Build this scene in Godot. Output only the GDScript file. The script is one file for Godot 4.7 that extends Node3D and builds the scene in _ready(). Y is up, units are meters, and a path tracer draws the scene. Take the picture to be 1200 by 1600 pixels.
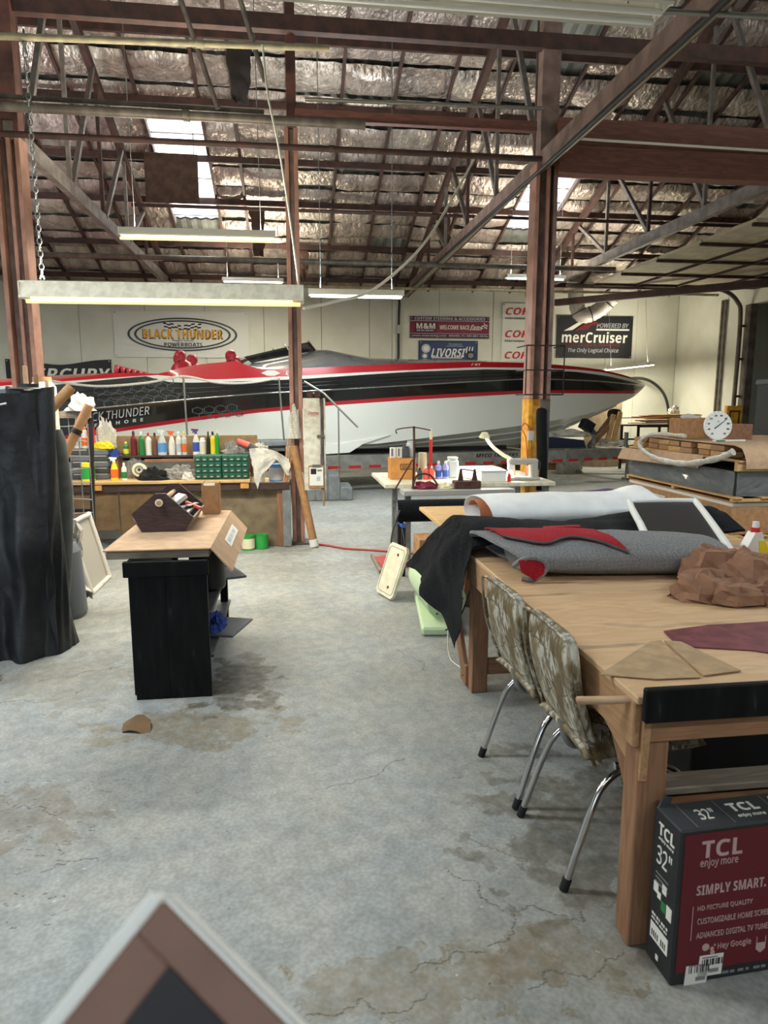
extends Node3D
# A boat workshop: speedboat on a trailer along the back wall, work tables and benches in front, foil-lined roof on steel trusses.

var M := {}
var org := Vector3.ZERO
var taken := {}
var rng := RandomNumberGenerator.new()
var bold: SystemFont
var sans: SystemFont
var serif: SystemFont


func _ready() -> void:
	rng.seed = 7
	view_and_light()
	fonts()
	materials()
	shell()
	roof()
	frame_and_pipes()
	lamps()
	banners()
	boat()
	trailer()
	platform()
	big_table()
	chairs()
	carton()
	table_top_things()
	black_bench()
	fabric_corner()
	workbench()
	aisle_things()
	sewing_table()
	pallet_stack()
	far_right()
	near_frame()
	small_floor_things()


# ---------- camera, sky, sun, exposure ----------
func view_and_light() -> void:
	var cam := Camera3D.new()
	cam.name = "camera"
	add_child(cam)
	cam.position = Vector3(0, 1.62, 0)
	cam.rotation = Vector3(deg_to_rad(-9.204), deg_to_rad(-7.549), 0)
	cam.near = 0.05
	cam.far = 200.0
	var at := CameraAttributesPhysical.new()
	at.frustum_focal_length = 16.2
	at.frustum_focus_distance = 4.5
	at.frustum_near = 0.05
	at.frustum_far = 200.0
	at.exposure_aperture = 4.6
	cam.attributes = at
	cam.current = true
	cam.fov = 73.058
	var we := WorldEnvironment.new()
	we.name = "environment"
	var e := Environment.new()
	e.background_mode = Environment.BG_SKY
	var sky := Sky.new()
	var sm := ProceduralSkyMaterial.new()
	sm.sky_top_color = Color(0.62, 0.74, 0.92)
	sm.sky_horizon_color = Color(0.86, 0.9, 0.95)
	sm.ground_bottom_color = Color(0.45, 0.44, 0.42)
	sm.ground_horizon_color = Color(0.75, 0.76, 0.76)
	sm.energy_multiplier = 4.0
	sky.sky_material = sm
	e.sky = sky
	e.tonemap_mode = Environment.TONE_MAPPER_LINEAR
	e.tonemap_exposure = 1.4
	e.sdfgi_enabled = true
	e.ssao_enabled = true
	e.ssil_enabled = true
	we.environment = e
	add_child(we)
	var sun := DirectionalLight3D.new()
	sun.name = "sun"
	sun.light_energy = 8.0
	sun.light_color = Color(1.0, 0.96, 0.9)
	sun.light_angular_distance = 0.53
	sun.shadow_enabled = true
	sun.rotation = Vector3(deg_to_rad(-58), deg_to_rad(170), 0)
	add_child(sun)


func fonts() -> void:
	bold = SystemFont.new()
	bold.font_names = PackedStringArray(["Droid Sans"])
	bold.font_weight = 700
	sans = SystemFont.new()
	sans.font_names = PackedStringArray(["Droid Sans"])
	serif = SystemFont.new()
	serif.font_names = PackedStringArray(["Droid Serif"])
	serif.font_weight = 700


# ---------- naming ----------
func v(x: float, y: float, z: float) -> Vector3:
	return Vector3(x, y, z)


func numbered(called: String) -> String:
	if not taken.has(called):
		taken[called] = 0
		return called
	taken[called] += 1
	return "%s_%03d" % [called, taken[called]]


func tag(o: Node3D, label: String, category: String, group := "", kind := "") -> void:
	if label:
		o.set_meta("label", label)
	if category:
		o.set_meta("category", category)
	if group:
		o.set_meta("group", group)
	if kind:
		o.set_meta("kind", kind)


func thing(called: String, label: String, category: String, pos := Vector3.ZERO, turn := 0.0, group := "", local := false) -> Node3D:
	var o := Node3D.new()
	o.name = numbered(called)
	add_child(o)
	o.position = pos
	o.rotation.y = turn
	tag(o, label, category, group)
	org = Vector3.ZERO if (local or turn != 0.0) else pos
	return o


func structure(called: String, label := "") -> Node3D:
	var o := Node3D.new()
	o.name = numbered(called)
	add_child(o)
	o.set_meta("kind", "structure")
	if label:
		o.set_meta("label", label)
	org = Vector3.ZERO
	return o


func part(st: SurfaceTool, called: String, m: Material, parent: Node3D, label := "") -> MeshInstance3D:
	st.generate_normals()
	var o := MeshInstance3D.new()
	o.name = called
	o.mesh = st.commit()
	o.material_override = m
	parent.add_child(o, true)
	if label:
		o.set_meta("label", label)
	return o


func place(mesh: Mesh, called: String, m: Material, parent: Node3D, t: Transform3D) -> MeshInstance3D:
	var o := MeshInstance3D.new()
	o.name = called
	o.mesh = mesh
	o.material_override = m
	o.transform = t
	parent.add_child(o, true)
	return o


func mesh_of(st: SurfaceTool) -> ArrayMesh:
	st.generate_normals()
	return st.commit()


func copy_of(o: Node3D, pos: Vector3, turn: float, label: String, called := "") -> Node3D:
	var c: Node3D = o.duplicate()
	var base: String = called if called else String(o.name)
	var r := RegEx.create_from_string("_\\d{3}$")
	c.name = numbered(r.sub(base, ""))
	add_child(c)
	c.position = pos
	c.rotation.y = turn
	c.set_meta("label", label)
	return c


# ---------- shapes ----------
func S() -> SurfaceTool:
	var st := SurfaceTool.new()
	st.begin(Mesh.PRIMITIVE_TRIANGLES)
	return st


func tri(st: SurfaceTool, a: Vector3, b: Vector3, c: Vector3, ref: Vector3) -> void:
	var n := (b - a).cross(c - a)
	if n.dot((a + b + c) / 3.0 - ref) > 0.0:
		var t := b
		b = c
		c = t
	for p in [a, b, c]:
		st.set_uv(Vector2(p.x + p.z, p.y))
		st.add_vertex(p - org)


func flat(st: SurfaceTool) -> void:
	st.set_smooth_group(0xFFFFFFFF)


func box(st: SurfaceTool, c: Vector3, s: Vector3, b := Basis(), bev := 0.004) -> void:
	flat(st)
	var h := s / 2.0
	var e: float = minf(bev, minf(h.x, minf(h.y, h.z)) * 0.49)
	var k := []
	for i in 8:
		var g := Vector3(-1 if i & 1 else 1, -1 if i & 2 else 1, -1 if i & 4 else 1)
		k.append([c + b * (g * Vector3(h.x, h.y - e, h.z - e)), c + b * (g * Vector3(h.x - e, h.y, h.z - e)), c + b * (g * Vector3(h.x - e, h.y - e, h.z))])
	var face := [[[0, 2, 6, 4], [1, 3, 7, 5]], [[0, 1, 5, 4], [2, 3, 7, 6]], [[0, 1, 3, 2], [4, 5, 7, 6]]]
	for ax in 3:
		for f in face[ax]:
			tri(st, k[f[0]][ax], k[f[1]][ax], k[f[2]][ax], c)
			tri(st, k[f[0]][ax], k[f[2]][ax], k[f[3]][ax], c)
	if e <= 0.0005:
		return
	for ax in 3:
		var a1 := (ax + 1) % 3
		var a2 := (ax + 2) % 3
		for i in 8:
			var j := i ^ (1 << ax)
			if i < j:
				tri(st, k[i][a1], k[i][a2], k[j][a2], c)
				tri(st, k[i][a1], k[j][a2], k[j][a1], c)
	for i in 8:
		tri(st, k[i][0], k[i][1], k[i][2], c)


func rod(st: SurfaceTool, a: Vector3, b: Vector3, w: float, h: float, up := Vector3.UP, bev := 0.003) -> void:
	var z := (b - a).normalized()
	var x := up.cross(z)
	if x.length() < 0.01:
		x = Vector3.RIGHT.cross(z)
	x = x.normalized()
	var y := z.cross(x)
	box(st, (a + b) / 2.0, Vector3(w, h, a.distance_to(b)), Basis(x, y, z), bev)


func smooth_path(p: Array, per := 6) -> Array:
	var out := []
	for i in p.size() - 1:
		var p0: Vector3 = p[maxi(i - 1, 0)]
		var p1: Vector3 = p[i]
		var p2: Vector3 = p[i + 1]
		var p3: Vector3 = p[mini(i + 2, p.size() - 1)]
		for k in per:
			out.append(p1.cubic_interpolate(p2, p0, p3, float(k) / per))
	out.append(p[-1])
	return out


func tube(st: SurfaceTool, pts: Array, r, n := 8, cap := true) -> void:
	var rings := []
	var prev := Vector3.ZERO
	for i in pts.size():
		var p: Vector3 = pts[i]
		var d: Vector3 = (pts[mini(i + 1, pts.size() - 1)] - pts[maxi(i - 1, 0)]).normalized()
		var x: Vector3 = prev - d * prev.dot(d) if prev != Vector3.ZERO else d.cross(Vector3.UP if absf(d.y) < 0.9 else Vector3.RIGHT)
		x = x.normalized()
		prev = x
		var y := d.cross(x)
		var rr: float = r[i] if r is Array else r
		var ring := []
		for k in n:
			var t := TAU * k / n
			ring.append(p + (x * cos(t) + y * sin(t)) * rr)
		rings.append(ring)
	st.set_smooth_group(1)
	for i in pts.size() - 1:
		var mid: Vector3 = (pts[i] + pts[i + 1]) / 2.0
		for k in n:
			var l := (k + 1) % n
			tri(st, rings[i][k], rings[i][l], rings[i + 1][l], mid)
			tri(st, rings[i][k], rings[i + 1][l], rings[i + 1][k], mid)
	if cap:
		flat(st)
		for e in [[0, 1], [pts.size() - 1, pts.size() - 2]]:
			for k in n:
				tri(st, pts[e[0]], rings[e[0]][k], rings[e[0]][(k + 1) % n], pts[e[1]])


# profile: Vector2(radius, height) from bottom to top
func lathe(st: SurfaceTool, prof: Array, at := Vector3.ZERO, n := 14, b := Basis(), soft := false) -> void:
	for i in prof.size() - 1:
		st.set_smooth_group(1 if soft else i + 1)
		var p: Vector2 = prof[i]
		var q: Vector2 = prof[i + 1]
		var d := q - p
		for k in n:
			var t0 := TAU * k / n
			var t1 := TAU * (k + 1) / n
			var a := at + b * v(p.x * cos(t0), p.y, p.x * sin(t0))
			var c := at + b * v(p.x * cos(t1), p.y, p.x * sin(t1))
			var e := at + b * v(q.x * cos(t0), q.y, q.x * sin(t0))
			var f := at + b * v(q.x * cos(t1), q.y, q.x * sin(t1))
			var tm := (t0 + t1) / 2.0
			var mid := (a + c + e + f) / 4.0
			var out := b * v(cos(tm) * d.y, -d.x, sin(tm) * d.y)
			if p.x > 0.0001:
				tri(st, a, c, f, mid - out)
			if q.x > 0.0001:
				tri(st, a, f, e, mid - out)


# f(u, v) -> Vector3, u and v in 0..1; side: +1 or -1 turns the front
func grid(st: SurfaceTool, nu: int, nv: int, f: Callable, side := 1, group := 1) -> void:
	st.set_smooth_group(group)
	var p := []
	for j in nv + 1:
		for i in nu + 1:
			p.append(f.call(float(i) / nu, float(j) / nv))
	for j in nv:
		for i in nu:
			var a := j * (nu + 1) + i
			var qd := [a, a + 1, a + nu + 2, a + nu + 1]
			for t in ([[0, 1, 2], [0, 2, 3]] if side > 0 else [[0, 2, 1], [0, 3, 2]]):
				for k in t:
					var w: int = qd[k]
					st.set_uv(Vector2(float(w % (nu + 1)) / nu, float(w / (nu + 1)) / nv))
					st.add_vertex(p[w] - org)


# a cloth or sheet with thickness: front f, back f moved by off
func sheet(st: SurfaceTool, nu: int, nv: int, f: Callable, off: Vector3) -> void:
	grid(st, nu, nv, f, 1, 1)
	grid(st, nu, nv, func(a: float, b: float) -> Vector3: return f.call(a, b) + off, -1, 2)
	grid(st, nu, 1, func(a: float, b: float) -> Vector3: return f.call(a, 0.0) + off * (1.0 - b), 1, 3)
	grid(st, nu, 1, func(a: float, b: float) -> Vector3: return f.call(a, 1.0) + off * b, 1, 4)
	grid(st, 1, nv, func(a: float, b: float) -> Vector3: return f.call(0.0, b) + off * (1.0 - a), 1, 5)
	grid(st, 1, nv, func(a: float, b: float) -> Vector3: return f.call(1.0, b) + off * a, 1, 6)


# outline in xy, from z0 to z1, placed by t
func prism(st: SurfaceTool, poly: Array, z0: float, z1: float, t := Transform3D()) -> void:
	flat(st)
	var pp := PackedVector2Array(poly)
	var ix := Geometry2D.triangulate_polygon(pp)
	var cz := (z0 + z1) / 2.0
	for i in range(0, ix.size(), 3):
		var a := pp[ix[i]]
		var b := pp[ix[i + 1]]
		var c := pp[ix[i + 2]]
		var m := (a + b + c) / 3.0
		for z in [z0, z1]:
			tri(st, t * v(a.x, a.y, z), t * v(b.x, b.y, z), t * v(c.x, c.y, z), t * v(m.x, m.y, cz))
	var ccw := not Geometry2D.is_polygon_clockwise(pp)
	for i in pp.size():
		var a := pp[i]
		var b := pp[(i + 1) % pp.size()]
		var nrm := Vector2(b.y - a.y, a.x - b.x) * (1.0 if ccw else -1.0)
		var m := (a + b) / 2.0 - nrm
		var ref := t * v(m.x, m.y, cz)
		tri(st, t * v(a.x, a.y, z0), t * v(b.x, b.y, z0), t * v(b.x, b.y, z1), ref)
		tri(st, t * v(a.x, a.y, z0), t * v(b.x, b.y, z1), t * v(a.x, a.y, z1), ref)


func ellipse(rx: float, ry: float, n := 28, c := Vector2.ZERO) -> Array:
	var out := []
	for i in n:
		out.append(c + Vector2(rx * cos(TAU * i / n), ry * sin(TAU * i / n)))
	return out


func ring_shape(st: SurfaceTool, outer: Array, inner: Array, z0: float, z1: float, t := Transform3D()) -> void:
	var n := outer.size()
	for i in n:
		var k := (i + 1) % n
		prism(st, [outer[i], outer[k], inner[k], inner[i]], z0, z1, t)


# lettering fitted into a box of size (w, h) centred at pos; basis z points to the reader
func text(parent: Node3D, s: String, w: float, h: float, pos: Vector3, b: Basis, m: Material, font: Font = null, slant := 0.0, called := "lettering") -> MeshInstance3D:
	var tm := TextMesh.new()
	tm.text = s
	tm.font = font if font else bold
	tm.font_size = 48
	tm.pixel_size = 0.01
	tm.depth = 0.02
	tm.curve_step = 2.0
	tm.horizontal_alignment = HORIZONTAL_ALIGNMENT_CENTER
	tm.vertical_alignment = VERTICAL_ALIGNMENT_CENTER
	var ab := tm.get_aabb()
	var sx := w / maxf(ab.size.x, 0.01)
	var sy := h / maxf(ab.size.y, 0.01)
	var bb := Basis(b.x * sx, b.y * sy + b.x * slant * sy, b.z * 0.15)
	var c := ab.get_center()
	return place(tm, called, m, parent, Transform3D(bb, pos - org - bb * c))


func flat_art(parent: Node3D, poly: Array, pos: Vector3, b: Basis, m: Material, called := "emblem", depth := 0.003) -> MeshInstance3D:
	var st := S()
	prism(st, poly, 0.0, depth, Transform3D(b, pos))
	return part(st, called, m, parent)


# a row of small print blocks where the lettering is too small to read
func print_row(parent: Node3D, w: float, h: float, n: int, pos: Vector3, b: Basis, m: Material) -> void:
	for k in n:
		var c := w / n
		var f: float = [0.8, 0.55, 0.7, 0.4][k % 4]
		flat_art(parent, [Vector2(0, 0), Vector2(c * f, 0), Vector2(c * f, h), Vector2(0, h)], pos + b.x * (k * c - w / 2) - b.y * h / 2, b, m, "print_block", 0.001)


func jitter(a: float) -> float:
	return rng.randf_range(-a, a)


# ---------- materials ----------
func mat(called: String, c: Color, rough := 0.8, metal := 0.0) -> StandardMaterial3D:
	var m := StandardMaterial3D.new()
	m.resource_name = called
	m.albedo_color = c
	m.roughness = rough
	m.metallic = metal
	M[called] = m
	return m


func noise(sd: int, f: float, oct := 4, kind := FastNoiseLite.TYPE_SIMPLEX_SMOOTH) -> FastNoiseLite:
	var n := FastNoiseLite.new()
	n.seed = sd
	n.frequency = f
	n.fractal_octaves = oct
	n.noise_type = kind
	return n


func ramp_tex(sd: int, f: float, cols: Array, oct := 4, size := 256, offs: Array = []) -> NoiseTexture2D:
	var t := NoiseTexture2D.new()
	t.width = size
	t.height = size
	t.seamless = true
	t.noise = noise(sd, f, oct)
	var g := Gradient.new()
	var o := PackedFloat32Array()
	for i in cols.size():
		o.append(offs[i] if offs else float(i) / (cols.size() - 1))
	g.offsets = o
	g.colors = PackedColorArray(cols)
	t.color_ramp = g
	return t


func relief(m: StandardMaterial3D, sd: int, f: float, strength: float, oct := 4, size := 256) -> void:
	var t := NoiseTexture2D.new()
	t.width = size
	t.height = size
	t.seamless = true
	t.as_normal_map = true
	t.bump_strength = 8.0
	t.noise = noise(sd, f, oct)
	m.normal_enabled = true
	m.normal_texture = t
	m.normal_scale = strength


func tri_map(m: StandardMaterial3D, scale: Vector3, world := false) -> void:
	m.uv1_triplanar = true
	m.uv1_world_triplanar = world
	m.uv1_scale = scale


# grain runs along the axis whose scale is small
func wood(called: String, a: Color, b: Color, scale: Vector3, sd: int, rough := 0.75) -> StandardMaterial3D:
	var m := mat(called, Color.WHITE, rough)
	m.albedo_texture = ramp_tex(sd, 0.02, [a.darkened(0.25), a, b, a.lerp(b, 0.4), b.lightened(0.08)], 5, 256, [0.0, 0.3, 0.5, 0.7, 1.0])
	tri_map(m, scale)
	return m


func grainy(called: String, a: Color, b: Color, scale: float, sd: int, rough := 0.85, metal := 0.0, f := 0.02, bump := 0.0) -> StandardMaterial3D:
	var m := mat(called, Color.WHITE, rough, metal)
	m.albedo_texture = ramp_tex(sd, f, [a, a.lerp(b, 0.45), b], 5, 256, [0.25, 0.5, 0.75])
	tri_map(m, Vector3.ONE * scale)
	if bump > 0.0:
		relief(m, sd + 50, f * 2.0, bump)
	return m


func rgb(r: int, g: int, b: int) -> Color:
	return Color8(r, g, b)


func materials() -> void:
	# room
	grainy("wall_paint", rgb(212, 212, 198), rgb(205, 204, 188), 0.22, 11, 0.7)
	M.wall_paint.uv1_world_triplanar = true
	grainy("red_steel", rgb(104, 66, 56), rgb(78, 50, 44), 0.8, 12, 0.6, 0.1)
	grainy("dark_red_steel", rgb(78, 50, 43), rgb(54, 37, 33), 0.8, 13, 0.65, 0.1)
	grainy("truss_steel", rgb(132, 124, 118), rgb(104, 94, 88), 0.8, 14, 0.55, 0.2)
	grainy("post_web", rgb(138, 114, 104), rgb(112, 90, 82), 0.7, 25, 0.6, 0.05)
	grainy("post_red", rgb(176, 130, 112), rgb(150, 108, 92), 0.7, 15, 0.6, 0.05)
	grainy("grey_web", rgb(98, 88, 82), rgb(72, 62, 58), 0.7, 16, 0.6, 0.1)
	grainy("yellow_paint", rgb(224, 168, 52), rgb(196, 132, 36), 1.5, 17, 0.6)
	grainy("deck_metal", rgb(150, 152, 146), rgb(122, 122, 116), 0.5, 18, 0.5, 0.3)
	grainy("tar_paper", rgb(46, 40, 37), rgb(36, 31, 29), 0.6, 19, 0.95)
	for i in 4:
		var c: Color = [rgb(184, 168, 158), rgb(172, 156, 146), rgb(192, 178, 166), rgb(166, 150, 142)][i]
		var f := mat("foil_%d" % i, c, 0.36 + 0.05 * i, 0.55)
		f.albedo_texture = ramp_tex(30 + i, 0.012, [c.darkened(0.3), c.darkened(0.05), c.lightened(0.15)], 4)
		f.albedo_color = Color.WHITE
		tri_map(f, Vector3.ONE * 1.1, true)
		relief(f, 40 + i, 0.03, 1.3, 5)
	var fg := mat("fibreglass", rgb(236, 240, 240), 0.6)
	fg.backlight_enabled = true
	fg.backlight = Color(0.92, 0.95, 0.97)
	grainy("pipe_grey", rgb(120, 110, 100), rgb(92, 82, 74), 1.0, 20, 0.5, 0.3)
	grainy("pipe_cream", rgb(176, 164, 130), rgb(146, 134, 108), 1.2, 21, 0.6)
	grainy("brown_board", rgb(84, 60, 48), rgb(66, 47, 39), 1.0, 22, 0.9)
	mat("conduit", rgb(150, 146, 138), 0.35, 0.8)
	mat("white_cable", rgb(226, 222, 206), 0.5)
	mat("black_cable", rgb(24, 24, 25), 0.5)
	mat("housing", rgb(214, 212, 200), 0.5)
	grainy("dusty_housing", rgb(228, 222, 202), rgb(206, 198, 176), 2.0, 23, 0.7)
	lamp_mat("tube_cool", Color(0.94, 1.0, 0.96), 7.0)
	lamp_mat("tube_warm", Color(1.0, 0.97, 0.86), 5.0)
	lamp_mat("lens_yellow", Color(1.0, 0.86, 0.45), 1.0)
	grainy("door_panel", rgb(198, 186, 158), rgb(180, 166, 138), 0.6, 24, 0.7)
	# timber
	wood("ply_top", rgb(206, 171, 132), rgb(192, 156, 118), Vector3(0.35, 1.6, 1.6), 51, 0.6)
	wood("timber_y", rgb(150, 108, 78), rgb(126, 90, 64), Vector3(3.0, 0.3, 3.0), 52)
	wood("timber_x", rgb(158, 114, 80), rgb(134, 96, 66), Vector3(0.3, 3.0, 3.0), 53)
	wood("timber_z", rgb(178, 138, 98), rgb(156, 118, 82), Vector3(3.0, 3.0, 0.3), 54)
	wood("pale_timber_x", rgb(212, 176, 122), rgb(188, 148, 96), Vector3(0.4, 3.0, 3.0), 55)
	wood("pale_timber_z", rgb(208, 170, 116), rgb(184, 144, 94), Vector3(3.0, 3.0, 0.4), 56)
	wood("grey_timber_x", rgb(150, 138, 120), rgb(120, 108, 94), Vector3(0.4, 3.0, 3.0), 57)
	wood("dark_ply", rgb(74, 50, 44), rgb(48, 32, 30), Vector3(0.9, 6.0, 0.9), 58, 0.6)
	wood("red_beam", rgb(130, 82, 68), rgb(104, 66, 56), Vector3(0.3, 2.5, 2.5), 59, 0.7)
	var bw := mat("black_paint", Color.WHITE, 0.55)
	bw.albedo_texture = ramp_tex(60, 0.02, [rgb(10, 11, 11), rgb(17, 18, 18), rgb(22, 25, 24), rgb(58, 66, 62)], 5, 256, [0.0, 0.45, 0.8, 1.0])
	tri_map(bw, Vector3(3.5, 0.5, 3.5))
	bw.metallic_specular = 0.25
	# card and paper
	grainy("cardboard", rgb(178, 134, 92), rgb(160, 118, 80), 2.0, 61, 0.9)
	grainy("pale_cardboard", rgb(190, 158, 126), rgb(176, 144, 114), 1.6, 62, 0.9)
	grainy("orange_cardboard", rgb(212, 150, 84), rgb(196, 134, 72), 2.0, 63, 0.9)
	grainy("drab_panel", rgb(128, 112, 88), rgb(106, 92, 72), 0.9, 88, 0.9)
	grainy("brown_paper", rgb(116, 90, 60), rgb(100, 78, 52), 1.2, 89, 0.9)
	grainy("kraft", rgb(148, 108, 84), rgb(132, 95, 73), 3.0, 64, 0.85)
	grainy("kraft_pattern", rgb(174, 146, 110), rgb(156, 130, 98), 2.5, 65, 0.85)
	mat("paper", rgb(232, 230, 222), 0.8)
	mat("label_paper", rgb(214, 210, 200), 0.8)
	# cloth and vinyl
	grainy("black_fleece", rgb(30, 31, 34), rgb(20, 21, 23), 4.0, 70, 1.0, 0.0, 0.05, 0.5)
	M.black_fleece.metallic_specular = 0.15
	M.black_fleece.rim_enabled = true
	M.black_fleece.rim = 0.08
	grainy("black_vinyl", rgb(34, 36, 40), rgb(26, 28, 31), 1.4, 71, 0.5, 0.0, 0.02, 0.15)
	grainy("navy_vinyl", rgb(24, 28, 36), rgb(18, 20, 27), 1.4, 72, 0.5)
	grainy("charcoal_vinyl", rgb(74, 78, 78), rgb(60, 64, 64), 1.4, 73, 0.6)
	grainy("grey_carpet", rgb(142, 142, 142), rgb(112, 112, 114), 5.0, 74, 1.0, 0.0, 0.06, 0.8)
	grainy("red_carpet", rgb(176, 26, 42), rgb(142, 18, 32), 5.0, 75, 1.0, 0.0, 0.06, 0.8)
	grainy("white_vinyl", rgb(232, 234, 234), rgb(220, 222, 224), 1.0, 76, 0.45)
	grainy("maroon_vinyl", rgb(124, 62, 66), rgb(98, 44, 50), 2.0, 77, 0.5)
	grainy("white_rag", rgb(216, 212, 202), rgb(190, 184, 172), 4.0, 78, 1.0, 0.0, 0.04, 0.6)
	grainy("grey_rag", rgb(150, 146, 140), rgb(112, 108, 104), 4.0, 79, 1.0, 0.0, 0.04, 0.6)
	mat("black_cloth", rgb(22, 22, 24), 0.95)
	mat("yellow_cloth", rgb(226, 204, 40), 0.95)
	mat("blue_cloth", rgb(40, 66, 140), 0.9)
	mat("navy_tarp", rgb(28, 36, 60), 0.7)
	var cl := mat("clear_film", Color(0.86, 0.87, 0.86, 0.16), 0.15)
	cl.transparency = BaseMaterial3D.TRANSPARENCY_ALPHA
	grainy("milky_film", rgb(206, 200, 190), rgb(178, 170, 158), 3.0, 80, 0.35)
	grainy("near_tan", rgb(132, 100, 86), rgb(122, 92, 80), 4.0, 87, 0.6)
	camo()
	# metal and plastic
	mat("chrome", rgb(196, 196, 196), 0.12, 1.0)
	mat("steel", rgb(150, 150, 148), 0.35, 0.9)
	grainy("aluminium", rgb(170, 170, 164), rgb(150, 150, 146), 0.8, 81, 0.35, 0.7)
	grainy("galvanised", rgb(146, 148, 146), rgb(120, 122, 120), 2.0, 82, 0.5, 0.6)
	grainy("rust_iron", rgb(92, 54, 46), rgb(62, 38, 34), 2.0, 83, 0.8)
	mat("black_plastic", rgb(24, 24, 26), 0.45)
	mat("black_iron", rgb(34, 28, 28), 0.6, 0.3)
	mat("rubber", rgb(22, 22, 22), 0.9)
	grainy("grey_step", rgb(128, 132, 132), rgb(110, 114, 114), 1.0, 84, 0.9)
	mat("mint", rgb(186, 206, 168), 0.45)
	grainy("cream_board", rgb(226, 220, 196), rgb(204, 196, 170), 2.0, 85, 0.55)
	grainy("white_board", rgb(222, 218, 204), rgb(198, 192, 174), 2.0, 86, 0.6)
	mat("white_plastic", rgb(230, 230, 226), 0.4)
	mat("grey_plastic", rgb(168, 166, 160), 0.5)
	mat("tray_plastic", rgb(166, 160, 150), 0.5)
	mat("tray_rim", rgb(206, 200, 190), 0.45)
	mat("green_drawer", rgb(24, 82, 62), 0.5)
	mat("dark_grey", rgb(62, 64, 68), 0.6)
	mat("mid_grey", rgb(104, 108, 114), 0.6)
	var glass := mat("smoked_glass", Color(0.1, 0.1, 0.11, 0.75), 0.08)
	glass.transparency = BaseMaterial3D.TRANSPARENCY_ALPHA
	# boat
	for b in [["gel_black", rgb(10, 11, 14)], ["gel_red", rgb(186, 18, 34)], ["gel_white", rgb(232, 232, 224)], ["gel_grey", rgb(112, 116, 120)]]:
		var g := mat(b[0], b[1], 0.25)
		g.clearcoat_enabled = true
		g.clearcoat = 0.8
		g.clearcoat_roughness = 0.05
	mat("hex_grey", rgb(78, 84, 88), 0.5)
	mat("silver_letter", rgb(190, 192, 196), 0.4)
	mat("seat_red", rgb(176, 22, 44), 0.45)
	# print colours
	for c in [["ink_black", rgb(22, 22, 24)], ["ink_white", rgb(226, 224, 214)], ["ink_gold", rgb(222, 160, 34)], ["ink_maroon", rgb(122, 26, 50)], ["ink_plum", rgb(70, 26, 44)], ["ink_blue", rgb(38, 62, 104)], ["ink_pale", rgb(186, 190, 200)], ["ink_red", rgb(184, 24, 38)], ["ink_grey", rgb(120, 120, 120)], ["banner_white", rgb(214, 214, 206)], ["banner_black", rgb(26, 26, 29)], ["oval_slate", rgb(54, 62, 68)], ["carton_red", rgb(92, 12, 22)], ["carton_slate", rgb(58, 61, 63)], ["carton_dark", rgb(29, 31, 33)], ["dull_print", rgb(178, 148, 142)], ["green", rgb(34, 122, 60)], ["bright_green", rgb(40, 150, 60)], ["yellow", rgb(236, 212, 44)], ["orange", rgb(232, 108, 40)], ["red", rgb(200, 36, 34)], ["blue", rgb(52, 84, 170)], ["sky_blue", rgb(92, 150, 206)], ["purple", rgb(96, 56, 124)], ["violet_bottle", rgb(150, 150, 214)], ["coral", rgb(226, 92, 80)], ["dark_red", rgb(104, 20, 30)], ["white_bottle", rgb(228, 226, 216)], ["clear_bottle", rgb(196, 202, 204)], ["brown_bottle", rgb(110, 74, 54)], ["tape_red", rgb(176, 20, 30)], ["hose_red", rgb(186, 64, 60)], ["cream", rgb(226, 216, 180)], ["copper", rgb(178, 106, 70)], ["plum", rgb(72, 46, 92)]]:
		mat(c[0], c[1], 0.6)
	floor_concrete()


func lamp_mat(called: String, c: Color, e: float) -> void:
	var m := mat(called, Color(0.95, 0.95, 0.92), 0.4)
	m.emission_enabled = true
	m.emission = c
	m.emission_energy_multiplier = e


# woodland print: pale bark blotches crossed by dark twigs
func camo() -> void:
	var n := 512
	var im := Image.create(n, n, false, Image.FORMAT_RGB8)
	var a := noise(90, 0.009, 5)
	var b := noise(91, 0.02, 4)
	for y in n:
		for x in n:
			var p := a.get_noise_2d(x, y * 0.7)
			var q := b.get_noise_2d(x * 1.6, y * 0.6)
			var c := rgb(142, 132, 108).lerp(rgb(188, 184, 170), smoothstep(-0.02, 0.2, p))
			c = c.lerp(rgb(112, 94, 58), smoothstep(0.04, 0.22, -p))
			c = c.lerp(rgb(84, 74, 54), 0.7 * smoothstep(0.06, 0.25, q))
			im.set_pixel(x, y, c)
	var r := RandomNumberGenerator.new()
	r.seed = 5
	for k in 80:
		var p := Vector2(r.randf() * n, r.randf() * n)
		var d := Vector2.from_angle(r.randf_range(0, TAU))
		var w := r.randf_range(3.0, 12.0)
		var len := r.randi_range(60, 200)
		for s in len:
			p += d
			d = d.rotated(r.randf_range(-0.06, 0.06))
			var ww := w * (1.0 - 0.7 * s / len)
			for i in range(-int(ww), int(ww) + 1):
				var q := p + d.orthogonal() * i * 0.7
				var e := absf(i) / maxf(ww, 1.0)
				im.set_pixel(posmod(int(q.x), n), posmod(int(q.y), n), rgb(54, 45, 34).lerp(rgb(104, 90, 68), e))
	var m := mat("camo", Color.WHITE, 0.55)
	m.albedo_texture = ImageTexture.create_from_image(im)
	tri_map(m, Vector3.ONE * 2.0)
	relief(m, 92, 0.015, 0.4, 3)


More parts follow.
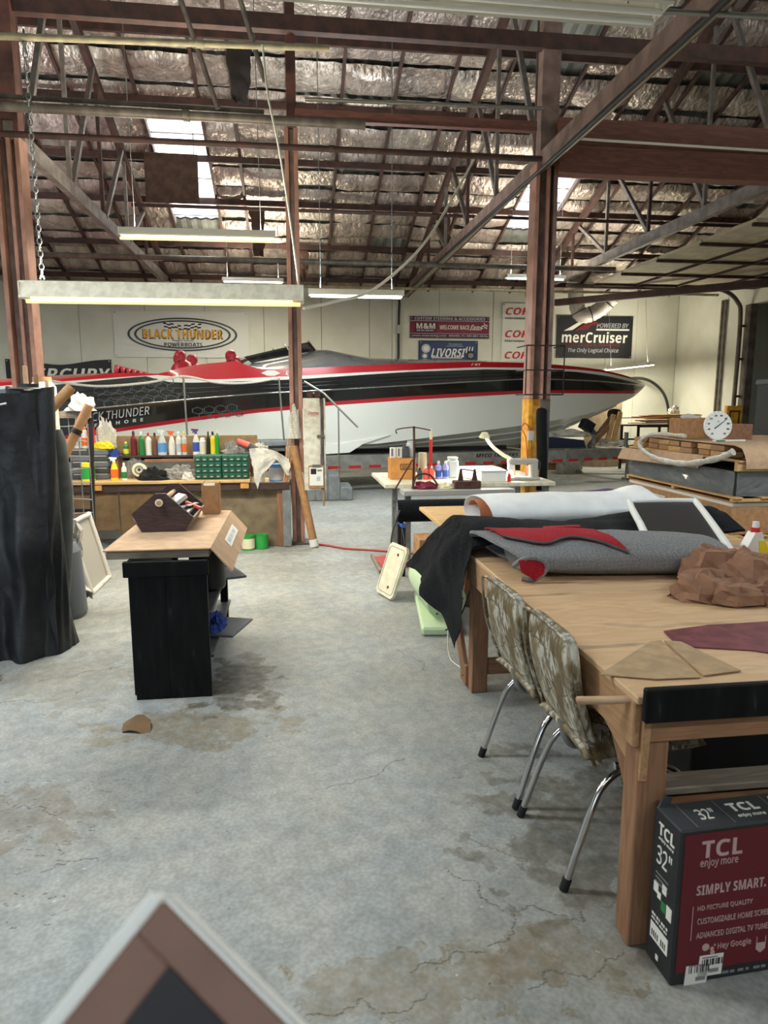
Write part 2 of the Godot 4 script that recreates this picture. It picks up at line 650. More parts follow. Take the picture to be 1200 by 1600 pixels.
func floor_concrete() -> void:
	var n := 2048
	var l := 7.0
	var big := noise(101, 0.0022, 4).get_image(n, n, false, false, true).get_data()
	var mid := noise(102, 0.011, 5).get_image(n, n, false, false, true).get_data()
	var fine := noise(103, 0.16, 3).get_image(n, n, false, false, true).get_data()
	var px := PackedByteArray()
	px.resize(n * n * 3)
	var i := 0
	var o := 0
	for k in n * n:
		var a: float = big[k] - 128
		var b: float = mid[k] - 128
		var c: float = fine[k] - 128
		var g := 150.0 + a * 0.09 + b * 0.07 + c * 0.12
		var warm := b * 0.025 - a * 0.018
		px[o] = clampi(int(g - 1.0 + warm), 0, 255)
		px[o + 1] = clampi(int(g + 1.0), 0, 255)
		px[o + 2] = clampi(int(g - 2.0 - warm * 1.2), 0, 255)
		o += 3
	var im := Image.create_from_data(n, n, false, Image.FORMAT_RGB8, px)
	var r := RandomNumberGenerator.new()
	r.seed = 11
	var edge := noise(104, 0.013, 5)
	# stains: centre x, z, half width, half depth, tint, strength, strength of the tide line
	for s in [[-0.52, -3.36, 0.46, 0.19, rgb(118, 100, 72), 0.6, 0.65], [-0.33, -3.9, 0.2, 0.42, rgb(76, 71, 63), 0.85, 0.5], [-1.3, -4.1, 0.42, 0.4, rgb(126, 118, 102), 0.4, 0.65], [-1.35, -2.65, 0.5, 0.22, rgb(116, 102, 88), 0.5, 0.55], [1.1, -2.3, 0.36, 0.5, rgb(84, 80, 70), 0.65, 0.4], [0.35, -1.66, 0.4, 0.13, rgb(116, 98, 72), 0.4, 0.55], [0.78, -1.72, 0.24, 0.12, rgb(110, 92, 68), 0.35, 0.55], [0.3, -6.6, 0.6, 0.3, rgb(124, 122, 114), 0.5, 0.0], [0.6, -3.2, 0.35, 0.6, rgb(146, 146, 138), 0.3, 0.1], [0.2, -7.4, 1.2, 0.2, rgb(190, 188, 176), 0.35, 0.0]]:
		var cx: float = (s[0] + l / 2) / l * n
		var cy: float = (-1.0 - s[1]) / l * n
		var rx: float = s[2] / l * n
		var ry: float = s[3] / l * n
		for y in range(maxi(0, int(cy - ry * 1.7)), mini(n, int(cy + ry * 1.7))):
			for x in range(maxi(0, int(cx - rx * 1.7)), mini(n, int(cx + rx * 1.7))):
				var q := sqrt(((x - cx) / rx) ** 2 + ((y - cy) / ry) ** 2) + edge.get_noise_2d(x * 1.2, y * 1.2) * 1.1
				if q < 1.0:
					var c := im.get_pixel(x, y)
					var w: float = s[5] * clampf((1.0 - q) * 6.0, 0, 1) * (0.7 + 0.6 * edge.get_noise_2d(x * 4.0, y * 4.0))
					if q > 0.94:
						w = s[6] * clampf(0.6 + 1.6 * edge.get_noise_2d(x * 2.0 + 500, y * 2.0), 0, 1)
					im.set_pixel(x, y, c.lerp(s[4], clampf(w, 0, 1)))
	# cracks: start and end in metres
	for c in [[0.0, -1.62, 0.2, -1.6], [0.2, -1.6, 0.36, -1.64], [0.5, -2.15, 0.66, -1.92], [0.66, -1.92, 0.9, -1.9], [0.62, -2.3, 0.8, -2.12], [0.3, -1.72, 0.55, -1.78], [0.55, -1.78, 0.68, -1.92], [0.62, -1.62, 0.95, -1.74], [-0.38, -3.5, -0.22, -4.3], [-1.5, -4.05, -0.95, -4.25], [-1.2, -3.9, -1.6, -3.75], [-0.9, -2.3, -0.7, -2.34], [-1.3, -2.72, -0.9, -2.66], [0.1, -2.7, 0.5, -2.9], [0.62, -4.3, 0.8, -3.9], [-2.6, -7.2, 3.2, -7.6], [1.1, -6.6, 1.6, -5.2]]:
		var a := Vector2((c[0] + l / 2) / l * n, (-1.0 - c[1]) / l * n)
		var b := Vector2((c[2] + l / 2) / l * n, (-1.0 - c[3]) / l * n)
		var p := a
		var d := (b - a).normalized()
		while p.distance_to(b) > 6.0:
			d = (d * 0.75 + (b - p).normalized() * 0.25 + Vector2(r.randf_range(-0.7, 0.7), r.randf_range(-0.7, 0.7))).normalized()
			p += d * 1.5
			var w := r.randi_range(0, 1)
			for e in range(-w, w + 1):
				var x := int(p.x) + e
				var y := int(p.y)
				if x >= 0 and y >= 0 and x < n and y < n:
					im.set_pixel(x, y, im.get_pixel(x, y).lerp(rgb(72, 66, 58), 0.62))
	# chips and pits, thickest at the left foreground
	for k in 900:
		var near := k < 260
		var wx := r.randf_range(-1.75, -0.75) if near else r.randf_range(-3.4, 3.4)
		var wz := r.randf_range(-2.95, -2.0) if near else r.randf_range(-7.9, -1.1)
		var p := Vector2((wx + l / 2) / l * n, (-1.0 - wz) / l * n)
		var ln := r.randi_range(1, 7 if near else 3)
		var dark := k % 5 != 0
		var dr := Vector2.from_angle(r.randf_range(-0.5, 0.5))
		for e in ln:
			p += dr
			for y in r.randi_range(1, 2):
				var x0 := clampi(int(p.x), 0, n - 1)
				var y0 := clampi(int(p.y) + y, 0, n - 1)
				im.set_pixel(x0, y0, im.get_pixel(x0, y0).lerp(rgb(70, 68, 62) if dark else rgb(222, 222, 214), 0.6))
	var m := mat("concrete", Color.WHITE, 0.62)
	im.generate_mipmaps()
	m.albedo_texture = ImageTexture.create_from_image(im)
	m.detail_enabled = true
	m.detail_blend_mode = BaseMaterial3D.BLEND_MODE_MUL
	m.detail_albedo = ramp_tex(105, 0.012, [rgb(234, 234, 232), rgb(247, 247, 247), rgb(255, 255, 255)], 8, 1024, [0.25, 0.5, 0.75])
	m.detail_uv_layer = BaseMaterial3D.DETAIL_UV_2
	m.uv2_triplanar = true
	m.uv2_scale = Vector3.ONE * 0.9
	relief(m, 106, 0.03, 0.05, 5, 512)


# ---------- the room ----------
const DW := 17.0      # distance of the back wall
const EAVE := 4.25
const SLOPE := 0.354
const XL := -9.2
const XR := 9.8
const ZF := 7.0


func roof_h(d: float) -> float:   # d: distance in front of the camera
	return EAVE + SLOPE * (DW - d) if d > 3.0 else EAVE + SLOPE * 14.0 - SLOPE * (3.0 - d)


func shell() -> void:
	# floor, its texture mirrored from tile to tile
	var fl := structure("floor", "worn grey concrete workshop floor with stains, chips and cracks")
	var st := S()
	flat(st)
	var l := 7.0
	for i in range(-2, 3):
		for j in range(-2, 4):
			var x0 := -3.5 + i * l
			var z0 := -1.0 - j * l
			for t in [[0, 1, 2], [0, 2, 3]]:
				for k in t:
					var a: float = [0.0, 1.0, 1.0, 0.0][k]
					var b: float = [1.0, 1.0, 0.0, 0.0][k]
					st.set_normal(Vector3.UP)
					st.set_uv(Vector2(1.0 - a if i & 1 else a, 1.0 - b if j & 1 else b))
					st.add_vertex(v(clampf(x0 + a * l, -12, 16), 0, clampf(z0 - b * l, -19, 10)))
	part(st, "slab_face", M.concrete, fl)
	var sb := S()
	box(sb, v(2, -0.16, -4.5), v(28, 0.3, 29), Basis(), 0.0)
	part(sb, "slab", M.grey_step, fl)
	# back wall with joints between its tall boards
	var wb := structure("wall_back", "cream painted back wall of tall boards behind the boat")
	var edges := [XL, -7.6, -5.9, -4.75, -3.3, -1.95, -0.6, 0.75, 1.9, 2.45, 3.6, 4.95, 6.5, 7.9, 8.7, XR]
	for i in edges.size() - 1:
		var s := S()
		box(s, v((edges[i] + edges[i + 1]) / 2.0, 2.15, -DW - 0.1 + 0.004 * (i % 2)), v(edges[i + 1] - edges[i] - 0.008, 4.3, 0.2), Basis(), 0.006)
		part(s, "wall_board", M.wall_paint, wb)
	var bk := S()
	box(bk, v(0.3, 2.15, -DW - 0.26), v(19.6, 4.3, 0.1), Basis(), 0.0)
	part(bk, "backing", M.wall_paint, wb)
	# right wall with the overhead door opening
	var wr := structure("wall_right", "cream painted right wall with the tall door opening")
	var t := Transform3D(Basis(Vector3.BACK, Vector3.UP, Vector3.LEFT), v(XR, 0, 0))   # x of the outline runs along +z
	for piece in [[[-17.2, 0], [-14.3, 0], [-14.3, 5.45], [-17.2, 4.45]], [[-14.3, 3.65], [-8.3, 3.65], [-8.3, 7.6], [-14.3, 5.45]], [[-8.3, 0], [7.0, 0], [7.0, 6.0], [-3.0, 9.5], [-8.3, 7.6]]]:
		var s := S()
		var poly := []
		for p in piece:
			poly.append(Vector2(p[0], p[1]))
		prism(s, poly, 0.0, -0.2, t)
		part(s, "wall_panel", M.wall_paint, wr)
	var wl := structure("wall_left", "cream painted left side wall")
	var s2 := S()
	prism(s2, [Vector2(-17.2, 0), Vector2(7, 0), Vector2(7, 6.0), Vector2(-3, 9.5), Vector2(-17.2, 4.45)], 0.0, 0.2, Transform3D(Basis(Vector3.BACK, Vector3.UP, Vector3.LEFT), v(XL, 0, 0)))
	part(s2, "wall_panel", M.wall_paint, wl)
	# front wall behind the camera with its open roller door on the left
	var wf := structure("wall_front", "cream painted front wall with an open roller door")
	for b in [[XL, -6.5, 0.0, 5.8], [-6.5, -2.5, 3.6, 5.8], [-2.5, XR, 0.0, 5.8]]:
		var s := S()
		box(s, v((b[0] + b[1]) / 2.0, (b[2] + b[3]) / 2.0, ZF + 0.1), v(b[1] - b[0], b[3] - b[2], 0.2), Basis(), 0.0)
		part(s, "wall_panel", M.wall_paint, wf)
	# the next bay, seen through the door opening
	var an := structure("wall_annex", "dim cream walls of the next bay beyond the door")
	for b in [[v(13.6, 2.2, -12.0), v(0.2, 4.4, 10.4)], [v(11.8, 2.2, -17.1), v(4.0, 4.4, 0.2)], [v(11.8, 2.2, -6.9), v(4.0, 4.4, 0.2)], [v(11.8, 4.5, -12.0), v(4.0, 0.2, 10.4)]]:
		var s := S()
		box(s, b[0], b[1], Basis(), 0.0)
		part(s, "wall_panel", M.wall_paint, an)
	# baseboard-like sill along the back wall, hidden mostly by the boat
	var bb := structure("baseboard_back", "dark board along the foot of the back wall")
	var s3 := S()
	box(s3, v(0.3, 0.1, -16.98), v(18.9, 0.2, 0.03))
	part(s3, "board", M.dark_red_steel, bb)


func roof() -> void:
	var ce := structure("ceiling", "foil-faced insulation sagging between brown steel battens under a metal roof")
	var sl := Vector3(0, -SLOPE, -1.0).normalized()          # down the slope, away from the camera
	var up := Vector3(0, 1.0, -SLOPE).normalized()
	# ribbed metal deck in pieces round the two skylights: x0, x1, d0, d1
	for r in [[XL, -2.2, 3.0, 17.3], [-2.2, -1.3, 3.0, 12.2], [-2.2, -1.3, 14.85, 17.3], [-1.3, 4.42, 3.0, 17.3], [4.42, 5.35, 3.0, 12.8], [4.42, 5.35, 14.85, 17.3], [5.35, XR, 3.0, 17.3]]:
		var s := S()
		flat(s)
		var n := maxi(2, int((r[1] - r[0]) / 0.1))
		grid(s, n, 1, func(a: float, b: float) -> Vector3:
			var d: float = lerpf(r[2], r[3], b)
			var k := int(round(a * n))
			return v(lerpf(r[0], r[1], a), roof_h(d) + (0.14 if k % 2 else 0.17), -d), -1, 0xFFFFFFFF)
		part(s, "roof_sheet", M.deck_metal, ce)
		var s2 := S()
		var dm: float = (r[2] + r[3]) / 2.0
		box(s2, v((r[0] + r[1]) / 2.0, roof_h(dm) + 0.24, -dm), v(r[1] - r[0], 0.08, (r[3] - r[2]) * sqrt(1.0 + SLOPE * SLOPE)), Basis(Vector3.RIGHT, up, -sl), 0.0)
		part(s2, "roof_board", M.deck_metal, ce)
	var s4 := S()
	box(s4, v(0.3, roof_h(-2.0) + 0.2, 2.0), v(19.4, 0.1, 10.9), Basis(Vector3.RIGHT, v(0, 1, SLOPE).normalized(), v(0, -SLOPE, 1).normalized()), 0.0)
	part(s4, "roof_slope", M.deck_metal, ce)
	# skylights: ribbed translucent sheets with wires under them
	for w in [[-2.2, -1.3, 12.2, 14.85, "window_1", "long white skylight behind the hanging brown board"], [4.42, 5.35, 12.8, 14.85, "window_2", "white skylight behind the right-hand steel post"]]:
		var sk := structure(w[4], w[5])
		var s := S()
		flat(s)
		grid(s, 9, 1, func(a: float, b: float) -> Vector3:
			var d: float = lerpf(w[2], w[3], b)
			return v(lerpf(w[0], w[1], a), roof_h(d) + (0.17 if int(round(a * 9)) % 2 else 0.2), -d), -1, 0xFFFFFFFF)
		part(s, "skylight_pane", M.fibreglass, sk)
		for k in 5:
			var d: float = lerpf(w[2], w[3], (k + 0.6) / 5.0)
			var s2 := S()
			rod(s2, v(w[0], roof_h(d) + 0.1, -d), v(w[1], roof_h(d) + 0.1, -d), 0.02, 0.02)
			part(s2, "wire", M.truss_steel, sk)
		for x in [w[0], w[1]]:
			var s2 := S()
			rod(s2, v(x, roof_h(w[2]) + 0.1, -w[2]), v(x, roof_h(w[3]) + 0.1, -w[3]), 0.05, 0.16)
			part(s2, "curb", M.truss_steel, sk)
	# foil batts: four shapes shared by all
	var shapes := []
	for k in 5:
		var nz := noise(200 + k, 1.3, 3)
		var s := S()
		var sag := 0.035 + 0.016 * k
		grid(s, 6, 5, func(a: float, b: float) -> Vector3:
			var e := (1.0 - 0.55 * pow(absf(2.0 * a - 1.0), 4.0)) * (1.0 - pow(absf(2.0 * b - 1.0), 5.0))
			return v(a - 0.5, -sag * e + 0.03 * nz.get_noise_2d(a * 2.0, b * 2.0) + 0.05 * b * (k % 2) * e, b - 0.5), 1)
		shapes.append(mesh_of(s))
	var cols := [-8.96, -8.14, -7.32, -6.5, -5.68, -4.86, -4.04, -3.2, -2.2, -1.3, -0.78, 0.04, 0.86, 1.68, 2.5, 3.32, 4.42, 5.35, 6.2, 7.0, 7.8, 8.6, 9.5]
	var r2 := RandomNumberGenerator.new()
	r2.seed = 21
	var rows := [9.2, 9.75, 10.3, 10.85, 11.45, 12.05, 12.6, 13.1, 13.6, 14.1, 14.6, 15.1, 15.6, 16.1, 16.55, 17.0]
	for i in cols.size() - 1:
		for j in rows.size() - 1:
			var x: float = (cols[i] + cols[i + 1]) / 2.0
			var d: float = (rows[j] + rows[j + 1]) / 2.0
			if absf(x) > 0.66 * d + 1.2 and x < 0:
				continue
			if (i == 8 and d > 11.9 and d < 15.0) or (i == 16 and d > 12.4 and d < 15.0):
				continue
			if (i == 15 and d < 10.6) or (i == 13 and d > 15.2 and d < 15.7) or (i == 18 and j == 2):
				continue                                     # torn away: bare deck shows
			var lx: float = cols[i + 1] - cols[i] - 0.03
			var lz: float = (rows[j + 1] - rows[j]) * sqrt(1.0 + SLOPE * SLOPE) - r2.randf_range(0.04, 0.12)
			var turn := Basis(Vector3.RIGHT, up, -sl) * Basis(Vector3.UP, r2.randf_range(-0.03, 0.03)) * Basis(Vector3.RIGHT, r2.randf_range(-0.05, 0.05))
			var o := place(shapes[r2.randi() % 5], "insulation_batt", M["foil_%d" % (r2.randi() % 4)], ce, Transform3D(turn * Basis.from_scale(v(lx * (1 if r2.randi() % 2 else -1), 1, lz)), v(x, roof_h(d) + r2.randf_range(0.0, 0.05), -d)))
			o.visible = true
	# battens down the slope and purlins across it
	for x in cols:
		var s := S()
		rod(s, v(x, roof_h(8.6) - 0.03, -8.6), v(x, roof_h(17.0) - 0.03, -17.0), 0.045, 0.06)
		part(s, "batten", M.dark_red_steel, ce)
	for d in [9.3, 10.4, 11.55, 12.75, 13.85, 15.2, 16.45]:
		var s := S()
		rod(s, v(XL, roof_h(d) - 0.12, -d), v(XR - 0.02, roof_h(d) - 0.12, -d), 0.05, 0.1)
		part(s, "purlin", M.dark_red_steel, ce)


func truss(x: float, label: String, d0: float, m: Material) -> void:
	var t := thing("roof_truss", label, "truss", v(x, 4.2, -d0), 0.0, "roof trusses")
	var s := S()
	rod(s, v(x, 4.2, -d0), v(x, 4.2, -16.95), 0.09, 0.17)
	part(s, "bottom_chord", m, t)
	s = S()
	rod(s, v(x, roof_h(d0) - 0.25, -d0), v(x, roof_h(16.6) - 0.2, -16.6), 0.09, 0.13)
	part(s, "top_chord", M.dark_red_steel, t)
	var d := 8.0
	var k := 0
	while d < 15.6:
		s = S()
		rod(s, v(x, 4.26, -d), v(x, roof_h(d) - 0.28, -d), 0.05, 0.05)
		part(s, "upright", M.truss_steel if k % 2 else M.dark_red_steel, t)
		s = S()
		rod(s, v(x + 0.03, 4.26, -d), v(x + 0.03, roof_h(d + 1.3) - 0.28, -d - 1.3), 0.06, 0.06)
		part(s, "web", M.truss_steel, t)
		d += 1.55
		k += 1


func frame_and_pipes() -> void:
	truss(-2.66, "grey steel roof truss running back from the leftmost post", 7.6, M.truss_steel)
	truss(2.78, "brown steel roof truss above the right post carrying conduits", 2.0, M.post_web)
	truss(5.78, "pale grey roof truss running behind the heavy red beam", 7.6, M.truss_steel)
	# posts of built-up steel: two flanges with a web set back between them
	var spec := [[-2.69, 0.25, "broad brown steel post behind the black fabric rolls", 7.7], [0.053, 0.14, "slim brown steel post beside the white shutter board", 7.85], [2.81, 0.25, "broad brown steel post with yellow painted foot", 7.8]]
	for i in 3:
		var x: float = spec[i][0]
		var w: float = spec[i][1]
		var d: float = spec[i][3]
		var t := thing("steel_post", spec[i][2], "post", v(x, 0, -d), 0.0, "steel posts")
		var lo := 0.0 if i != 2 else 1.63
		var hi: float = [4.15, 4.42, 4.15][i]
		for sg in [-1, 1]:
			var s := S()
			box(s, v(x + sg * (w / 2.0 - 0.022), (lo + hi) / 2.0, -d), v(0.044, hi - lo, w * 0.9))
			part(s, "flange", M.post_red if i < 2 or sg < 0 else M.post_web, t)
		var s2 := S()
		box(s2, v(x, (lo + hi) / 2.0, -d), v(w - 0.09, hi - lo, 0.03))
		part(s2, "web", M.post_web, t)
		var su := S()
		box(su, v(x + (0.01 if i == 1 else 0.02), (hi + 7.3) / 2.0, -d), v(0.1 if i == 1 else 0.2, 7.3 - hi, 0.1 if i == 1 else 0.16))
		part(su, "upper_post", M.red_steel if i != 2 else M.post_web, t)
		if i != 1:
			var s3 := S()
			box(s3, v(x + 0.02, (lo + hi) / 2.0, -d + w * 0.36), v(0.035, hi - lo, 0.05))
			part(s3, "stiffener", M.post_red, t)
		if i == 2:
			for sg in [-1, 1]:
				var s := S()
				box(s, v(x + sg * (w / 2.0 - 0.022), lo / 2.0, -d), v(0.05, lo, w * 0.92))
				part(s, "painted_flange" if sg < 0 else "foot_flange", M.yellow_paint if sg < 0 else M.grey_web, t, "yellow painted foot of the post" if sg < 0 else "")
			var s4 := S()
			box(s4, v(x - 0.03, lo / 2.0, -d + 0.02), v(w - 0.12, lo, 0.05))
			part(s4, "painted_web", M.yellow_paint, t)
			# wire cage round the post
			for y in [1.68, 1.95, 2.22]:
				var s := S()
				for q in [[v(-0.2, 0, 0.2), v(0.24, 0, 0.2)], [v(0.24, 0, 0.2), v(0.24, 0, -0.14)], [v(-0.2, 0, 0.2), v(-0.2, 0, -0.14)]]:
					tube(s, [v(x, y, -d) + q[0], v(x, y, -d) + q[1]], 0.008, 5)
				part(s, "cage_wire", M.black_iron, t)
			for q in [v(-0.2, 0, 0.2), v(0.24, 0, 0.2)]:
				var s := S()
				tube(s, [v(x, 1.68, -d) + q, v(x, 2.22, -d) + q], 0.008, 5)
				part(s, "cage_wire", M.black_iron, t)
		else:
			var s5 := S()
			box(s5, v(x, 0.012, -d), v(w + 0.1, 0.024, w + 0.12))
			part(s5, "base_plate", M.grey_web, t)
	# cross beams between the posts
	var beams := [["cross_beam", v(-9.1, 5.37, -7.75), v(9.7, 5.37, -7.75), 0.1, 0.15, "dark_red_steel", "long dark red cross beam highest above the posts"],
		["cross_beam", v(0.1, 4.5, -7.68), v(2.66, 4.5, -7.68), 0.08, 0.1, "red_beam", "short red timber beam between slim post and right post"],
		["heavy_beam", v(2.9, 4.46, -7.7), v(9.7, 4.46, -7.7), 0.16, 0.27, "red_beam", "upper board of the heavy red timber beam at right"],
		["heavy_beam", v(2.9, 4.17, -7.66), v(9.7, 4.17, -7.66), 0.16, 0.28, "red_beam", "lower board of the heavy red timber beam at right"]]
	for b in beams:
		var t := thing(b[0], b[6], "beam", b[1])
		var s := S()
		rod(s, b[1], b[2], b[3], b[4])
		part(s, "beam_body", M[b[5]], t)
	# pipes across the room
	var pipes := [[v(-3.6, 4.22, -5.9), v(0.354, 4.325, -5.9), 0.026, "pipe_cream", "cream pipe along the top left holding the hanging chain"],
		[v(-6, 4.26, -7.2), v(0.77, 4.26, -7.2), 0.045, "pipe_grey", "thick brown-grey pipe ending right of the slim post"],
		[v(-6, 4.385, -7.25), v(-0.2, 4.345, -7.25), 0.024, "pipe_grey", "thin pipe lying just above the thick brown-grey pipe"],
		[v(-6, 4.06, -7.3), v(2.6, 4.06, -7.3), 0.03, "dark_red_steel", "dark pipe running below the other pipes to right post"],
		[v(-2.5, 4.75, -12.3), v(9.7, 4.75, -12.3), 0.03, "dark_red_steel", "dark pipe crossing in front of the left skylight's lower half"],
		[v(-9, 4.05, -12.9), v(6.1, 4.05, -12.9), 0.045, "pipe_grey", "long grey pipe crossing low under the roof above boat"],
		[v(-9, 3.98, -15.2), v(9.7, 3.98, -15.2), 0.03, "pipe_cream", "slim pale pipe near the top of the back wall"],
		[v(0.2, 4.62, -7.6), v(2.7, 4.66, -7.6), 0.02, "conduit", "thin conduit from slim post to right post"],
		[v(2.35, 4.02, -4.5), v(6.0, 4.1, -4.5), 0.018, "conduit", "thin conduit leading right from the white top fixture"],
		[v(3.1, 4.35, -7.52), v(9.6, 4.28, -7.52), 0.014, "white_cable", "thin pale conduit along the heavy red beam"]]
	for p in pipes:
		var t := thing("pipe", p[4], "pipe", p[0])
		var s := S()
		tube(s, [p[0], (p[0] + p[1]) / 2.0, p[1]], p[2], 8)
		part(s, "pipe_body", M[p[3]], t)
		for k in 2:
			var q: Vector3 = p[0].lerp(p[1], 0.35 + 0.4 * k)
			var s2 := S()
			var dir: Vector3 = (p[1] - p[0]).normalized()
			tube(s2, [q - dir * 0.03, q + dir * 0.03], p[2] * 1.25, 8)
			part(s2, "coupling", M[p[3]], t)
	# conduits bundled along the truss of the right post and down the wall
	for k in 4:
		var x: float = 2.68 + 0.045 * k
		var t := thing("conduit", ["black conduit, lowest", "grey conduit, second", "pale conduit, third", "brown conduit, topmost"][k] + " of the bundle under the right post's truss", "conduit", v(x, 4.05, -2.2), 0.0, "conduit bundle")
		var s := S()
		tube(s, smooth_path([v(x, 4.04 + 0.03 * k, -2.2), v(x, 4.02 + 0.03 * k, -6.0), v(x, 4.05 + 0.03 * k, -9.0), v(x, 4.08, -13.0), v(x, 4.06, -16.9)], 4), 0.022, 6)
		part(s, "conduit_run", M[["black_cable", "conduit", "pipe_cream", "red_steel"][k]], t)
	var dp := thing("wall_conduit", "black conduit dropping down the back wall behind the boat", "conduit", v(2.6, 2.4, -16.95))
	var sdp := S()
	tube(sdp, smooth_path([v(2.62, 4.1, -16.95), v(2.6, 3.2, -16.95), v(2.6, 2.7, -16.95), v(2.56, 2.3, -16.95)], 4), 0.03, 6)
	part(sdp, "conduit_run", M.black_cable, dp)
	var bx := S()
	box(bx, v(2.6, 3.3, -16.95), v(0.09, 0.2, 0.08))
	part(bx, "joint_box", M.grey_plastic, dp)
	# drooping white cable from the lamp over the workbench, and the one along the slim post
	var c1 := thing("lamp_cable", "white cable drooping from slim post up to the roof", "cable", v(0.14, 2.55, -7.6))
	var s6 := S()
	tube(s6, smooth_path([v(0.14, 2.5, -7.0), v(0.45, 2.62, -7.4), v(0.95, 2.85, -8.0), v(1.6, 3.45, -8.6), v(2.15, 4.25, -9.2), v(2.6, 5.0, -9.6)], 6), 0.016, 6)
	part(s6, "cable_run", M.white_cable, c1)
	var c2 := thing("lamp_cable", "white cable hanging from cream pipe down to workbench lamp", "cable", v(0.1, 2.5, -5.85))
	var s7 := S()
	tube(s7, smooth_path([v(-0.16, 4.3, -5.86), v(-0.13, 3.95, -5.85), v(-0.06, 3.6, -5.85), v(0.0, 3.2, -5.86), v(0.05, 2.8, -5.86), v(0.08, 2.52, -5.86)], 5), 0.009, 6)
	part(s7, "cable_run", M.white_cable, c2)
	# two slanting conduits dropping from the roof
	for k in 2:
		var a: Vector3 = [v(-0.55, 5.6, -7.0), v(0.25, 5.4, -7.0)][k]
		var b: Vector3 = [v(-0.62, 4.3, -7.1), v(-0.3, 4.3, -7.15)][k]
		if k == 0:
			a = v(-1.05, 5.6, -7.05)
		else:
			a = v(-0.5, 5.6, -7.05)
			b = v(-0.18, 4.55, -7.1)
		var t := thing("drop_conduit", ["left-hand grey conduit slanting down to the thick pipe", "right-hand grey conduit slanting down beside the slim post"][k], "conduit", b)
		var s := S()
		tube(s, [a, b], 0.026, 6)
		part(s, "conduit_run", M.pipe_grey, t)
	# chain from the cream pipe to the lamp over the workbench
	var ch := thing("chain", "steel chain hanging from cream pipe to workbench lamp's left end", "chain", v(-1.9, 2.52, -5.9))
	var link := S()
	org = Vector3.ZERO
	var ring := []
	for k in 9:
		ring.append(v(0.016 * cos(TAU * k / 8), 0.03 * sin(TAU * k / 8), 0))
	tube(link, ring, 0.005, 4, false)
	var lm := mesh_of(link)
	for k in 38:
		place(lm, "link", M.galvanised, ch, Transform3D(Basis(Vector3.UP, PI / 2 * (k % 2)), v(0, 0.03 + k * 0.047, 0)))
	# brown board hung in front of the skylight
	var bp := thing("hanging_board", "dark brown board hung in front of the left skylight", "board", v(-1.84, 4.78, -12.25), 0.02)
	var s8 := S()
	box(s8, v(0, 0.38, 0), v(0.84, 0.76, 0.02))
	part(s8, "panel", M.brown_board, bp)
	for sx in [-0.36, 0.36]:
		var s9 := S()
		tube(s9, [v(sx, 0.76, 0), v(sx, 1.16, 0)], 0.008, 5)
		part(s9, "hanger", M.black_iron, bp)
	# loose flaps of torn backing hanging from the battens
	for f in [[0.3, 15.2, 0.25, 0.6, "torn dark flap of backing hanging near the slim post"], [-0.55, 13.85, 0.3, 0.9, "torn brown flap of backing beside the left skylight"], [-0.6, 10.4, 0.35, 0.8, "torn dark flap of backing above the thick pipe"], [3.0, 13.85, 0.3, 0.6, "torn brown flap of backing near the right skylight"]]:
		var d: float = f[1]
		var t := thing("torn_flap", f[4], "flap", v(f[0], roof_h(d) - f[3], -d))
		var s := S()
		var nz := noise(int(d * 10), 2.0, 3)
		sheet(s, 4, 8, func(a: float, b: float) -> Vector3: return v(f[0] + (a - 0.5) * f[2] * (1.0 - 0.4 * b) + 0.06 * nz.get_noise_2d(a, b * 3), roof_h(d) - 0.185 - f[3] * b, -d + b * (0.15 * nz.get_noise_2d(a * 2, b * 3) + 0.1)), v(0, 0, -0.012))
		part(s, "flap_sheet", M.brown_board if f[2] < 0.32 else M.tar_paper, t)


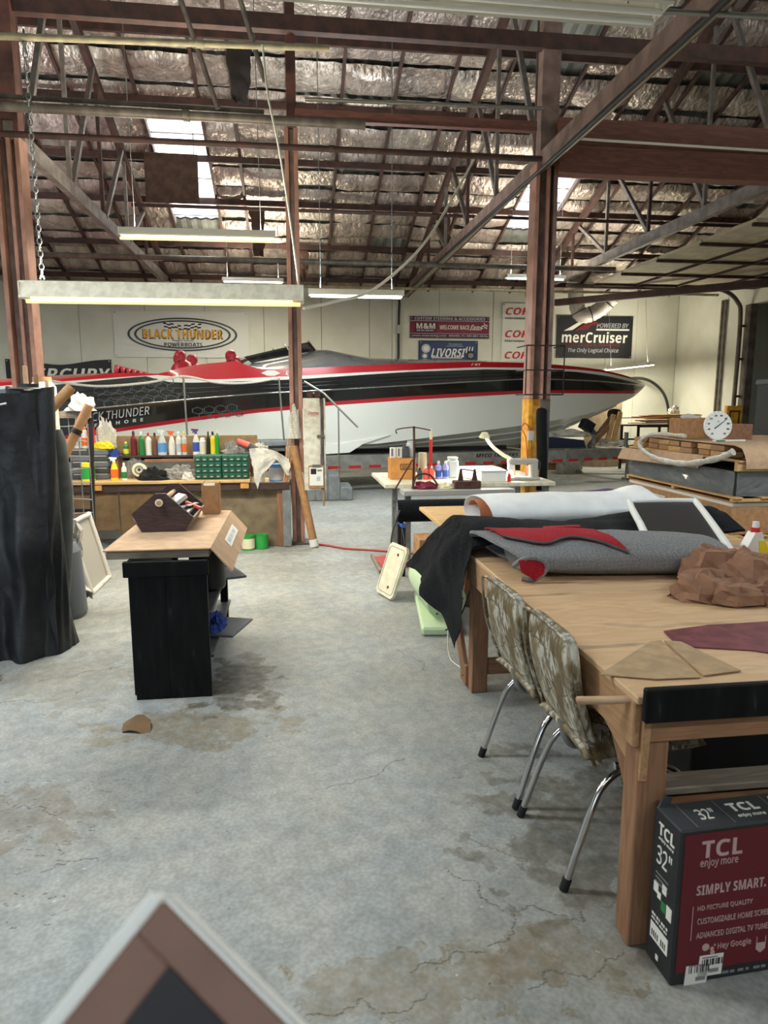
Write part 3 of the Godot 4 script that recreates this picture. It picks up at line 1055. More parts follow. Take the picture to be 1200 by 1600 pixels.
# ---------- lamps ----------
# a fluorescent fitting between a and b: housing, glowing tubes or lens, and an area light under it
func fitting(a: Vector3, b: Vector3, label: String, w: float, h: float, glow: String, energy: float, color: Color, housing := "housing", tubes := 2) -> Node3D:
	var t := thing("fluorescent_lamp", label, "lamp", (a + b) / 2.0, 0.0, "ceiling lamps", true)
	var dir := (b - a).normalized()
	t.basis = Basis(dir, Vector3.UP, dir.cross(Vector3.UP)).orthonormalized()
	var l := a.distance_to(b)
	var s := S()
	prism(s, [Vector2(-w / 2, 0), Vector2(-w * 0.28, h), Vector2(w * 0.28, h), Vector2(w / 2, 0), Vector2(w / 2 - 0.012, -0.012), Vector2(w * 0.25, h * 0.6), Vector2(-w * 0.25, h * 0.6), Vector2(-w / 2 + 0.012, -0.012)], -l / 2, l / 2, Transform3D(Basis(Vector3.FORWARD, Vector3.UP, Vector3.RIGHT)))
	part(s, "housing", M[housing], t)
	for sx in [-1, 1]:
		var s2 := S()
		box(s2, v(sx * (l / 2 - 0.006), h * 0.45, 0), v(0.012, h * 0.95, w * 0.94))
		part(s2, "end_plate", M[housing], t)
	for k in tubes:
		var z := (k - (tubes - 1) / 2.0) * w * 0.36
		var s2 := S()
		tube(s2, [v(-l / 2 + 0.03, -0.016, z), v(0, -0.016, z), v(l / 2 - 0.03, -0.016, z)], 0.019, 8)
		part(s2, "lamp_tube", M[glow], t)
	if energy > 0.0:
		var al := AreaLight3D.new()
		al.name = "area_light"
		al.area_size = Vector2(l * 0.96, w * 0.7)
		al.light_energy = energy
		al.light_color = color
		al.shadow_enabled = true
		al.area_range = 40.0
		al.area_attenuation = 2.0
		al.position = v(0, -0.045, 0)
		al.basis = Basis(Vector3.RIGHT, -PI / 2)
		t.add_child(al)
		var ul := al.duplicate()                 # added upward light to brighten the roof; the housing top is closed
		ul.name = "added_uplight"
		ul.light_energy = energy * 0.8
		ul.area_size = Vector2(l * 0.9, w * 0.4)
		ul.position = v(0, h + 0.02, 0)
		ul.basis = Basis(Vector3.RIGHT, PI / 2)
		t.add_child(ul)
	return t


func hangers(t: Node3D, l: float, _up: float) -> void:
	org = Vector3.ZERO
	var up := roof_h(-t.position.z) - t.position.y - 0.02
	for sx in [-1, 1]:
		var s := S()
		tube(s, [v(sx * l, 0.05, 0), v(sx * l, up, 0)], 0.005, 4)
		part(s, "hanger_wire", M.galvanised, t)


func lamps() -> void:
	var cool := Color(0.93, 0.98, 1.0)
	var day := Color(0.96, 0.985, 1.0)
	var warm := Color(1.0, 0.97, 0.88)
	var l1 := fitting(v(-2.06, 2.4, -5.9), v(0.12, 2.41, -5.9), "long dusty lamp hung low on a chain above the workbench", 0.16, 0.13, "lens_yellow", 6.0, warm, "dusty_housing", 1)
	org = Vector3.ZERO
	var s := S()
	box(s, v(0, -0.015, 0.04), v(2.0, 0.035, 0.1))
	part(s, "lens", M.lens_yellow, l1)
	var l2 := fitting(v(-1.87, 3.45, -8.5), v(-0.14, 3.46, -8.5), "twin-tube lamp with yellow rim hanging left of the slim post", 0.22, 0.08, "tube_warm", 7.5, warm, "housing", 2)
	hangers(l2, 0.7, 1.6)
	s = S()
	box(s, v(0, -0.05, 0.1), v(1.7, 0.03, 0.012))
	part(s, "lens_rim", M.lens_yellow, l2)
	hangers(fitting(v(0.27, 3.07, -10.0), v(1.6, 3.07, -10.0), "bright white lamp just right of the slim post", 0.2, 0.07, "tube_cool", 7.0, cool, "housing", 2), 0.5, 3.0)
	hangers(fitting(v(7.3, 2.33, -15.7), v(8.62, 2.47, -15.9), "slanting bright lamp low in the corner above the bow", 0.18, 0.06, "tube_warm", 5.5, warm, "housing", 2), 0.5, 2.0)
	hangers(fitting(v(4.2, 3.98, -13.6), v(5.4, 3.98, -13.6), "small lamp high beside the foot of the right skylight", 0.18, 0.06, "tube_warm", 8.0, warm, "housing", 1), 0.5, 1.2)
	hangers(fitting(v(-1.3, 3.95, -14.5), v(-0.1, 3.95, -14.5), "small lamp deep under the roof below the left skylight", 0.18, 0.06, "tube_warm", 8.0, warm, "housing", 1), 0.5, 1.0)
	hangers(fitting(v(-0.1, 4.0, -4.5), v(2.35, 4.0, -4.5), "big white unlit fixture at the top edge of the view", 0.3, 0.13, "white_plastic", 0.0, cool, "housing", 2), 1.0, 3.0)
	# unseen fittings added as fill; the near-aisle one is inferred from shadows
	var k := 0
	for p in [v(-2.4, 3.9, -3.3), v(-1.6, 4.0, 1.6), v(2.6, 4.0, 1.4), v(5.6, 4.1, -4.4), v(-5.6, 4.1, -4.2), v(-5.8, 4.0, -11.2)]:
		hangers(fitting(p - v(1.2, 0, 0), p + v(1.2, 0, 0), ["long lamp over the left side of the near aisle", "added unseen lamp behind the photographer to the left", "added unseen lamp behind the photographer to the right", "added unseen lamp over the right-hand bay near the table", "added unseen lamp over the far left bay", "added unseen lamp over the stern of the boat"][k], 0.3, 0.1, "tube_cool", [9.0, 1.8, 6.0, 11.5, 11.0, 12.0][k], day, "housing", 2), 1.0, 2.6)
		k += 1


# ---------- banners on the back wall ----------
const ZB := -16.965
var RD := Basis()


func banner(label: String, x0: float, x1: float, y0: float, y1: float, m: Material, wave := 0.0, called := "banner") -> Node3D:
	var t := thing(called, label, "banner", v((x0 + x1) / 2.0, y0, ZB), 0.0, "banners on the back wall")
	var s := S()
	var nz := noise(int(x0 * 31) + 400, 0.9, 2)
	sheet(s, 16, 6, func(a: float, b: float) -> Vector3:
		var sag := wave * sin(PI * a) * (1.0 - b) - wave * 0.25 * sin(PI * a * 3.0)
		return v(lerpf(x0, x1, a), lerpf(y1, y0, b) - sag, ZB - 0.006 + 0.006 * nz.get_noise_2d(a * 3, b * 2)), v(0, 0, -0.006))
	part(s, "banner_sheet", m, t)
	for q in [[x0 + 0.04, y1 - 0.04], [x1 - 0.04, y1 - 0.04], [x0 + 0.04, y0 + 0.04], [x1 - 0.04, y0 + 0.04]]:
		var s2 := S()
		lathe(s2, [Vector2(0, 0.012), Vector2(0.016, 0.01), Vector2(0.016, 0)], v(q[0], q[1], ZB), 8, Basis(Vector3.RIGHT, PI / 2))
		part(s2, "grommet", M.steel, t)
	return t


func checker(t: Node3D, c: Vector3, w: float, h: float, lean: float) -> void:
	for i in 5:
		for j in 4:
			var b := Basis(v(1, lean * 0.25, 0), v(lean * 0.5, 1, 0), Vector3.BACK)
			flat_art(t, [Vector2(-0.5, -0.5) * Vector2(w / 5, h / 4), Vector2(0.5, -0.5) * Vector2(w / 5, h / 4), Vector2(0.5, 0.5) * Vector2(w / 5, h / 4), Vector2(-0.5, 0.5) * Vector2(w / 5, h / 4)], c + b * v((i - 2) * w / 5, (j - 1.5) * h / 4 + 0.02 * sin(i * 1.4), 0.0), b, M.ink_black if (i + j) % 2 else M.ink_white, "flag_square", 0.004)


func banners() -> void:
	var z := ZB + 0.002
	var t := banner("off-white banner with an oval boat maker's emblem and gold lettering", -4.0, -0.96, 2.6, 3.64, M.banner_white)
	for k in 2:
		var s := S()
		var a: float = 1.0 - 0.12 * k
		ring_shape(s, ellipse(1.24 * a, 0.38 * (a - 0.03 * k), 48), ellipse(1.24 * a - 0.05, 0.38 * (a - 0.03 * k) - 0.035, 48), 0.0, 0.003, Transform3D(RD, v(-2.46, 3.12, z)))
		part(s, "oval_ring", M.oval_slate, t)
	text(t, "BLACK THUNDER", 1.82, 0.22, v(-2.455, 3.122, z + 0.001), RD, M.ink_black, bold)
	text(t, "BLACK THUNDER", 1.78, 0.19, v(-2.46, 3.13, z + 0.006), RD, M.ink_gold, bold)
	text(t, "high-tech", 0.46, 0.06, v(-2.46, 2.98, z), RD, M.oval_slate, sans, 0.2)
	text(t, "POWERBOATS", 0.86, 0.09, v(-2.46, 2.89, z), RD, M.ink_black, bold)
	checker(t, v(-2.68, 3.29, z), 0.4, 0.15, -0.5)
	checker(t, v(-2.24, 3.29, z), 0.4, 0.15, 0.5)
	t = banner("black banner with big slanted white lettering behind the boat's stern", -6.4, -4.1, 1.7, 2.54, M.banner_black, 0.1)
	text(t, "MERCURY", 2.0, 0.27, v(-5.15, 2.2, z + 0.004), RD, M.ink_white, bold, 0.25)
	flat_art(t, [Vector2(-1.1, 0), Vector2(1.1, 0.14), Vector2(1.1, 0.17), Vector2(-1.1, 0.04)], v(-5.2, 1.86, z + 0.004), RD, M.ink_red, "stripe")
	flat_art(t, [Vector2(-0.2, 0), Vector2(0.1, 0), Vector2(0.2, 0.1), Vector2(-0.1, 0.1)], v(-5.95, 1.95, z + 0.004), RD, M.ink_gold, "emblem")
	t = banner("maroon steering and accessories banner with three bands of lettering", 2.88, 4.855, 3.11, 3.62, M.ink_maroon)
	for b in [[3.57, 0.1], [3.16, 0.1]]:
		flat_art(t, [Vector2(-0.985, -b[1] / 2), Vector2(0.985, -b[1] / 2), Vector2(0.985, b[1] / 2), Vector2(-0.985, b[1] / 2)], v(3.868, b[0], z), RD, M.ink_plum, "band")
	for y in [3.515, 3.212]:
		flat_art(t, [Vector2(-0.98, -0.006), Vector2(0.98, -0.006), Vector2(0.98, 0.006), Vector2(-0.98, 0.006)], v(3.868, y, z), RD, M.ink_pale, "rule")
	text(t, "CUSTOM STEERING & ACCESSORIES", 1.75, 0.062, v(3.868, 3.57, z + 0.004), RD, M.ink_pale, bold)
	flat_art(t, [Vector2(-0.27, -0.12), Vector2(0.27, -0.12), Vector2(0.27, 0.11), Vector2(-0.27, 0.11)], v(3.27, 3.365, z), RD, M.ink_plum, "plate")
	text(t, "M&M", 0.46, 0.13, v(3.27, 3.39, z + 0.004), RD, M.ink_white, bold)
	print_row(t, 0.44, 0.03, 8, v(3.27, 3.285, z + 0.004), RD, M.ink_pale)
	text(t, "WELCOME RACE", 0.74, 0.1, v(3.98, 3.365, z + 0.004), RD, M.ink_white, bold)
	text(t, "fans", 0.3, 0.13, v(4.53, 3.37, z + 0.004), RD, M.ink_white, serif, 0.35)
	checker(t, v(4.74, 3.4, z), 0.14, 0.11, 0.4)
	text(t, "www.mmracing.com   MIAMI, FL 305-681-1616", 1.85, 0.052, v(3.868, 3.16, z + 0.004), RD, M.ink_pale, bold)
	t = banner("blue banner with slanted white lettering half hidden by the deck", 3.1, 4.575, 2.4, 3.05, M.ink_blue)
	for e in [[0.735, 0.32, 0.012]]:
		var s := S()
		var a := [Vector2(-e[0], -e[1]), Vector2(e[0], -e[1]), Vector2(e[0], e[1]), Vector2(-e[0], e[1])]
		var b := [Vector2(-e[0] + 0.02, -e[1] + 0.02), Vector2(e[0] - 0.02, -e[1] + 0.02), Vector2(e[0] - 0.02, e[1] - 0.02), Vector2(-e[0] + 0.02, e[1] - 0.02)]
		ring_shape(s, a, b, 0, 0.003, Transform3D(RD, v(3.838, 2.725, z)))
		part(s, "border", M.ink_black, t)
	text(t, "LIVORSI", 0.82, 0.2, v(3.84, 2.76, z), RD, M.ink_white, bold, 0.25)
	flat_art(t, [Vector2(-0.42, 0), Vector2(0.34, 0), Vector2(0.34, 0.02), Vector2(-0.42, 0.02)], v(3.84, 2.63, z), RD, M.ink_white, "rule")
	text(t, "The Leaders in", 0.32, 0.035, v(4.0, 2.97, z), RD, M.ink_pale, sans, 0.2)
	text(t, "Instrument Gauges", 0.4, 0.035, v(4.0, 2.92, z), RD, M.ink_pale, sans, 0.2)
	for g in [[3.28, 2.86, 0.11, "ink_pale"], [3.25, 2.68, 0.08, "ink_grey"], [4.4, 2.7, 0.12, "ink_black"]]:
		flat_art(t, ellipse(g[2], g[2] * 0.95, 18), v(g[0], g[1], z), RD, M[g[3]], "gauge")
		flat_art(t, ellipse(g[2] * 0.6, g[2] * 0.55, 14), v(g[0], g[1], z + 0.004), RD, M.ink_white if g[3] != "ink_black" else M.ink_grey, "gauge_face")
	for k in 3:
		flat_art(t, [Vector2(0, 0), Vector2(0.03, 0), Vector2(0.05, 0.16), Vector2(0.02, 0.13)], v(4.27 + 0.07 * k, 2.76, z), RD, M.ink_white, "flame_mark")
	t = banner("white banner with three rows of red slanted lettering behind right post", 5.18, 6.46, 2.2, 3.96, M.banner_white)
	for k in 3:
		var y: float = [3.77, 3.23, 2.72][k]
		text(t, "CORSA", 0.95, 0.17, v(5.74, y, z), RD, M.ink_red, bold, 0.3)
		text(t, "PERFORMANCE EXHAUST", 1.05, 0.045, v(5.78, y - 0.17, z), RD, M.ink_black, bold)
	t = banner("black banner with white curved lettering and a red wave at right", 6.58, 8.58, 2.66, 3.69, M.banner_black, 0.01)
	text(t, "merCruiser", 1.72, 0.27, v(7.58, 3.17, z + 0.003), RD, M.ink_white, bold, 0.04)
	text(t, "POWERED BY", 0.82, 0.11, v(8.04, 3.46, z + 0.003), RD, M.ink_pale, sans, 0.2)
	flat_art(t, [Vector2(-0.45, 0), Vector2(0.42, 0), Vector2(0.42, 0.04), Vector2(-0.45, 0.04)], v(8.06, 3.34, z + 0.003), RD, M.ink_white, "rule")
	text(t, "The Only Logical Choice", 1.34, 0.13, v(7.55, 2.84, z + 0.003), RD, M.ink_pale, sans, 0.15)
	flat_art(t, [Vector2(0, 0), Vector2(0.22, 0.02), Vector2(0.5, 0.2), Vector2(0.68, 0.27), Vector2(0.6, 0.3), Vector2(0.42, 0.24)], v(6.76, 3.32, z + 0.003), RD, M.ink_white, "wave")
	flat_art(t, [Vector2(0.24, 0.02), Vector2(0.6, 0.06), Vector2(0.7, 0.16), Vector2(0.95, 0.2), Vector2(0.8, 0.26), Vector2(0.66, 0.24), Vector2(0.5, 0.19)], v(6.78, 3.3, z + 0.003), RD, M.dark_red, "wave")
	text(t, "STERN DRIVES & INBOARDS", 1.5, 0.07, v(7.5, 2.99, z + 0.003), RD, M.dark_red, bold)


# ---------- the boat ----------
const BO := Vector3(0.53, 0.0, -13.23)      # origin of the boat's own axes
const BA := 0.18326                           # turn of its keel line, radians
const BL := 7.315                             # bow
const BS := -5.35                             # stern
var T0 := [[-5.4, 1.86], [-4.25, 1.936], [-3.52, 2.04], [-3.07, 2.03], [-2.79, 2.03], [-2.65, 2.1], [-2.25, 2.186], [-1.66, 2.246], [-1.54, 2.207], [-1.38, 2.138], [-1.2, 2.119], [-0.56, 2.149], [0.41, 2.206], [1.32, 2.26], [2.65, 2.314], [3.78, 2.321], [4.21, 2.305], [5.05, 2.278], [5.77, 2.23], [6.57, 2.12], [7.05, 2.01], [7.32, 1.95]]
var T1 := [[-5.4, 1.8], [-4.25, 1.9], [-3.3, 1.98], [-2.79, 2.015], [-2.57, 1.961], [-1.97, 1.947], [-0.73, 2.016], [0.41, 2.087], [1.32, 2.138], [2.65, 2.211], [3.78, 2.226], [4.21, 2.229], [5.05, 2.216], [5.77, 2.18], [6.8, 2.05], [7.32, 1.945]]
var T2 := [[-5.4, 1.75], [-4.25, 1.86], [-3.52, 1.943], [-3.07, 1.99], [-2.72, 1.9], [-2.37, 1.893], [-1.35, 1.931], [-0.55, 1.97], [0.41, 2.044], [1.36, 2.111], [2.92, 2.181], [4.24, 2.181], [5.05, 2.172], [5.96, 2.101], [7.05, 1.96], [7.32, 1.942]]
var T3 := [[-5.4, 1.33], [-3.96, 1.484], [-2.47, 1.63], [-1.35, 1.724], [-0.74, 1.757], [1.31, 1.876], [2.64, 1.956], [3.77, 2.016], [4.19, 2.022], [5.04, 2.015], [5.75, 1.994], [7.05, 1.934], [7.32, 1.94]]
var T4 := [[-5.4, 0.93], [-3.53, 1.182], [-2.47, 1.334], [-1.35, 1.472], [-0.73, 1.523], [-0.15, 1.587], [1.38, 1.687], [2.66, 1.754], [3.8, 1.801], [5.07, 1.815], [6.17, 1.81], [7.0, 1.82], [7.32, 1.938]]
var T5 := [[-5.4, 0.87], [-3.54, 1.121], [-2.47, 1.271], [-1.35, 1.409], [-0.72, 1.459], [-0.15, 1.522], [1.38, 1.619], [2.68, 1.684], [3.81, 1.741], [5.08, 1.752], [6.18, 1.751], [6.94, 1.755], [7.32, 1.935]]
var T6 := [[-5.4, 0.8], [-0.12, 0.86], [0.76, 0.84], [2.2, 0.972], [3.58, 1.106], [4.33, 1.182], [5.4, 1.322], [6.22, 1.5], [6.85, 1.68], [7.32, 1.934]]
var T7 := [[-5.4, 0.62], [2.64, 0.62], [3.6, 0.64], [4.73, 0.77], [6.02, 1.28], [6.98, 1.66], [7.32, 1.932]]
var TK := [[-5.4, 1.95], [-4.0, 2.06], [-3.0, 2.06], [-2.79, 2.05], [-1.5, 2.22], [-1.34, 2.31], [-0.5, 2.46], [0.02, 2.55], [0.83, 2.4], [1.76, 2.39], [3.17, 2.39], [4.32, 2.37], [5.5, 2.29], [6.57, 2.15], [7.32, 1.95]]
var TB := []


func tab(t: Array, u: float) -> float:
	for i in t.size() - 1:
		if u <= t[i + 1][0]:
			return lerpf(t[i][1], t[i + 1][1], clampf((u - t[i][0]) / (t[i + 1][0] - t[i][0]), 0, 1))
	return t[-1][1]


func beam(u: float) -> float:
	var t := clampf((u + 1.0) / (BL + 1.0), 0, 1)
	return maxf(1.25 * pow(maxf(1.0 - pow(t, 2.4), 0.0), 0.75), 0.004)


# a band of the hull between two height curves; k: share of the half beam at each; sd: +1 near side, -1 far side
func hull_band(t: Node3D, called: String, m: Material, ta: Array, tb: Array, ka: float, kb: float, u0: float, u1: float, n := 56, nv := 2) -> void:
	var s := S()
	for sd in [1, -1]:
		grid(s, n, nv, func(a: float, b: float) -> Vector3:
			var u := lerpf(u0, u1, a)
			var hb := maxf(lerpf(tab(ta, u), tab(tb, u), b), tab(T7, u))
			return v(u, hb, sd * beam(u) * lerpf(ka, kb, b)), -sd, 1 if sd > 0 else 2)
	part(s, called, m, t)


func hull_point(u: float, h: float, off := 0.004) -> Vector3:
	var h4 := tab(T4, u)
	var k := 0.0
	var h3 := tab(T3, u)
	if h > h4:
		k = lerpf(1.0, 0.97, clampf((h3 - h) / maxf(h3 - h4, 0.01), 0, 1))
	else:
		k = lerpf(0.97, 0.85, clampf((h4 - h) / maxf(h4 - tab(T6, u), 0.01), 0, 1))
	return v(u, h, beam(u) * k + off)


func boat() -> void:
	var t := thing("speedboat", "long red, black and white speedboat on a trailer along the back wall", "boat", BO, BA, "", true)
	hull_band(t, "side_stripe", M.gel_red, T0, T1, 0.985, 1.0, BS, BL, 72)
	hull_band(t, "pinstripe", M.gel_white, T1, T2, 1.0, 1.0, BS, BL, 72)
	hull_band(t, "topside", M.gel_black, T2, T3, 1.0, 1.0, BS, BL, 72)
	hull_band(t, "topside_lower", M.gel_black, T3, T4, 1.0, 0.97, BS, BL, 72)
	hull_band(t, "waterline_stripe", M.gel_red, T4, T5, 0.97, 0.95, BS, BL, 72)
	hull_band(t, "hull_side", M.gel_white, T5, T6, 0.95, 0.85, BS, BL, 72)
	hull_band(t, "hull_bottom", M.gel_white, T6, T7, 0.85, 0.0, BS, BL, 72, 3)
	# spray rails and rub rail
	for sd in [1, -1]:
		var s := S()
		var pts := []
		for i in 50:
			var u := lerpf(BS, 7.2, i / 49.0)
			pts.append(v(u, tab(T3, u), sd * beam(u) * 1.0))
		tube(s, pts, 0.018, 6)
		part(s, "rub_rail", M.chrome, t)
		for q in [[0.72, 0.3], [0.45, 0.62]]:
			s = S()
			pts = []
			for i in 40:
				var u := lerpf(-0.2 if q[1] < 0.5 else 0.6, 6.4, i / 39.0)
				var hh := lerpf(tab(T6, u), tab(T7, u), q[1])
				pts.append(v(u, hh - 0.005, sd * beam(u) * 0.85 * (1.0 - q[1])))
			tube(s, pts, 0.022, 5)
			part(s, "spray_rail", M.gel_white, t)
	# upper body ridge lines
	for q in [0.35, 0.62]:
		var s := S()
		var pts := []
		for i in 50:
			var u := lerpf(BS, 6.9, i / 49.0)
			pts.append(v(u, lerpf(tab(T2, u), tab(T3, u), q), beam(u) * 1.002))
		tube(s, pts, 0.012, 5)
		part(s, "ridge", M.gel_black, t)
	# stepped notch in the bottom
	var sn := S()
	prism(sn, [Vector2(-0.85, 0.84), Vector2(0.1, 0.86), Vector2(1.05, 1.0), Vector2(0.55, 0.86), Vector2(0.28, 0.7), Vector2(-0.85, 0.66)], 0.98, 1.085)
	part(sn, "hull_step", M.gel_white, t)
	# transom
	var s := S()
	var poly := []
	for c in [[T0, 0.985], [T3, 1.0], [T4, 0.97], [T6, 0.85]]:
		poly.append(Vector2(beam(BS) * c[1], tab(c[0], BS)))
	poly.append(Vector2(0, tab(T7, BS)))
	for i in range(3, -1, -1):
		poly.append(Vector2(-poly[i].x, poly[i].y))
	prism(s, poly, 0.0, 0.02, Transform3D(Basis(Vector3.BACK, Vector3.UP, Vector3.LEFT), v(BS + 0.01, 0, 0)))
	part(s, "transom", M.gel_black, t)
	# decks: red aft deck, open cockpit floor, grey foredeck
	s = S()
	grid(s, 24, 10, func(a: float, b: float) -> Vector3:
		var u := lerpf(BS, -2.8, a)
		var w := 2.0 * b - 1.0
		return v(u, lerpf(tab(T0, u), tab(TK, u), 1.0 - w * w), w * beam(u) * 0.985), -1)
	part(s, "aft_deck", M.gel_red, t)
	s = S()
	grid(s, 56, 12, func(a: float, b: float) -> Vector3:
		var u := lerpf(-1.5, BL, a)
		var w := 2.0 * b - 1.0
		return v(u, lerpf(tab(T0, u), maxf(tab(TK, u), tab(T0, u) + 0.01), 1.0 - pow(absf(w), 2.4)), w * beam(u) * 0.985), -1)
	part(s, "foredeck", M.gel_grey, t)
	s = S()
	box(s, v(-2.15, 1.4, 0), v(1.3, 0.04, 2.3))
	part(s, "cockpit_floor", M.gel_grey, t)
	# windscreen: low smoked strip wrapping the cockpit front
	s = S()
	var curve := func(a: float) -> Vector2:      # a: 0 near side .. 1 far side
		var w := 2.0 * a - 1.0
		return Vector2(-0.2 - 1.28 * pow(absf(w), 3.0), -w * 0.82)
	sheet(s, 30, 2, func(a: float, b: float) -> Vector3:
		var p: Vector2 = curve.call(a)
		var top: float = lerpf(2.34, 2.67, clampf((p.x + 1.48) / 1.28, 0, 1))
		var bot: float = lerpf(2.24, 2.52, clampf((p.x + 1.48) / 1.28, 0, 1))
		return v(p.x + b * 0.12, lerpf(top, bot, b), p.y), v(0.008, 0, 0))
	part(s, "windscreen", M.smoked_glass, t)
	for a in [0.12, 0.5, 0.88]:
		s = S()
		var p: Vector2 = curve.call(a)
		tube(s, [v(p.x + 0.14, 2.36 + 0.14 * sin(PI * a), p.y), v(p.x, 2.52 + 0.19 * sin(PI * a), p.y)], 0.012, 5)
		part(s, "windscreen_post", M.chrome, t)
	# bolster seats: rounded backs and heads
	for q in [[-2.48, 0.35, 2.2, 0.22], [-2.27, 0.0, 2.16, 0.2], [-1.63, 0.35, 2.22, 0.2], [-1.5, -0.1, 2.14, 0.18], [-2.48, -0.45, 2.2, 0.2]]:
		s = S()
		lathe(s, [Vector2(0.02, -0.75), Vector2(0.2, -0.7), Vector2(0.22, -0.2), Vector2(0.19, 0.02), Vector2(0.12, 0.07), Vector2(0.1, 0.1), Vector2(0.115, 0.15), Vector2(0.1, 0.22), Vector2(0.05, 0.255), Vector2(0, 0.26)], v(q[0], q[2], q[1]), 16, Basis(Vector3.BACK, 0.15).scaled(v(0.85, 1, 1.0)), true)
		var seat := part(s, "bolster_seat", M.seat_red, t)
		s = S()
		tube(s, [v(q[0] - 0.06, q[2] + 0.08, q[1] + 0.1), v(q[0] + 0.02, q[2] - 0.1, q[1] + 0.2)], 0.015, 5)
		part(s, "strap", M.black_plastic, seat)
	# aft bench cushion in ribs
	for k in 6:
		s = S()
		lathe(s, [Vector2(0, -0.12), Vector2(0.1, -0.1), Vector2(0.12, 0), Vector2(0.09, 0.09), Vector2(0, 0.11)], v(-3.5 + k * 0.085, 2.09 - 0.012 * k, 0.45), 12, Basis.from_scale(v(0.55, 0.95 - 0.1 * k, 4.2)), true)
		part(s, "cushion_rib", M.seat_red, t)
	# coaming behind the seats
	s = S()
	prism(s, [Vector2(-2.8, 1.95), Vector2(-1.5, 1.95), Vector2(-1.5, 2.2), Vector2(-1.66, 2.236), Vector2(-2.25, 2.176), Vector2(-2.65, 2.09)], 1.08, 1.14)
	prism(s, [Vector2(-2.8, 1.95), Vector2(-1.5, 1.95), Vector2(-1.5, 2.2), Vector2(-1.66, 2.236), Vector2(-2.25, 2.176), Vector2(-2.65, 2.09)], -1.14, -1.08)
	part(s, "coaming", M.gel_red, t)
	# hexagon decals
	var pats := [[-3.7, 1.66, 7], [-3.62, 1.56, 7], [-3.75, 1.76, 6], [-2.3, 1.45, 4], [-2.2, 1.36, 4], [-3.1, 1.88, 3]]
	var k2 := 0
	for p in pats:
		for i in p[2]:
			var c := Vector2(p[0] + i * 0.185, p[1] + i * 0.0165)
			var sh := S()
			for e in 6:
				var quad := []
				for w in [[e, 0.098], [e + 1, 0.098], [e + 1, 0.082], [e, 0.082]]:
					var an: float = PI / 6 + w[0] * PI / 3
					quad.append(hull_point(c.x + w[1] * cos(an), c.y + w[1] * 0.6 * sin(an), 0.006))
				tri(sh, quad[0], quad[1], quad[2], quad[0] - Vector3.BACK)
				tri(sh, quad[0], quad[2], quad[3], quad[0] - Vector3.BACK)
			part(sh, "hexagon_decal", M.hex_grey, t)
			k2 += 1
	# lettering along the topside
	var dirx := (hull_point(-2.5, 1.45) - hull_point(-4.1, 1.26)).normalized()
	var bs := Basis(dirx, v(-dirx.y, dirx.x, 0), Vector3.BACK)
	text(t, "BLACK THUNDER", 1.1, 0.125, hull_point(-3.58, 1.395, 0.02), bs, M.silver_letter, sans, 0.25)
	text(t, "O  F  F  S  H  O  R  E", 0.85, 0.05, hull_point(-3.56, 1.265, 0.03), bs, M.silver_letter, bold, 0.2)
	# small emblems on the red stripe
	flat_art(t, [Vector2(-0.16, 0), Vector2(-0.06, 0.045), Vector2(0.06, 0.045), Vector2(0.16, 0), Vector2(0.06, -0.045), Vector2(-0.06, -0.045)], v(-1.1, 2.06, 1.245), RD, M.ink_white, "emblem")
	text(t, "43", 0.07, 0.07, v(-0.82, 2.06, 1.25), RD, M.ink_white)
	text(t, "/ BT", 0.2, 0.035, v(2.66, 2.26, 1.17), Basis(Vector3.UP, 0.12), M.ink_white)


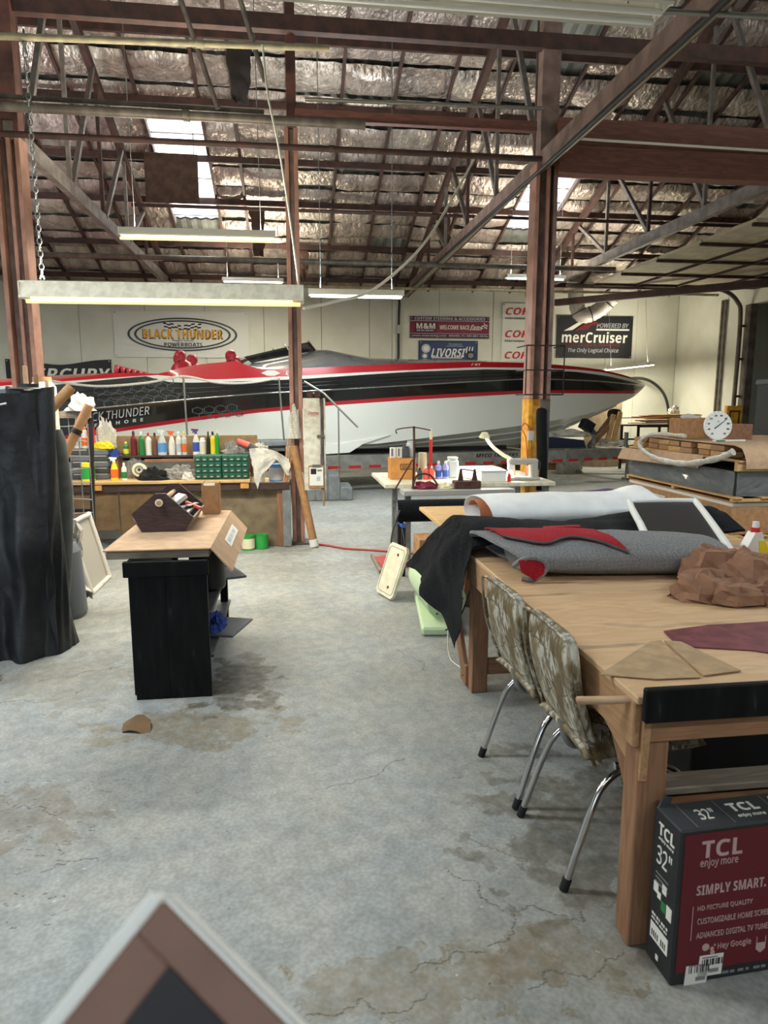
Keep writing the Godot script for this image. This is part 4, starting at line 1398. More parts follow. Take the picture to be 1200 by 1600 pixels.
func trailer() -> void:
	var t := thing("boat_trailer", "aluminium boat trailer with red reflective tape under the speedboat", "trailer", BO, BA, "", true)
	var s: SurfaceTool
	for sd in [1, -1]:
		s = S()
		rod(s, v(-5.0, 0.55, sd * 1.2), v(4.6, 0.55, sd * 1.2), 0.1, 0.23)
		part(s, "side_rail", M.aluminium, t)
		s = S()
		rod(s, v(4.55, 0.55, sd * 1.2), v(6.45, 0.55, sd * 0.95), 0.1, 0.22)
		part(s, "front_rail", M.aluminium, t)
		for i in 26:
			var u := -3.0 + i * 0.37
			var z := 1.2 if u < 4.6 else lerpf(1.2, 0.95, (u - 4.55) / 1.9)
			if u > 6.4:
				continue
			s = S()
			box(s, v(u, 0.462, sd * (z + 0.054)), v(0.22, 0.05, 0.006), Basis(Vector3.UP, sd * (0.13 if u > 4.6 else 0.0)), 0.0)
			part(s, "reflective_tape", M.tape_red, t)
	for u in [-4.6, -1.4, 1.6, 4.4, 6.35]:
		s = S()
		rod(s, v(u, 0.52, -1.15), v(u, 0.52, 1.15), 0.1, 0.14)
		part(s, "cross_member", M.aluminium, t)
	for sd in [1, -1]:
		s = S()
		rod(s, v(-4.8, 0.66, sd * 0.62), v(3.6, 0.7, sd * 0.62), 0.1, 0.08)
		part(s, "bunk", M.black_cloth, t)
		for u in [-4.4, -1.6, 1.4]:
			s = S()
			box(s, v(u, 0.62, sd * 0.62), v(0.1, 0.12, 0.1))
			part(s, "bunk_support", M.galvanised, t)
	for sd in [1, -1]:
		for u in [-3.6, -2.75, -1.9]:
			s = S()
			lathe(s, [Vector2(0.1, -0.1), Vector2(0.28, -0.11), Vector2(0.34, -0.08), Vector2(0.35, 0), Vector2(0.34, 0.08), Vector2(0.28, 0.11), Vector2(0.1, 0.1)], v(u, 0.35, sd * 0.98), 22, Basis(Vector3.RIGHT, PI / 2))
			var wl := part(s, "tyre", M.rubber, t)
			s = S()
			lathe(s, [Vector2(0, 0.1), Vector2(0.1, 0.09), Vector2(0.2, 0.06), Vector2(0.22, 0.1)], v(u, 0.35, sd * 0.98), 16, Basis(Vector3.RIGHT, sd * PI / 2))
			part(s, "wheel_rim", M.aluminium, wl)
	# tongue and jack
	s = S()
	rod(s, v(6.3, 0.5, 0.6), v(7.3, 0.5, 0.0), 0.1, 0.14)
	rod(s, v(6.3, 0.5, -0.6), v(7.3, 0.5, 0.0), 0.1, 0.14)
	part(s, "tongue", M.aluminium, t)
	s = S()
	box(s, v(6.28, 0.36, 0.95), v(0.1, 0.72, 0.1))
	box(s, v(6.28, 0.02, 0.95), v(0.22, 0.04, 0.16))
	part(s, "jack", M.galvanised, t)
	# bow stop: short strut with pad, long arm, winch
	s = S()
	rod(s, v(5.55, 0.66, 0.6), v(6.22, 1.22, 0.35), 0.1, 0.1)
	part(s, "winch_arm", M.galvanised, t)
	s = S()
	rod(s, v(5.78, 0.86, 0.52), v(5.55, 1.05, 0.55), 0.09, 0.09)
	part(s, "strut", M.galvanised, t)
	s = S()
	box(s, v(5.5, 1.1, 0.55), v(0.24, 0.2, 0.2), Basis(Vector3.BACK, -0.5))
	part(s, "bow_pad", M.navy_vinyl, t)
	s = S()
	lathe(s, [Vector2(0, -0.1), Vector2(0.11, -0.1), Vector2(0.12, 0), Vector2(0.11, 0.1), Vector2(0, 0.1)], v(6.3, 1.32, 0.35), 14, Basis(Vector3.RIGHT, PI / 2))
	part(s, "winch", M.black_plastic, t)
	for gp in [v(5.4, 0.78, 0.95), v(6.2, 0.82, 0.92)]:
		s = S()
		box(s, gp, v(0.06, 0.3, 0.06))
		part(s, "guide_post", M.galvanised, t)
	text(t, "MYCO TRAILERS", 0.86, 0.07, v(3.1, 0.6, 1.256), RD, M.ink_black, bold, 0.2)
	# things lying on the trailer's front
	var side := Basis(Vector3.UP, BA)
	for q in [[v(4.6, 0.68, 0.75), v(1.2, 0.22, 0.5), "navy_tarp", "folded_tarp", "folded navy tarpaulin lying on the trailer's front rail"]]:
		var o := thing(q[3], q[4], "tarp", BO + side * q[0], BA)
		s = S()
		var nz := noise(311, 1.2, 3)
		prism(s, [Vector2(-0.66, 0), Vector2(0.62, 0), Vector2(0.56, 0.15), Vector2(0.1, 0.2), Vector2(-0.4, 0.22), Vector2(-0.6, 0.1)], -0.22, 0.22)
		part(s, "folded_cloth", M.navy_tarp, o)
	for q in [[v(5.0, 0.88, 0.55), "heap of white crumpled wrap on the folded navy tarpaulin", 0.5, 0.13], [v(6.05, 0.68, 0.62), "small white crumpled sheet on the trailer's front end", 0.3, 0.14]]:
		crumple("crumpled_wrap", q[1], "wrap", BO + side * q[0], v(q[2], q[3], 0.25), M.white_rag, int(q[2] * 100))
	for i in 4:
		var o := thing("timber_offcut", ["pale upright timber offcut, left one behind the winch arm", "pale upright timber offcut, right one behind the winch arm", "tan timber offcut slanting up behind the bow pad", "short tan timber offcut low behind the bow pad"][i], "timber", BO + side * v([5.85, 6.0, 5.62, 5.45][i], 0.78, [0.78, 0.78, 0.7, 0.86][i]), BA)
		s = S()
		var a := v(0, 0, 0)
		var b: Vector3 = [v(0.12, 0.55, 0), v(0.13, 0.6, 0), v(0.45, 0.5, -0.1), v(0.5, 0.35, -0.1)][i]
		rod(s, a, b, 0.1, 0.04, Vector3.BACK)
		part(s, "plank", M.pale_timber_x if i < 2 else M.timber_x, o)


# an irregular crumpled heap
func crumple(called: String, label: String, category: String, at: Vector3, size: Vector3, m: Material, sd: int, group := "") -> Node3D:
	var o := thing(called, label, category, at, 0.0, group, true)
	var nz := noise(sd, 1.1, 4)
	var s := S()
	flat(s)
	grid(s, 22, 9, func(a: float, b: float) -> Vector3:
		var th := TAU * a
		var ph := PI * 0.5 * b
		var r := 1.0 + 0.55 * nz.get_noise_3d(cos(th) * cos(ph) * 1.6, sin(ph) * 1.6, sin(th) * cos(ph) * 1.6)
		return v(cos(th) * cos(ph) * size.x * r, maxf(sin(ph) * size.y * r, 0.0), sin(th) * cos(ph) * size.z * r), 1, 0xFFFFFFFF)
	part(s, "crumpled_sheet", m, o)
	return o


# walkway beside the boat, with its steps and rope
func platform() -> void:
	var t := thing("boarding_platform", "low grey boarding walkway with thin stanchions beside the boat", "platform", v(-0.9, 0, -10.9))
	var a := BO + Basis(Vector3.UP, BA) * v(-3.4, 0.95, 1.75)
	var b := BO + Basis(Vector3.UP, BA) * v(-0.7, 0.95, 1.75)
	var s := S()
	rod(s, a, b, 0.6, 0.07)
	part(s, "deck", M.grey_step, t)
	for f in [0.05, 0.5, 0.95]:
		for off in [-0.22, 0.22]:
			s = S()
			var p := a.lerp(b, f) + v(0, 0, off)
			rod(s, v(p.x, 0, p.z), v(p.x, 0.92, p.z), 0.06, 0.06)
			part(s, "leg", M.grey_web, t)
	for u in [-2.5, -1.02]:
		s = S()
		var p := BO + Basis(Vector3.UP, BA) * v(u, 0.97, 1.9)
		tube(s, [p, p + v(-0.02 if u < -2 else -0.06, 1.0, 0)], 0.016, 6)
		part(s, "stanchion", M.conduit, t)
	s = S()
	var side := Basis(Vector3.UP, BA)
	tube(s, smooth_path([BO + side * v(-4.6, 1.93, 1.9), BO + side * v(-4.0, 1.84, 1.9), BO + side * v(-3.6, 1.82, 1.9), BO + side * v(-3.0, 1.88, 1.9), BO + side * v(-2.52, 1.97, 1.9), BO + side * v(-2.0, 1.88, 1.9), BO + side * v(-1.5, 1.89, 1.9), BO + side * v(-1.06, 1.97, 1.9)], 6), 0.02, 6)
	part(s, "rope", M.white_rag, t)
	# steps at its right end
	t = thing("boarding_steps", "grey block steps with a thin slanting handrail", "steps", v(0.5, 0, -11.3))
	var x := 0.16
	for k in 4:
		s = S()
		var h := 0.82 - k * 0.2
		box(s, v(x + 0.1 + k * 0.2, h / 2.0, -11.5), v(0.2, h, 0.7), Basis(), 0.015)
		part(s, "step", M.grey_step, t)
	s = S()
	tube(s, [v(0.2, 1.9, -10.78), v(0.5, 1.72, -10.78), v(1.02, 1.2, -10.78)], 0.018, 6)
	part(s, "handrail", M.conduit, t)
	for q in [[0.72, 0.44, 1.48]]:
		s = S()
		tube(s, [v(q[0], q[1], -10.79), v(q[0], q[2], -10.79)], 0.013, 6)
		part(s, "rail_post", M.conduit, t)


# ---------- the big work table at right ----------
const TH := 0.8      # table height


func big_table() -> void:
	var t := thing("work_table", "large tan plywood work table with timber legs at right", "table", v(2.1, 0, -2.7))
	var s := S()
	box(s, v(2.15, TH - 0.01, -2.68), v(2.42, 0.022, 1.94), Basis(), 0.003)
	part(s, "table_top", M.ply_top, t)
	s = S()
	box(s, v(0.955, TH - 0.085, -2.68), v(0.024, 0.15, 1.9))
	part(s, "side_apron", M.timber_z, t)
	s = S()
	prism(s, [Vector2(-2.05, TH - 0.012), Vector2(-1.71, TH - 0.012), Vector2(-1.72, TH - 0.26), Vector2(-1.76, TH - 0.25), Vector2(-2.05, TH - 0.15)], -0.966, -0.988, Transform3D(Basis(Vector3.BACK, Vector3.UP, Vector3.LEFT), Vector3.ZERO))
	part(s, "corner_gusset", M.timber_z, t)
	s = S()
	box(s, v(2.15, TH - 0.095, -1.735), v(2.36, 0.09, 0.04))
	part(s, "front_apron", M.timber_x, t)
	s = S()
	box(s, v(2.165, TH - 0.015, -1.692), v(2.43, 0.1, 0.024))
	part(s, "front_board", M.black_paint, t, "black painted board along the table's front edge")
	s = S()
	box(s, v(2.15, TH - 0.085, -3.61), v(2.36, 0.13, 0.03))
	part(s, "back_apron", M.timber_x, t)
	for q in [[1.01, -1.77], [1.01, -3.6], [3.28, -1.8], [3.28, -3.6]]:
		s = S()
		box(s, v(q[0], (TH - 0.03) / 2.0, q[1]), v(0.09, TH - 0.03, 0.085))
		part(s, "leg", M.timber_y, t)
	for q in [[-3.6, 0.14, 0.09], [-1.85, 0.4, 0.05]]:
		s = S()
		box(s, v(2.15, q[1], q[0]), v(2.2, q[2], 0.035))
		part(s, "stretcher", M.timber_x, t)
	s = S()
	box(s, v(2.2, 0.438, -1.86), v(2.28, 0.025, 0.09))
	part(s, "shelf_rail", M.grey_timber_x, t)
	s = S()
	rod(s, v(0.93, 0.62, -3.98), v(0.96, 0.06, -3.68), 0.025, 0.08)
	part(s, "brace", M.timber_y, t)
	s = S()
	box(s, v(0.965, 0.07, -3.7), v(0.03, 0.12, 0.12))
	part(s, "foot_block", M.timber_y, t)
	s = S()
	box(s, v(1.065, 0.09, -1.79), v(0.05, 0.16, 0.12))
	part(s, "foot_block", M.pale_timber_x, t)
	# inside of the far apron brace
	s = S()
	rod(s, v(1.0, 0.7, -1.98), v(1.02, 0.44, -1.83), 0.03, 0.08)
	part(s, "diagonal_brace", M.timber_y, t)
	# dark box and a tilted dark board kept under the table
	var o := thing("dark_carton", "dark green-black carton standing under the big table", "box", v(1.98, 0, -2.6))
	s = S()
	box(s, v(1.98, 0.2, -2.6), v(0.9, 0.4, 0.5))
	part(s, "carton_body", M.carton_dark, o)
	o = thing("tilted_board", "small black board tilted on its corner under the table", "board", v(1.66, 0.41, -2.45), 0.0, "", true)
	s = S()
	box(s, v(0, 0.1, 0), v(0.2, 0.14, 0.02), Basis(Vector3.BACK, 0.7))
	part(s, "panel", M.black_plastic, o)


# ---------- chairs ----------
func chairs() -> void:
	var t := thing("camouflage_chair", "padded chair in woodland camouflage with chrome legs, farther of the two", "chair", v(1.03, 0, -2.68), 0.0, "chairs at the big table", true)
	org = Vector3.ZERO
	# local: x towards the table, back rest at -x; z across
	var w := 0.21
	var s := S()
	var back := func(a: float, b: float, side: float) -> Vector3:     # b from top to bottom
		var z := (a * 2.0 - 1.0) * w * (0.94 + 0.06 * sin(PI * b))
		var y := lerpf(0.87, 0.43, b)
		var x := -0.2 + 0.11 * b * b - 0.012 * cos((a * 2 - 1) * 1.5) * 0 + side
		var r := pow(absf(a * 2.0 - 1.0), 8.0)
		return v(x, y - r * 0.035 * (1.0 - b * 1.0) * (1 if b < 0.5 else 0), z)
	pad(s, back, 0.055)
	part(s, "backrest", M.camo, t)
	s = S()
	tube(s, smooth_path([back.call(0.0, 1.0, 0.0), back.call(0.0, 0.5, 0.0), back.call(0.0, 0.03, 0.0), back.call(0.1, 0.0, 0.0), back.call(0.9, 0.0, 0.0), back.call(1.0, 0.03, 0.0), back.call(1.0, 0.5, 0.0), back.call(1.0, 1.0, 0.0)], 3), 0.007, 5)
	part(s, "piping", M.camo, t)
	s = S()
	var seat := func(a: float, b: float, side: float) -> Vector3:
		var z := (a * 2.0 - 1.0) * w
		var x := lerpf(-0.13, 0.3, b)
		return v(x, 0.435 + 0.02 * b + 0.02 * (1.0 - pow(absf(a * 2 - 1), 4)) * (1 if side > 0 else 0) + side, z)
	pad(s, seat, 0.055)
	part(s, "seat", M.camo, t)
	s = S()
	tube(s, smooth_path([v(-0.12, 0.5, 0.0), v(-0.1, 0.43, 0.0), v(-0.06, 0.405, 0.0), v(0.05, 0.405, 0.0)], 4), 0.018, 6)
	part(s, "back_support", M.steel, t)
	for sz in [-1, 1]:
		s = S()
		tube(s, smooth_path([v(0.12, 0.405, sz * 0.16), v(0.02, 0.4, sz * 0.18), v(-0.055, 0.35, sz * 0.19), v(-0.1, 0.26, sz * 0.2), v(-0.175, 0.03, sz * 0.21)], 5), 0.0125, 9)
		var lg := part(s, "leg", M.chrome, t)
		s = S()
		tube(s, [v(-0.172, 0.04, sz * 0.2095), v(-0.185, 0.0, sz * 0.211)], 0.016, 9)
		part(s, "rubber_foot", M.rubber, lg)
		s = S()
		tube(s, smooth_path([v(0.0, 0.405, sz * 0.16), v(0.16, 0.4, sz * 0.17), v(0.25, 0.34, sz * 0.18), v(0.3, 0.24, sz * 0.19), v(0.34, 0.0, sz * 0.2)], 5), 0.0125, 9)
		part(s, "leg", M.chrome, t)
	t.rotation.y = 0.06
	copy_of(t, v(1.05, 0, -2.2), 0.02, "padded chair in woodland camouflage with chrome legs, nearer of the two")


# a cushion: both faces of f(a, b, depth), closing on each other round the edge
func pad(s: SurfaceTool, f: Callable, thick: float) -> void:
	for sd in [-1, 1]:
		grid(s, 16, 16, func(a: float, b: float) -> Vector3:
			var aa := 0.5 - 0.5 * cos(PI * a)
			var bb := 0.5 - 0.5 * cos(PI * b)
			var e := sqrt(maxf(0.0, (1.0 - pow(absf(2 * aa - 1), 6.0)) * (1.0 - pow(absf(2 * bb - 1), 8.0))))
			return f.call(aa, bb, thick * (0.5 + 0.5 * sd * e)), -sd, 1)


# ---------- television carton ----------
func carton() -> void:
	var t := thing("television_carton", "red and black television carton leaning at the table's front leg", "carton", v(1.015, 0, -1.575), 0.05)
	var w := 0.82
	var h := 0.475
	var d := 0.125
	var s := S()
	box(s, v(w / 2, h / 2, -d / 2), v(w, h, d), Basis(), 0.004)
	part(s, "carton_body", M.carton_dark, t)
	var z := 0.0005
	var fr := RD
	flat_art(t, [Vector2(0.012, 0.04), Vector2(w - 0.01, 0.04), Vector2(w - 0.01, h - 0.012), Vector2(0.012, h - 0.012)], v(0, 0, z - 0.002), fr, M.carton_red, "red_print", 0.003)
	var tp := Basis(Vector3.RIGHT, Vector3.FORWARD, Vector3.UP)        # top face: text reads towards the table
	flat_art(t, [Vector2(0.004, 0.004), Vector2(w - 0.004, 0.004), Vector2(w - 0.004, d - 0.004), Vector2(0.004, d - 0.004)], v(0, h - 0.001, 0), tp, M.carton_slate, "top_print", 0.002)
	var y := h + 0.0015
	text(t, "32\"", 0.055, 0.045, v(0.115, y, -0.06), tp, M.ink_white, sans)
	text(t, "TCL", 0.09, 0.036, v(0.24, y, -0.075), tp, M.ink_white, bold)
	text(t, "enjoy more", 0.085, 0.016, v(0.24, y, -0.035), tp, M.ink_white, sans)
	text(t, "SIMPLY", 0.12, 0.034, v(0.4, y, -0.088), tp, M.ink_white, bold)
	text(t, "SMART.", 0.12, 0.034, v(0.405, y, -0.042), tp, M.ink_white, bold)
	for x in [0.055, 0.17, 0.32]:
		flat_art(t, [Vector2(0, 0.01), Vector2(0.0015, 0.01), Vector2(0.0015, d - 0.01), Vector2(0, d - 0.01)], v(x, h, 0), tp, M.ink_grey, "rule", 0.002)
	z = 0.002
	text(t, "TCL", 0.125, 0.05, v(0.125, 0.415, z), fr, M.dull_print, bold)
	text(t, "enjoy more", 0.115, 0.03, v(0.12, 0.372, z), fr, M.dull_print, sans)
	text(t, "SIMPLY SMART.", 0.215, 0.03, v(0.165, 0.292, z), fr, M.dull_print, bold)
	text(t, "HD PICTURE QUALITY", 0.17, 0.017, v(0.15, 0.235, z), fr, M.dull_print, sans)
	text(t, "CUSTOMIZABLE HOME SCREEN", 0.235, 0.017, v(0.185, 0.196, z), fr, M.dull_print, sans)
	text(t, "ADVANCED DIGITAL TV TUNER", 0.235, 0.017, v(0.185, 0.152, z), fr, M.dull_print, sans)
	flat_art(t, [Vector2(0, 0), Vector2(0.002, 0), Vector2(0.002, 0.105), Vector2(0, 0.105)], v(0.05, 0.14, z), fr, M.dull_print, "rule", 0.001)
	text(t, "Hey Google", 0.105, 0.024, v(0.19, 0.108, z), fr, M.dull_print, sans)
	for c in [[0.1, 0.112, 0.0115], [0.12, 0.105, 0.006], [0.122, 0.093, 0.007], [0.128, 0.115, 0.003]]:
		flat_art(t, ellipse(c[2], c[2], 14), v(c[0], c[1], z), fr, M.dull_print, "logo_dot", 0.001)
	flat_art(t, [Vector2(-0.015, 0.03), Vector2(-0.013, 0.03), Vector2(-0.013, 0.01), Vector2(0.013, 0.01), Vector2(0.013, 0.03), Vector2(0.015, 0.03), Vector2(0.015, -0.01), Vector2(0, -0.022), Vector2(-0.015, -0.01)], v(0.275, 0.09, z), fr, M.dull_print, "shield_mark", 0.001)
	# pasted labels with bars
	for q in [[0.08, 0.02, 0.075, 0.066], [0.04, 0.0, 0.07, 0.06]]:
		var lb := flat_art(t, [Vector2(0, 0), Vector2(q[2], 0), Vector2(q[2] + 0.003, q[3]), Vector2(0.004, q[3])], v(q[0], q[1], z), fr, M.label_paper, "pasted_label", 0.0012)
		for k in 11:
			if k % 3 == 2 and q[1] < 0.01:
				continue
			flat_art(lb, [Vector2(0, 0), Vector2(0.002 + 0.0015 * (k % 3), 0), Vector2(0.002 + 0.0015 * (k % 3), 0.02), Vector2(0, 0.02)], v(q[0] + 0.012 + k * 0.006, q[1] + (0.034 if q[1] > 0.01 else 0.036), z + 0.0012), fr, M.ink_black, "bar", 0.0006)
		flat_art(lb, [Vector2(0.012, 0.057), Vector2(0.06, 0.057), Vector2(0.06, 0.061), Vector2(0.012, 0.061)], v(q[0], q[1], z + 0.0012), fr, M.ink_grey, "print_line", 0.0006)
		flat_art(lb, [Vector2(0.035, 0.01), Vector2(0.065, 0.01), Vector2(0.065, 0.022), Vector2(0.035, 0.022)], v(q[0], q[1], z + 0.0012), fr, M.ink_grey, "print_line", 0.0006)
	print_row(t, 0.3, 0.008, 12, v(0.31, 0.02, 0.0), fr, M.ink_grey)
	# left end of the carton: its print stands on end
	var le := Basis(Vector3.BACK, Vector3.UP, Vector3.LEFT)
	text(t, "TCL", 0.075, 0.036, v(-0.0005, h - 0.05, -0.062), le, M.ink_white, bold)
	text(t, "enjoy more", 0.07, 0.011, v(-0.0005, h - 0.08, -0.062), le, M.ink_white, sans)
	text(t, "32\"", 0.07, 0.055, v(-0.0005, h - 0.13, -0.065), le, M.ink_white, sans)
	for k in 3:
		flat_art(t, [Vector2(0, 0), Vector2(0.06, 0), Vector2(0.06, 0.004), Vector2(0, 0.004)], v(0, h - 0.19 - 0.014 * k, -0.1), le, M.ink_grey, "print_line", 0.0015)
	for q in [[-0.105, 0.225, 0.022, 0.03, "ink_white"], [-0.065, 0.245, 0.02, 0.028, "ink_white"], [-0.085, 0.215, 0.016, 0.02, "ink_white"], [-0.066, 0.19, 0.022, 0.03, "green"], [-0.04, 0.185, 0.024, 0.04, "ink_white"]]:
		flat_art(t, [Vector2(0, 0), Vector2(q[2], 0), Vector2(q[2], q[3]), Vector2(0, q[3])], v(0, q[1], q[0]), le, M[q[4]], "energy_mark", 0.0015)
	print_row(t, 0.08, 0.008, 7, v(0.0, 0.152, -0.066), le, M.ink_white)
	print_row(t, 0.08, 0.006, 8, v(0.0, 0.138, -0.066), le, M.ink_white)
	var sl := flat_art(t, [Vector2(0, 0), Vector2(0.085, 0), Vector2(0.085, 0.05), Vector2(0, 0.05)], v(0, 0.075, -0.108), le, M.ink_white, "bar_label", 0.0015)
	for k in 8:
		if k == 4:
			continue
		flat_art(sl, [Vector2(0, 0), Vector2(0.004, 0), Vector2(0.004, 0.02), Vector2(0, 0.02)], v(-0.0015, 0.084, -0.1 + 0.009 * k), le, M.ink_black, "bar", 0.0008)
	flat_art(t, [Vector2(0, 0), Vector2(0.012, 0), Vector2(0.012, 0.016), Vector2(0, 0.016)], v(0, 0.025, -0.075), le, M.ink_white, "print_mark", 0.0015)
	# torn flap standing up at the corner
	s = S()
	prism(s, [Vector2(0, 0), Vector2(0.05, 0.0), Vector2(0.055, 0.02), Vector2(0.03, 0.03), Vector2(0.012, 0.022)], 0, 0.004, Transform3D(Basis(Vector3.UP, 0.3), v(0.0, h - 0.002, -0.115)))
	part(s, "torn_flap", M.carton_slate, t)


# ---------- things on the big table ----------
func table_top_things() -> void:
	var s: SurfaceTool
	# white vinyl roll with an orange core sheet
	var t := thing("vinyl_roll", "white vinyl sheet loosely rolled, with orange lining, across table's back", "vinyl roll", v(2.0, TH, -4.3))
	var nz := noise(501, 0.7, 3)
	s = S()
	sheet(s, 26, 18, func(a: float, b: float) -> Vector3:
		var th := lerpf(-2.6, 3.0, b)
		var x := lerpf(1.2, 2.62, a) + (0.05 * b if a < 0.1 else 0.0)
		var bump := 0.05 * exp(-pow((a - 0.8) / 0.05, 2.0)) * exp(-pow((b - 0.5) / 0.25, 2.0))
		return v(x, 0.885 + (0.105 + 0.015 * nz.get_noise_2d(a * 3, b)) * (1.0 - 0.75 * smoothstep(0.8, 1.0, a)) * cos(th) + bump + 0.03 * a * (1.0 - a), -4.45 + 0.32 * sin(th) * (1.0 - 0.1 * a)), v(0, -0.004, 0))
	part(s, "white_sheet", M.white_vinyl, t)
	s = S()
	sheet(s, 6, 12, func(a: float, b: float) -> Vector3:
		var th := lerpf(-1.2, 3.6, b)
		return v(lerpf(1.19, 1.5, a), 0.885 + 0.08 * cos(th), -4.42 + 0.16 * sin(th)), v(0, -0.003, 0))
	part(s, "orange_lining", M.copper, t)
	# support table under the far things
	t = thing("rear_trestle", "plain timber trestle table behind the big plywood table", "table", v(2.2, 0, -4.6))
	s = S()
	box(s, v(1.87, 0.76, -4.55), v(1.74, 0.03, 1.7))
	part(s, "trestle_top", M.pale_timber_x, t)
	for q in [[1.36, -3.95], [1.36, -5.2], [2.65, -3.95], [2.65, -5.2]]:
		s = S()
		box(s, v(q[0], 0.372, q[1]), v(0.07, 0.744, 0.07))
		part(s, "leg", M.timber_y, t)
	# black fleece draped over the far corner, falling to the left
	t = thing("black_fleece", "black fleece sheet draped over the table's far corner, hanging down left", "fabric", v(1.4, TH, -3.85))
	s = S()
	var nf := noise(502, 0.9, 3)
	sheet(s, 56, 30, func(a: float, b: float) -> Vector3:
		# first half of a: the part hanging over the left edge, from its hem up; then across the table
		var z := lerpf(-3.46, -4.12 if a > 0.3 else lerpf(-4.12, -4.5, 1.0 - a / 0.3), b)
		if a > 0.3:
			var k := (a - 0.3) / 0.7
			var ridge := 0.06 * sin(PI * clampf(b, 0, 1)) + 0.035 * sin(k * 7.0 + b * 2.0) * (1.0 - k * 0.5) + 0.02 * nf.get_noise_2d(k * 4, b * 2)
			return v(lerpf(0.925, 2.5, k), maxf(0.86 + ridge + 0.04 * k, 0.835), z + 0.1 * k * (1.0 - b) - 0.14 * k * (1.0 - b))
		var h := 1.0 - a / 0.3                        # 0 at the edge, 1 at the hem
		var hem := 0.3 + 0.1 * sin(b * 3.0 + 0.4) + 0.18 * b
		var fold := 0.05 * sin(b * 9.0 + 0.8) * h + 0.03 * nf.get_noise_2d(b * 4, h * 2)
		var y := lerpf(0.86 + 0.06 * sin(PI * b), hem, pow(h, 1.25))
		var curl := 0.06 * smoothstep(0.8, 1.0, h)
		return v(0.925 - 0.1 * sin(h * 1.7) + minf(fold, 0.02) - curl * 0.6, y + curl * 0.4, z - 0.2 * h * b + 0.12 * h * (1.0 - b)), v(0, -0.012, 0.004))
	part(s, "draped_sheet", M.black_fleece, t)
	# folded grey carpet with red backing showing
	t = thing("carpet_roll", "folded grey carpet showing red underside on the big table", "carpet", v(1.6, TH, -3.2))
	var nc := noise(503, 0.8, 3)
	var cp := func(a: float, th: float, off: float) -> Vector3:
		var c := v(1.02, 0.885, -3.26).lerp(v(2.02, 0.885, -3.1), a)
		var flatr := 0.078 + 0.012 * nc.get_noise_2d(a * 3, th) + 0.014 * sin(PI * a) + off
		var wide := 0.3 - 0.08 * a + off
		return v(c.x - 0.1 * cos(th) * (1.0 - a) + 0.05 * sin(th) * (1.0 - a), maxf(c.y + flatr * cos(th), TH + 0.02), c.z + wide * sin(th))
	s = S()
	sheet(s, 26, 26, func(a: float, b: float) -> Vector3: return cp.call(a, lerpf(-2.9, 3.05, b), 0.0), v(0.0, -0.014, 0.0))
	part(s, "grey_pile", M.grey_carpet, t)
	s = S()
	lathe(s, [Vector2(0.0, 0.0), Vector2(0.07, 0.01), Vector2(0.075, 0.5), Vector2(0, 0.52)], v(1.06, 0.88, -3.2), 14, Basis(Vector3.BACK, -PI / 2).scaled(v(1, 1, 2.6)))
	part(s, "inner_fold", M.grey_carpet, t)
	# red underside turned over along the top of the left half, its edge wavy
	s = S()
	sheet(s, 26, 8, func(a: float, b: float) -> Vector3:
		var th0 := -0.55 + 0.5 * a
		var th1 := 0.25 + 0.75 * a + 0.25 * sin(a * 7.0)
		return cp.call(0.06 + 0.44 * a, lerpf(th0, th1, b), 0.014 + 0.01 * sin(b * 3.0)), v(0, -0.008, 0))
	part(s, "red_flap", M.red_carpet, t)
	s = S()
	var lip := []
	for k in 20:
		var a := k / 19.0
		lip.append(cp.call(0.06 + 0.44 * a, 0.25 + 0.75 * a + 0.25 * sin(a * 7.0), 0.016))
	tube(s, lip, 0.007, 5)
	part(s, "bound_edge", M.charcoal_vinyl, t)
	s = S()
	sheet(s, 8, 6, func(a: float, b: float) -> Vector3: return cp.call(0.34 + 0.16 * a - 0.05 * b, lerpf(-0.75, -0.1, b), 0.02), v(0, -0.008, 0))
	part(s, "red_flap", M.red_carpet, t)
	s = S()
	tube(s, smooth_path([v(0.99, 0.87, -2.97), v(1.03, 0.915, -2.935), v(1.1, 0.91, -2.925), v(1.13, 0.87, -2.92), v(1.08, 0.82, -2.925), v(1.02, 0.82, -2.94)], 4), 0.012, 5)
	part(s, "rolled_edge", M.grey_carpet, t)
	s = S()
	sheet(s, 6, 6, func(a: float, b: float) -> Vector3: return v(lerpf(1.0, 1.12, a) + 0.01 * b, 0.905 - 0.1 * b * (1.0 - 0.5 * absf(2 * a - 1)) + 0.01 * sin(a * 3.0), -2.93 + 0.02 * b), v(0, 0, -0.01))
	part(s, "red_tongue", M.red_carpet, t)
	# hatch frame with dark glass
	t = thing("window_hatch", "white framed hatch window with dark glass lying on black fleece", "hatch", v(2.28, 0.95, -3.75))
	s = S()
	var e1 := v(2.05, 1.0, -3.98)
	var e2 := v(2.47, 1.0, -3.95)
	var e3 := v(2.02, 0.90, -2.88)
	var e4 := v(1.75, 0.90, -3.13)
	var pts := smooth_path([e4.lerp(e1, 0.5), e4.lerp(e1, 0.94), e1.lerp(e2, 0.1), e1.lerp(e2, 0.9), e2.lerp(e3, 0.08), e2.lerp(e3, 0.92), e3.lerp(e4, 0.1), e3.lerp(e4, 0.9), e4.lerp(e1, 0.06), e4.lerp(e1, 0.5)], 4)
	tube(s, pts, 0.02, 8, false)
	part(s, "hatch_frame", M.white_plastic, t)
	s = S()
	for q in [[e1, e2, e3], [e1, e3, e4]]:
		tri(s, q[0], q[1], q[2], q[0] - Vector3.UP)
	part(s, "dark_glass", M.black_plastic, t)
	# brown paper heap: crumpled sheets with broad folds
	t = thing("crumpled_paper", "heap of crumpled brown kraft paper on the big table", "paper", v(1.86, TH + 0.002, -2.66), 0.0, "", true)
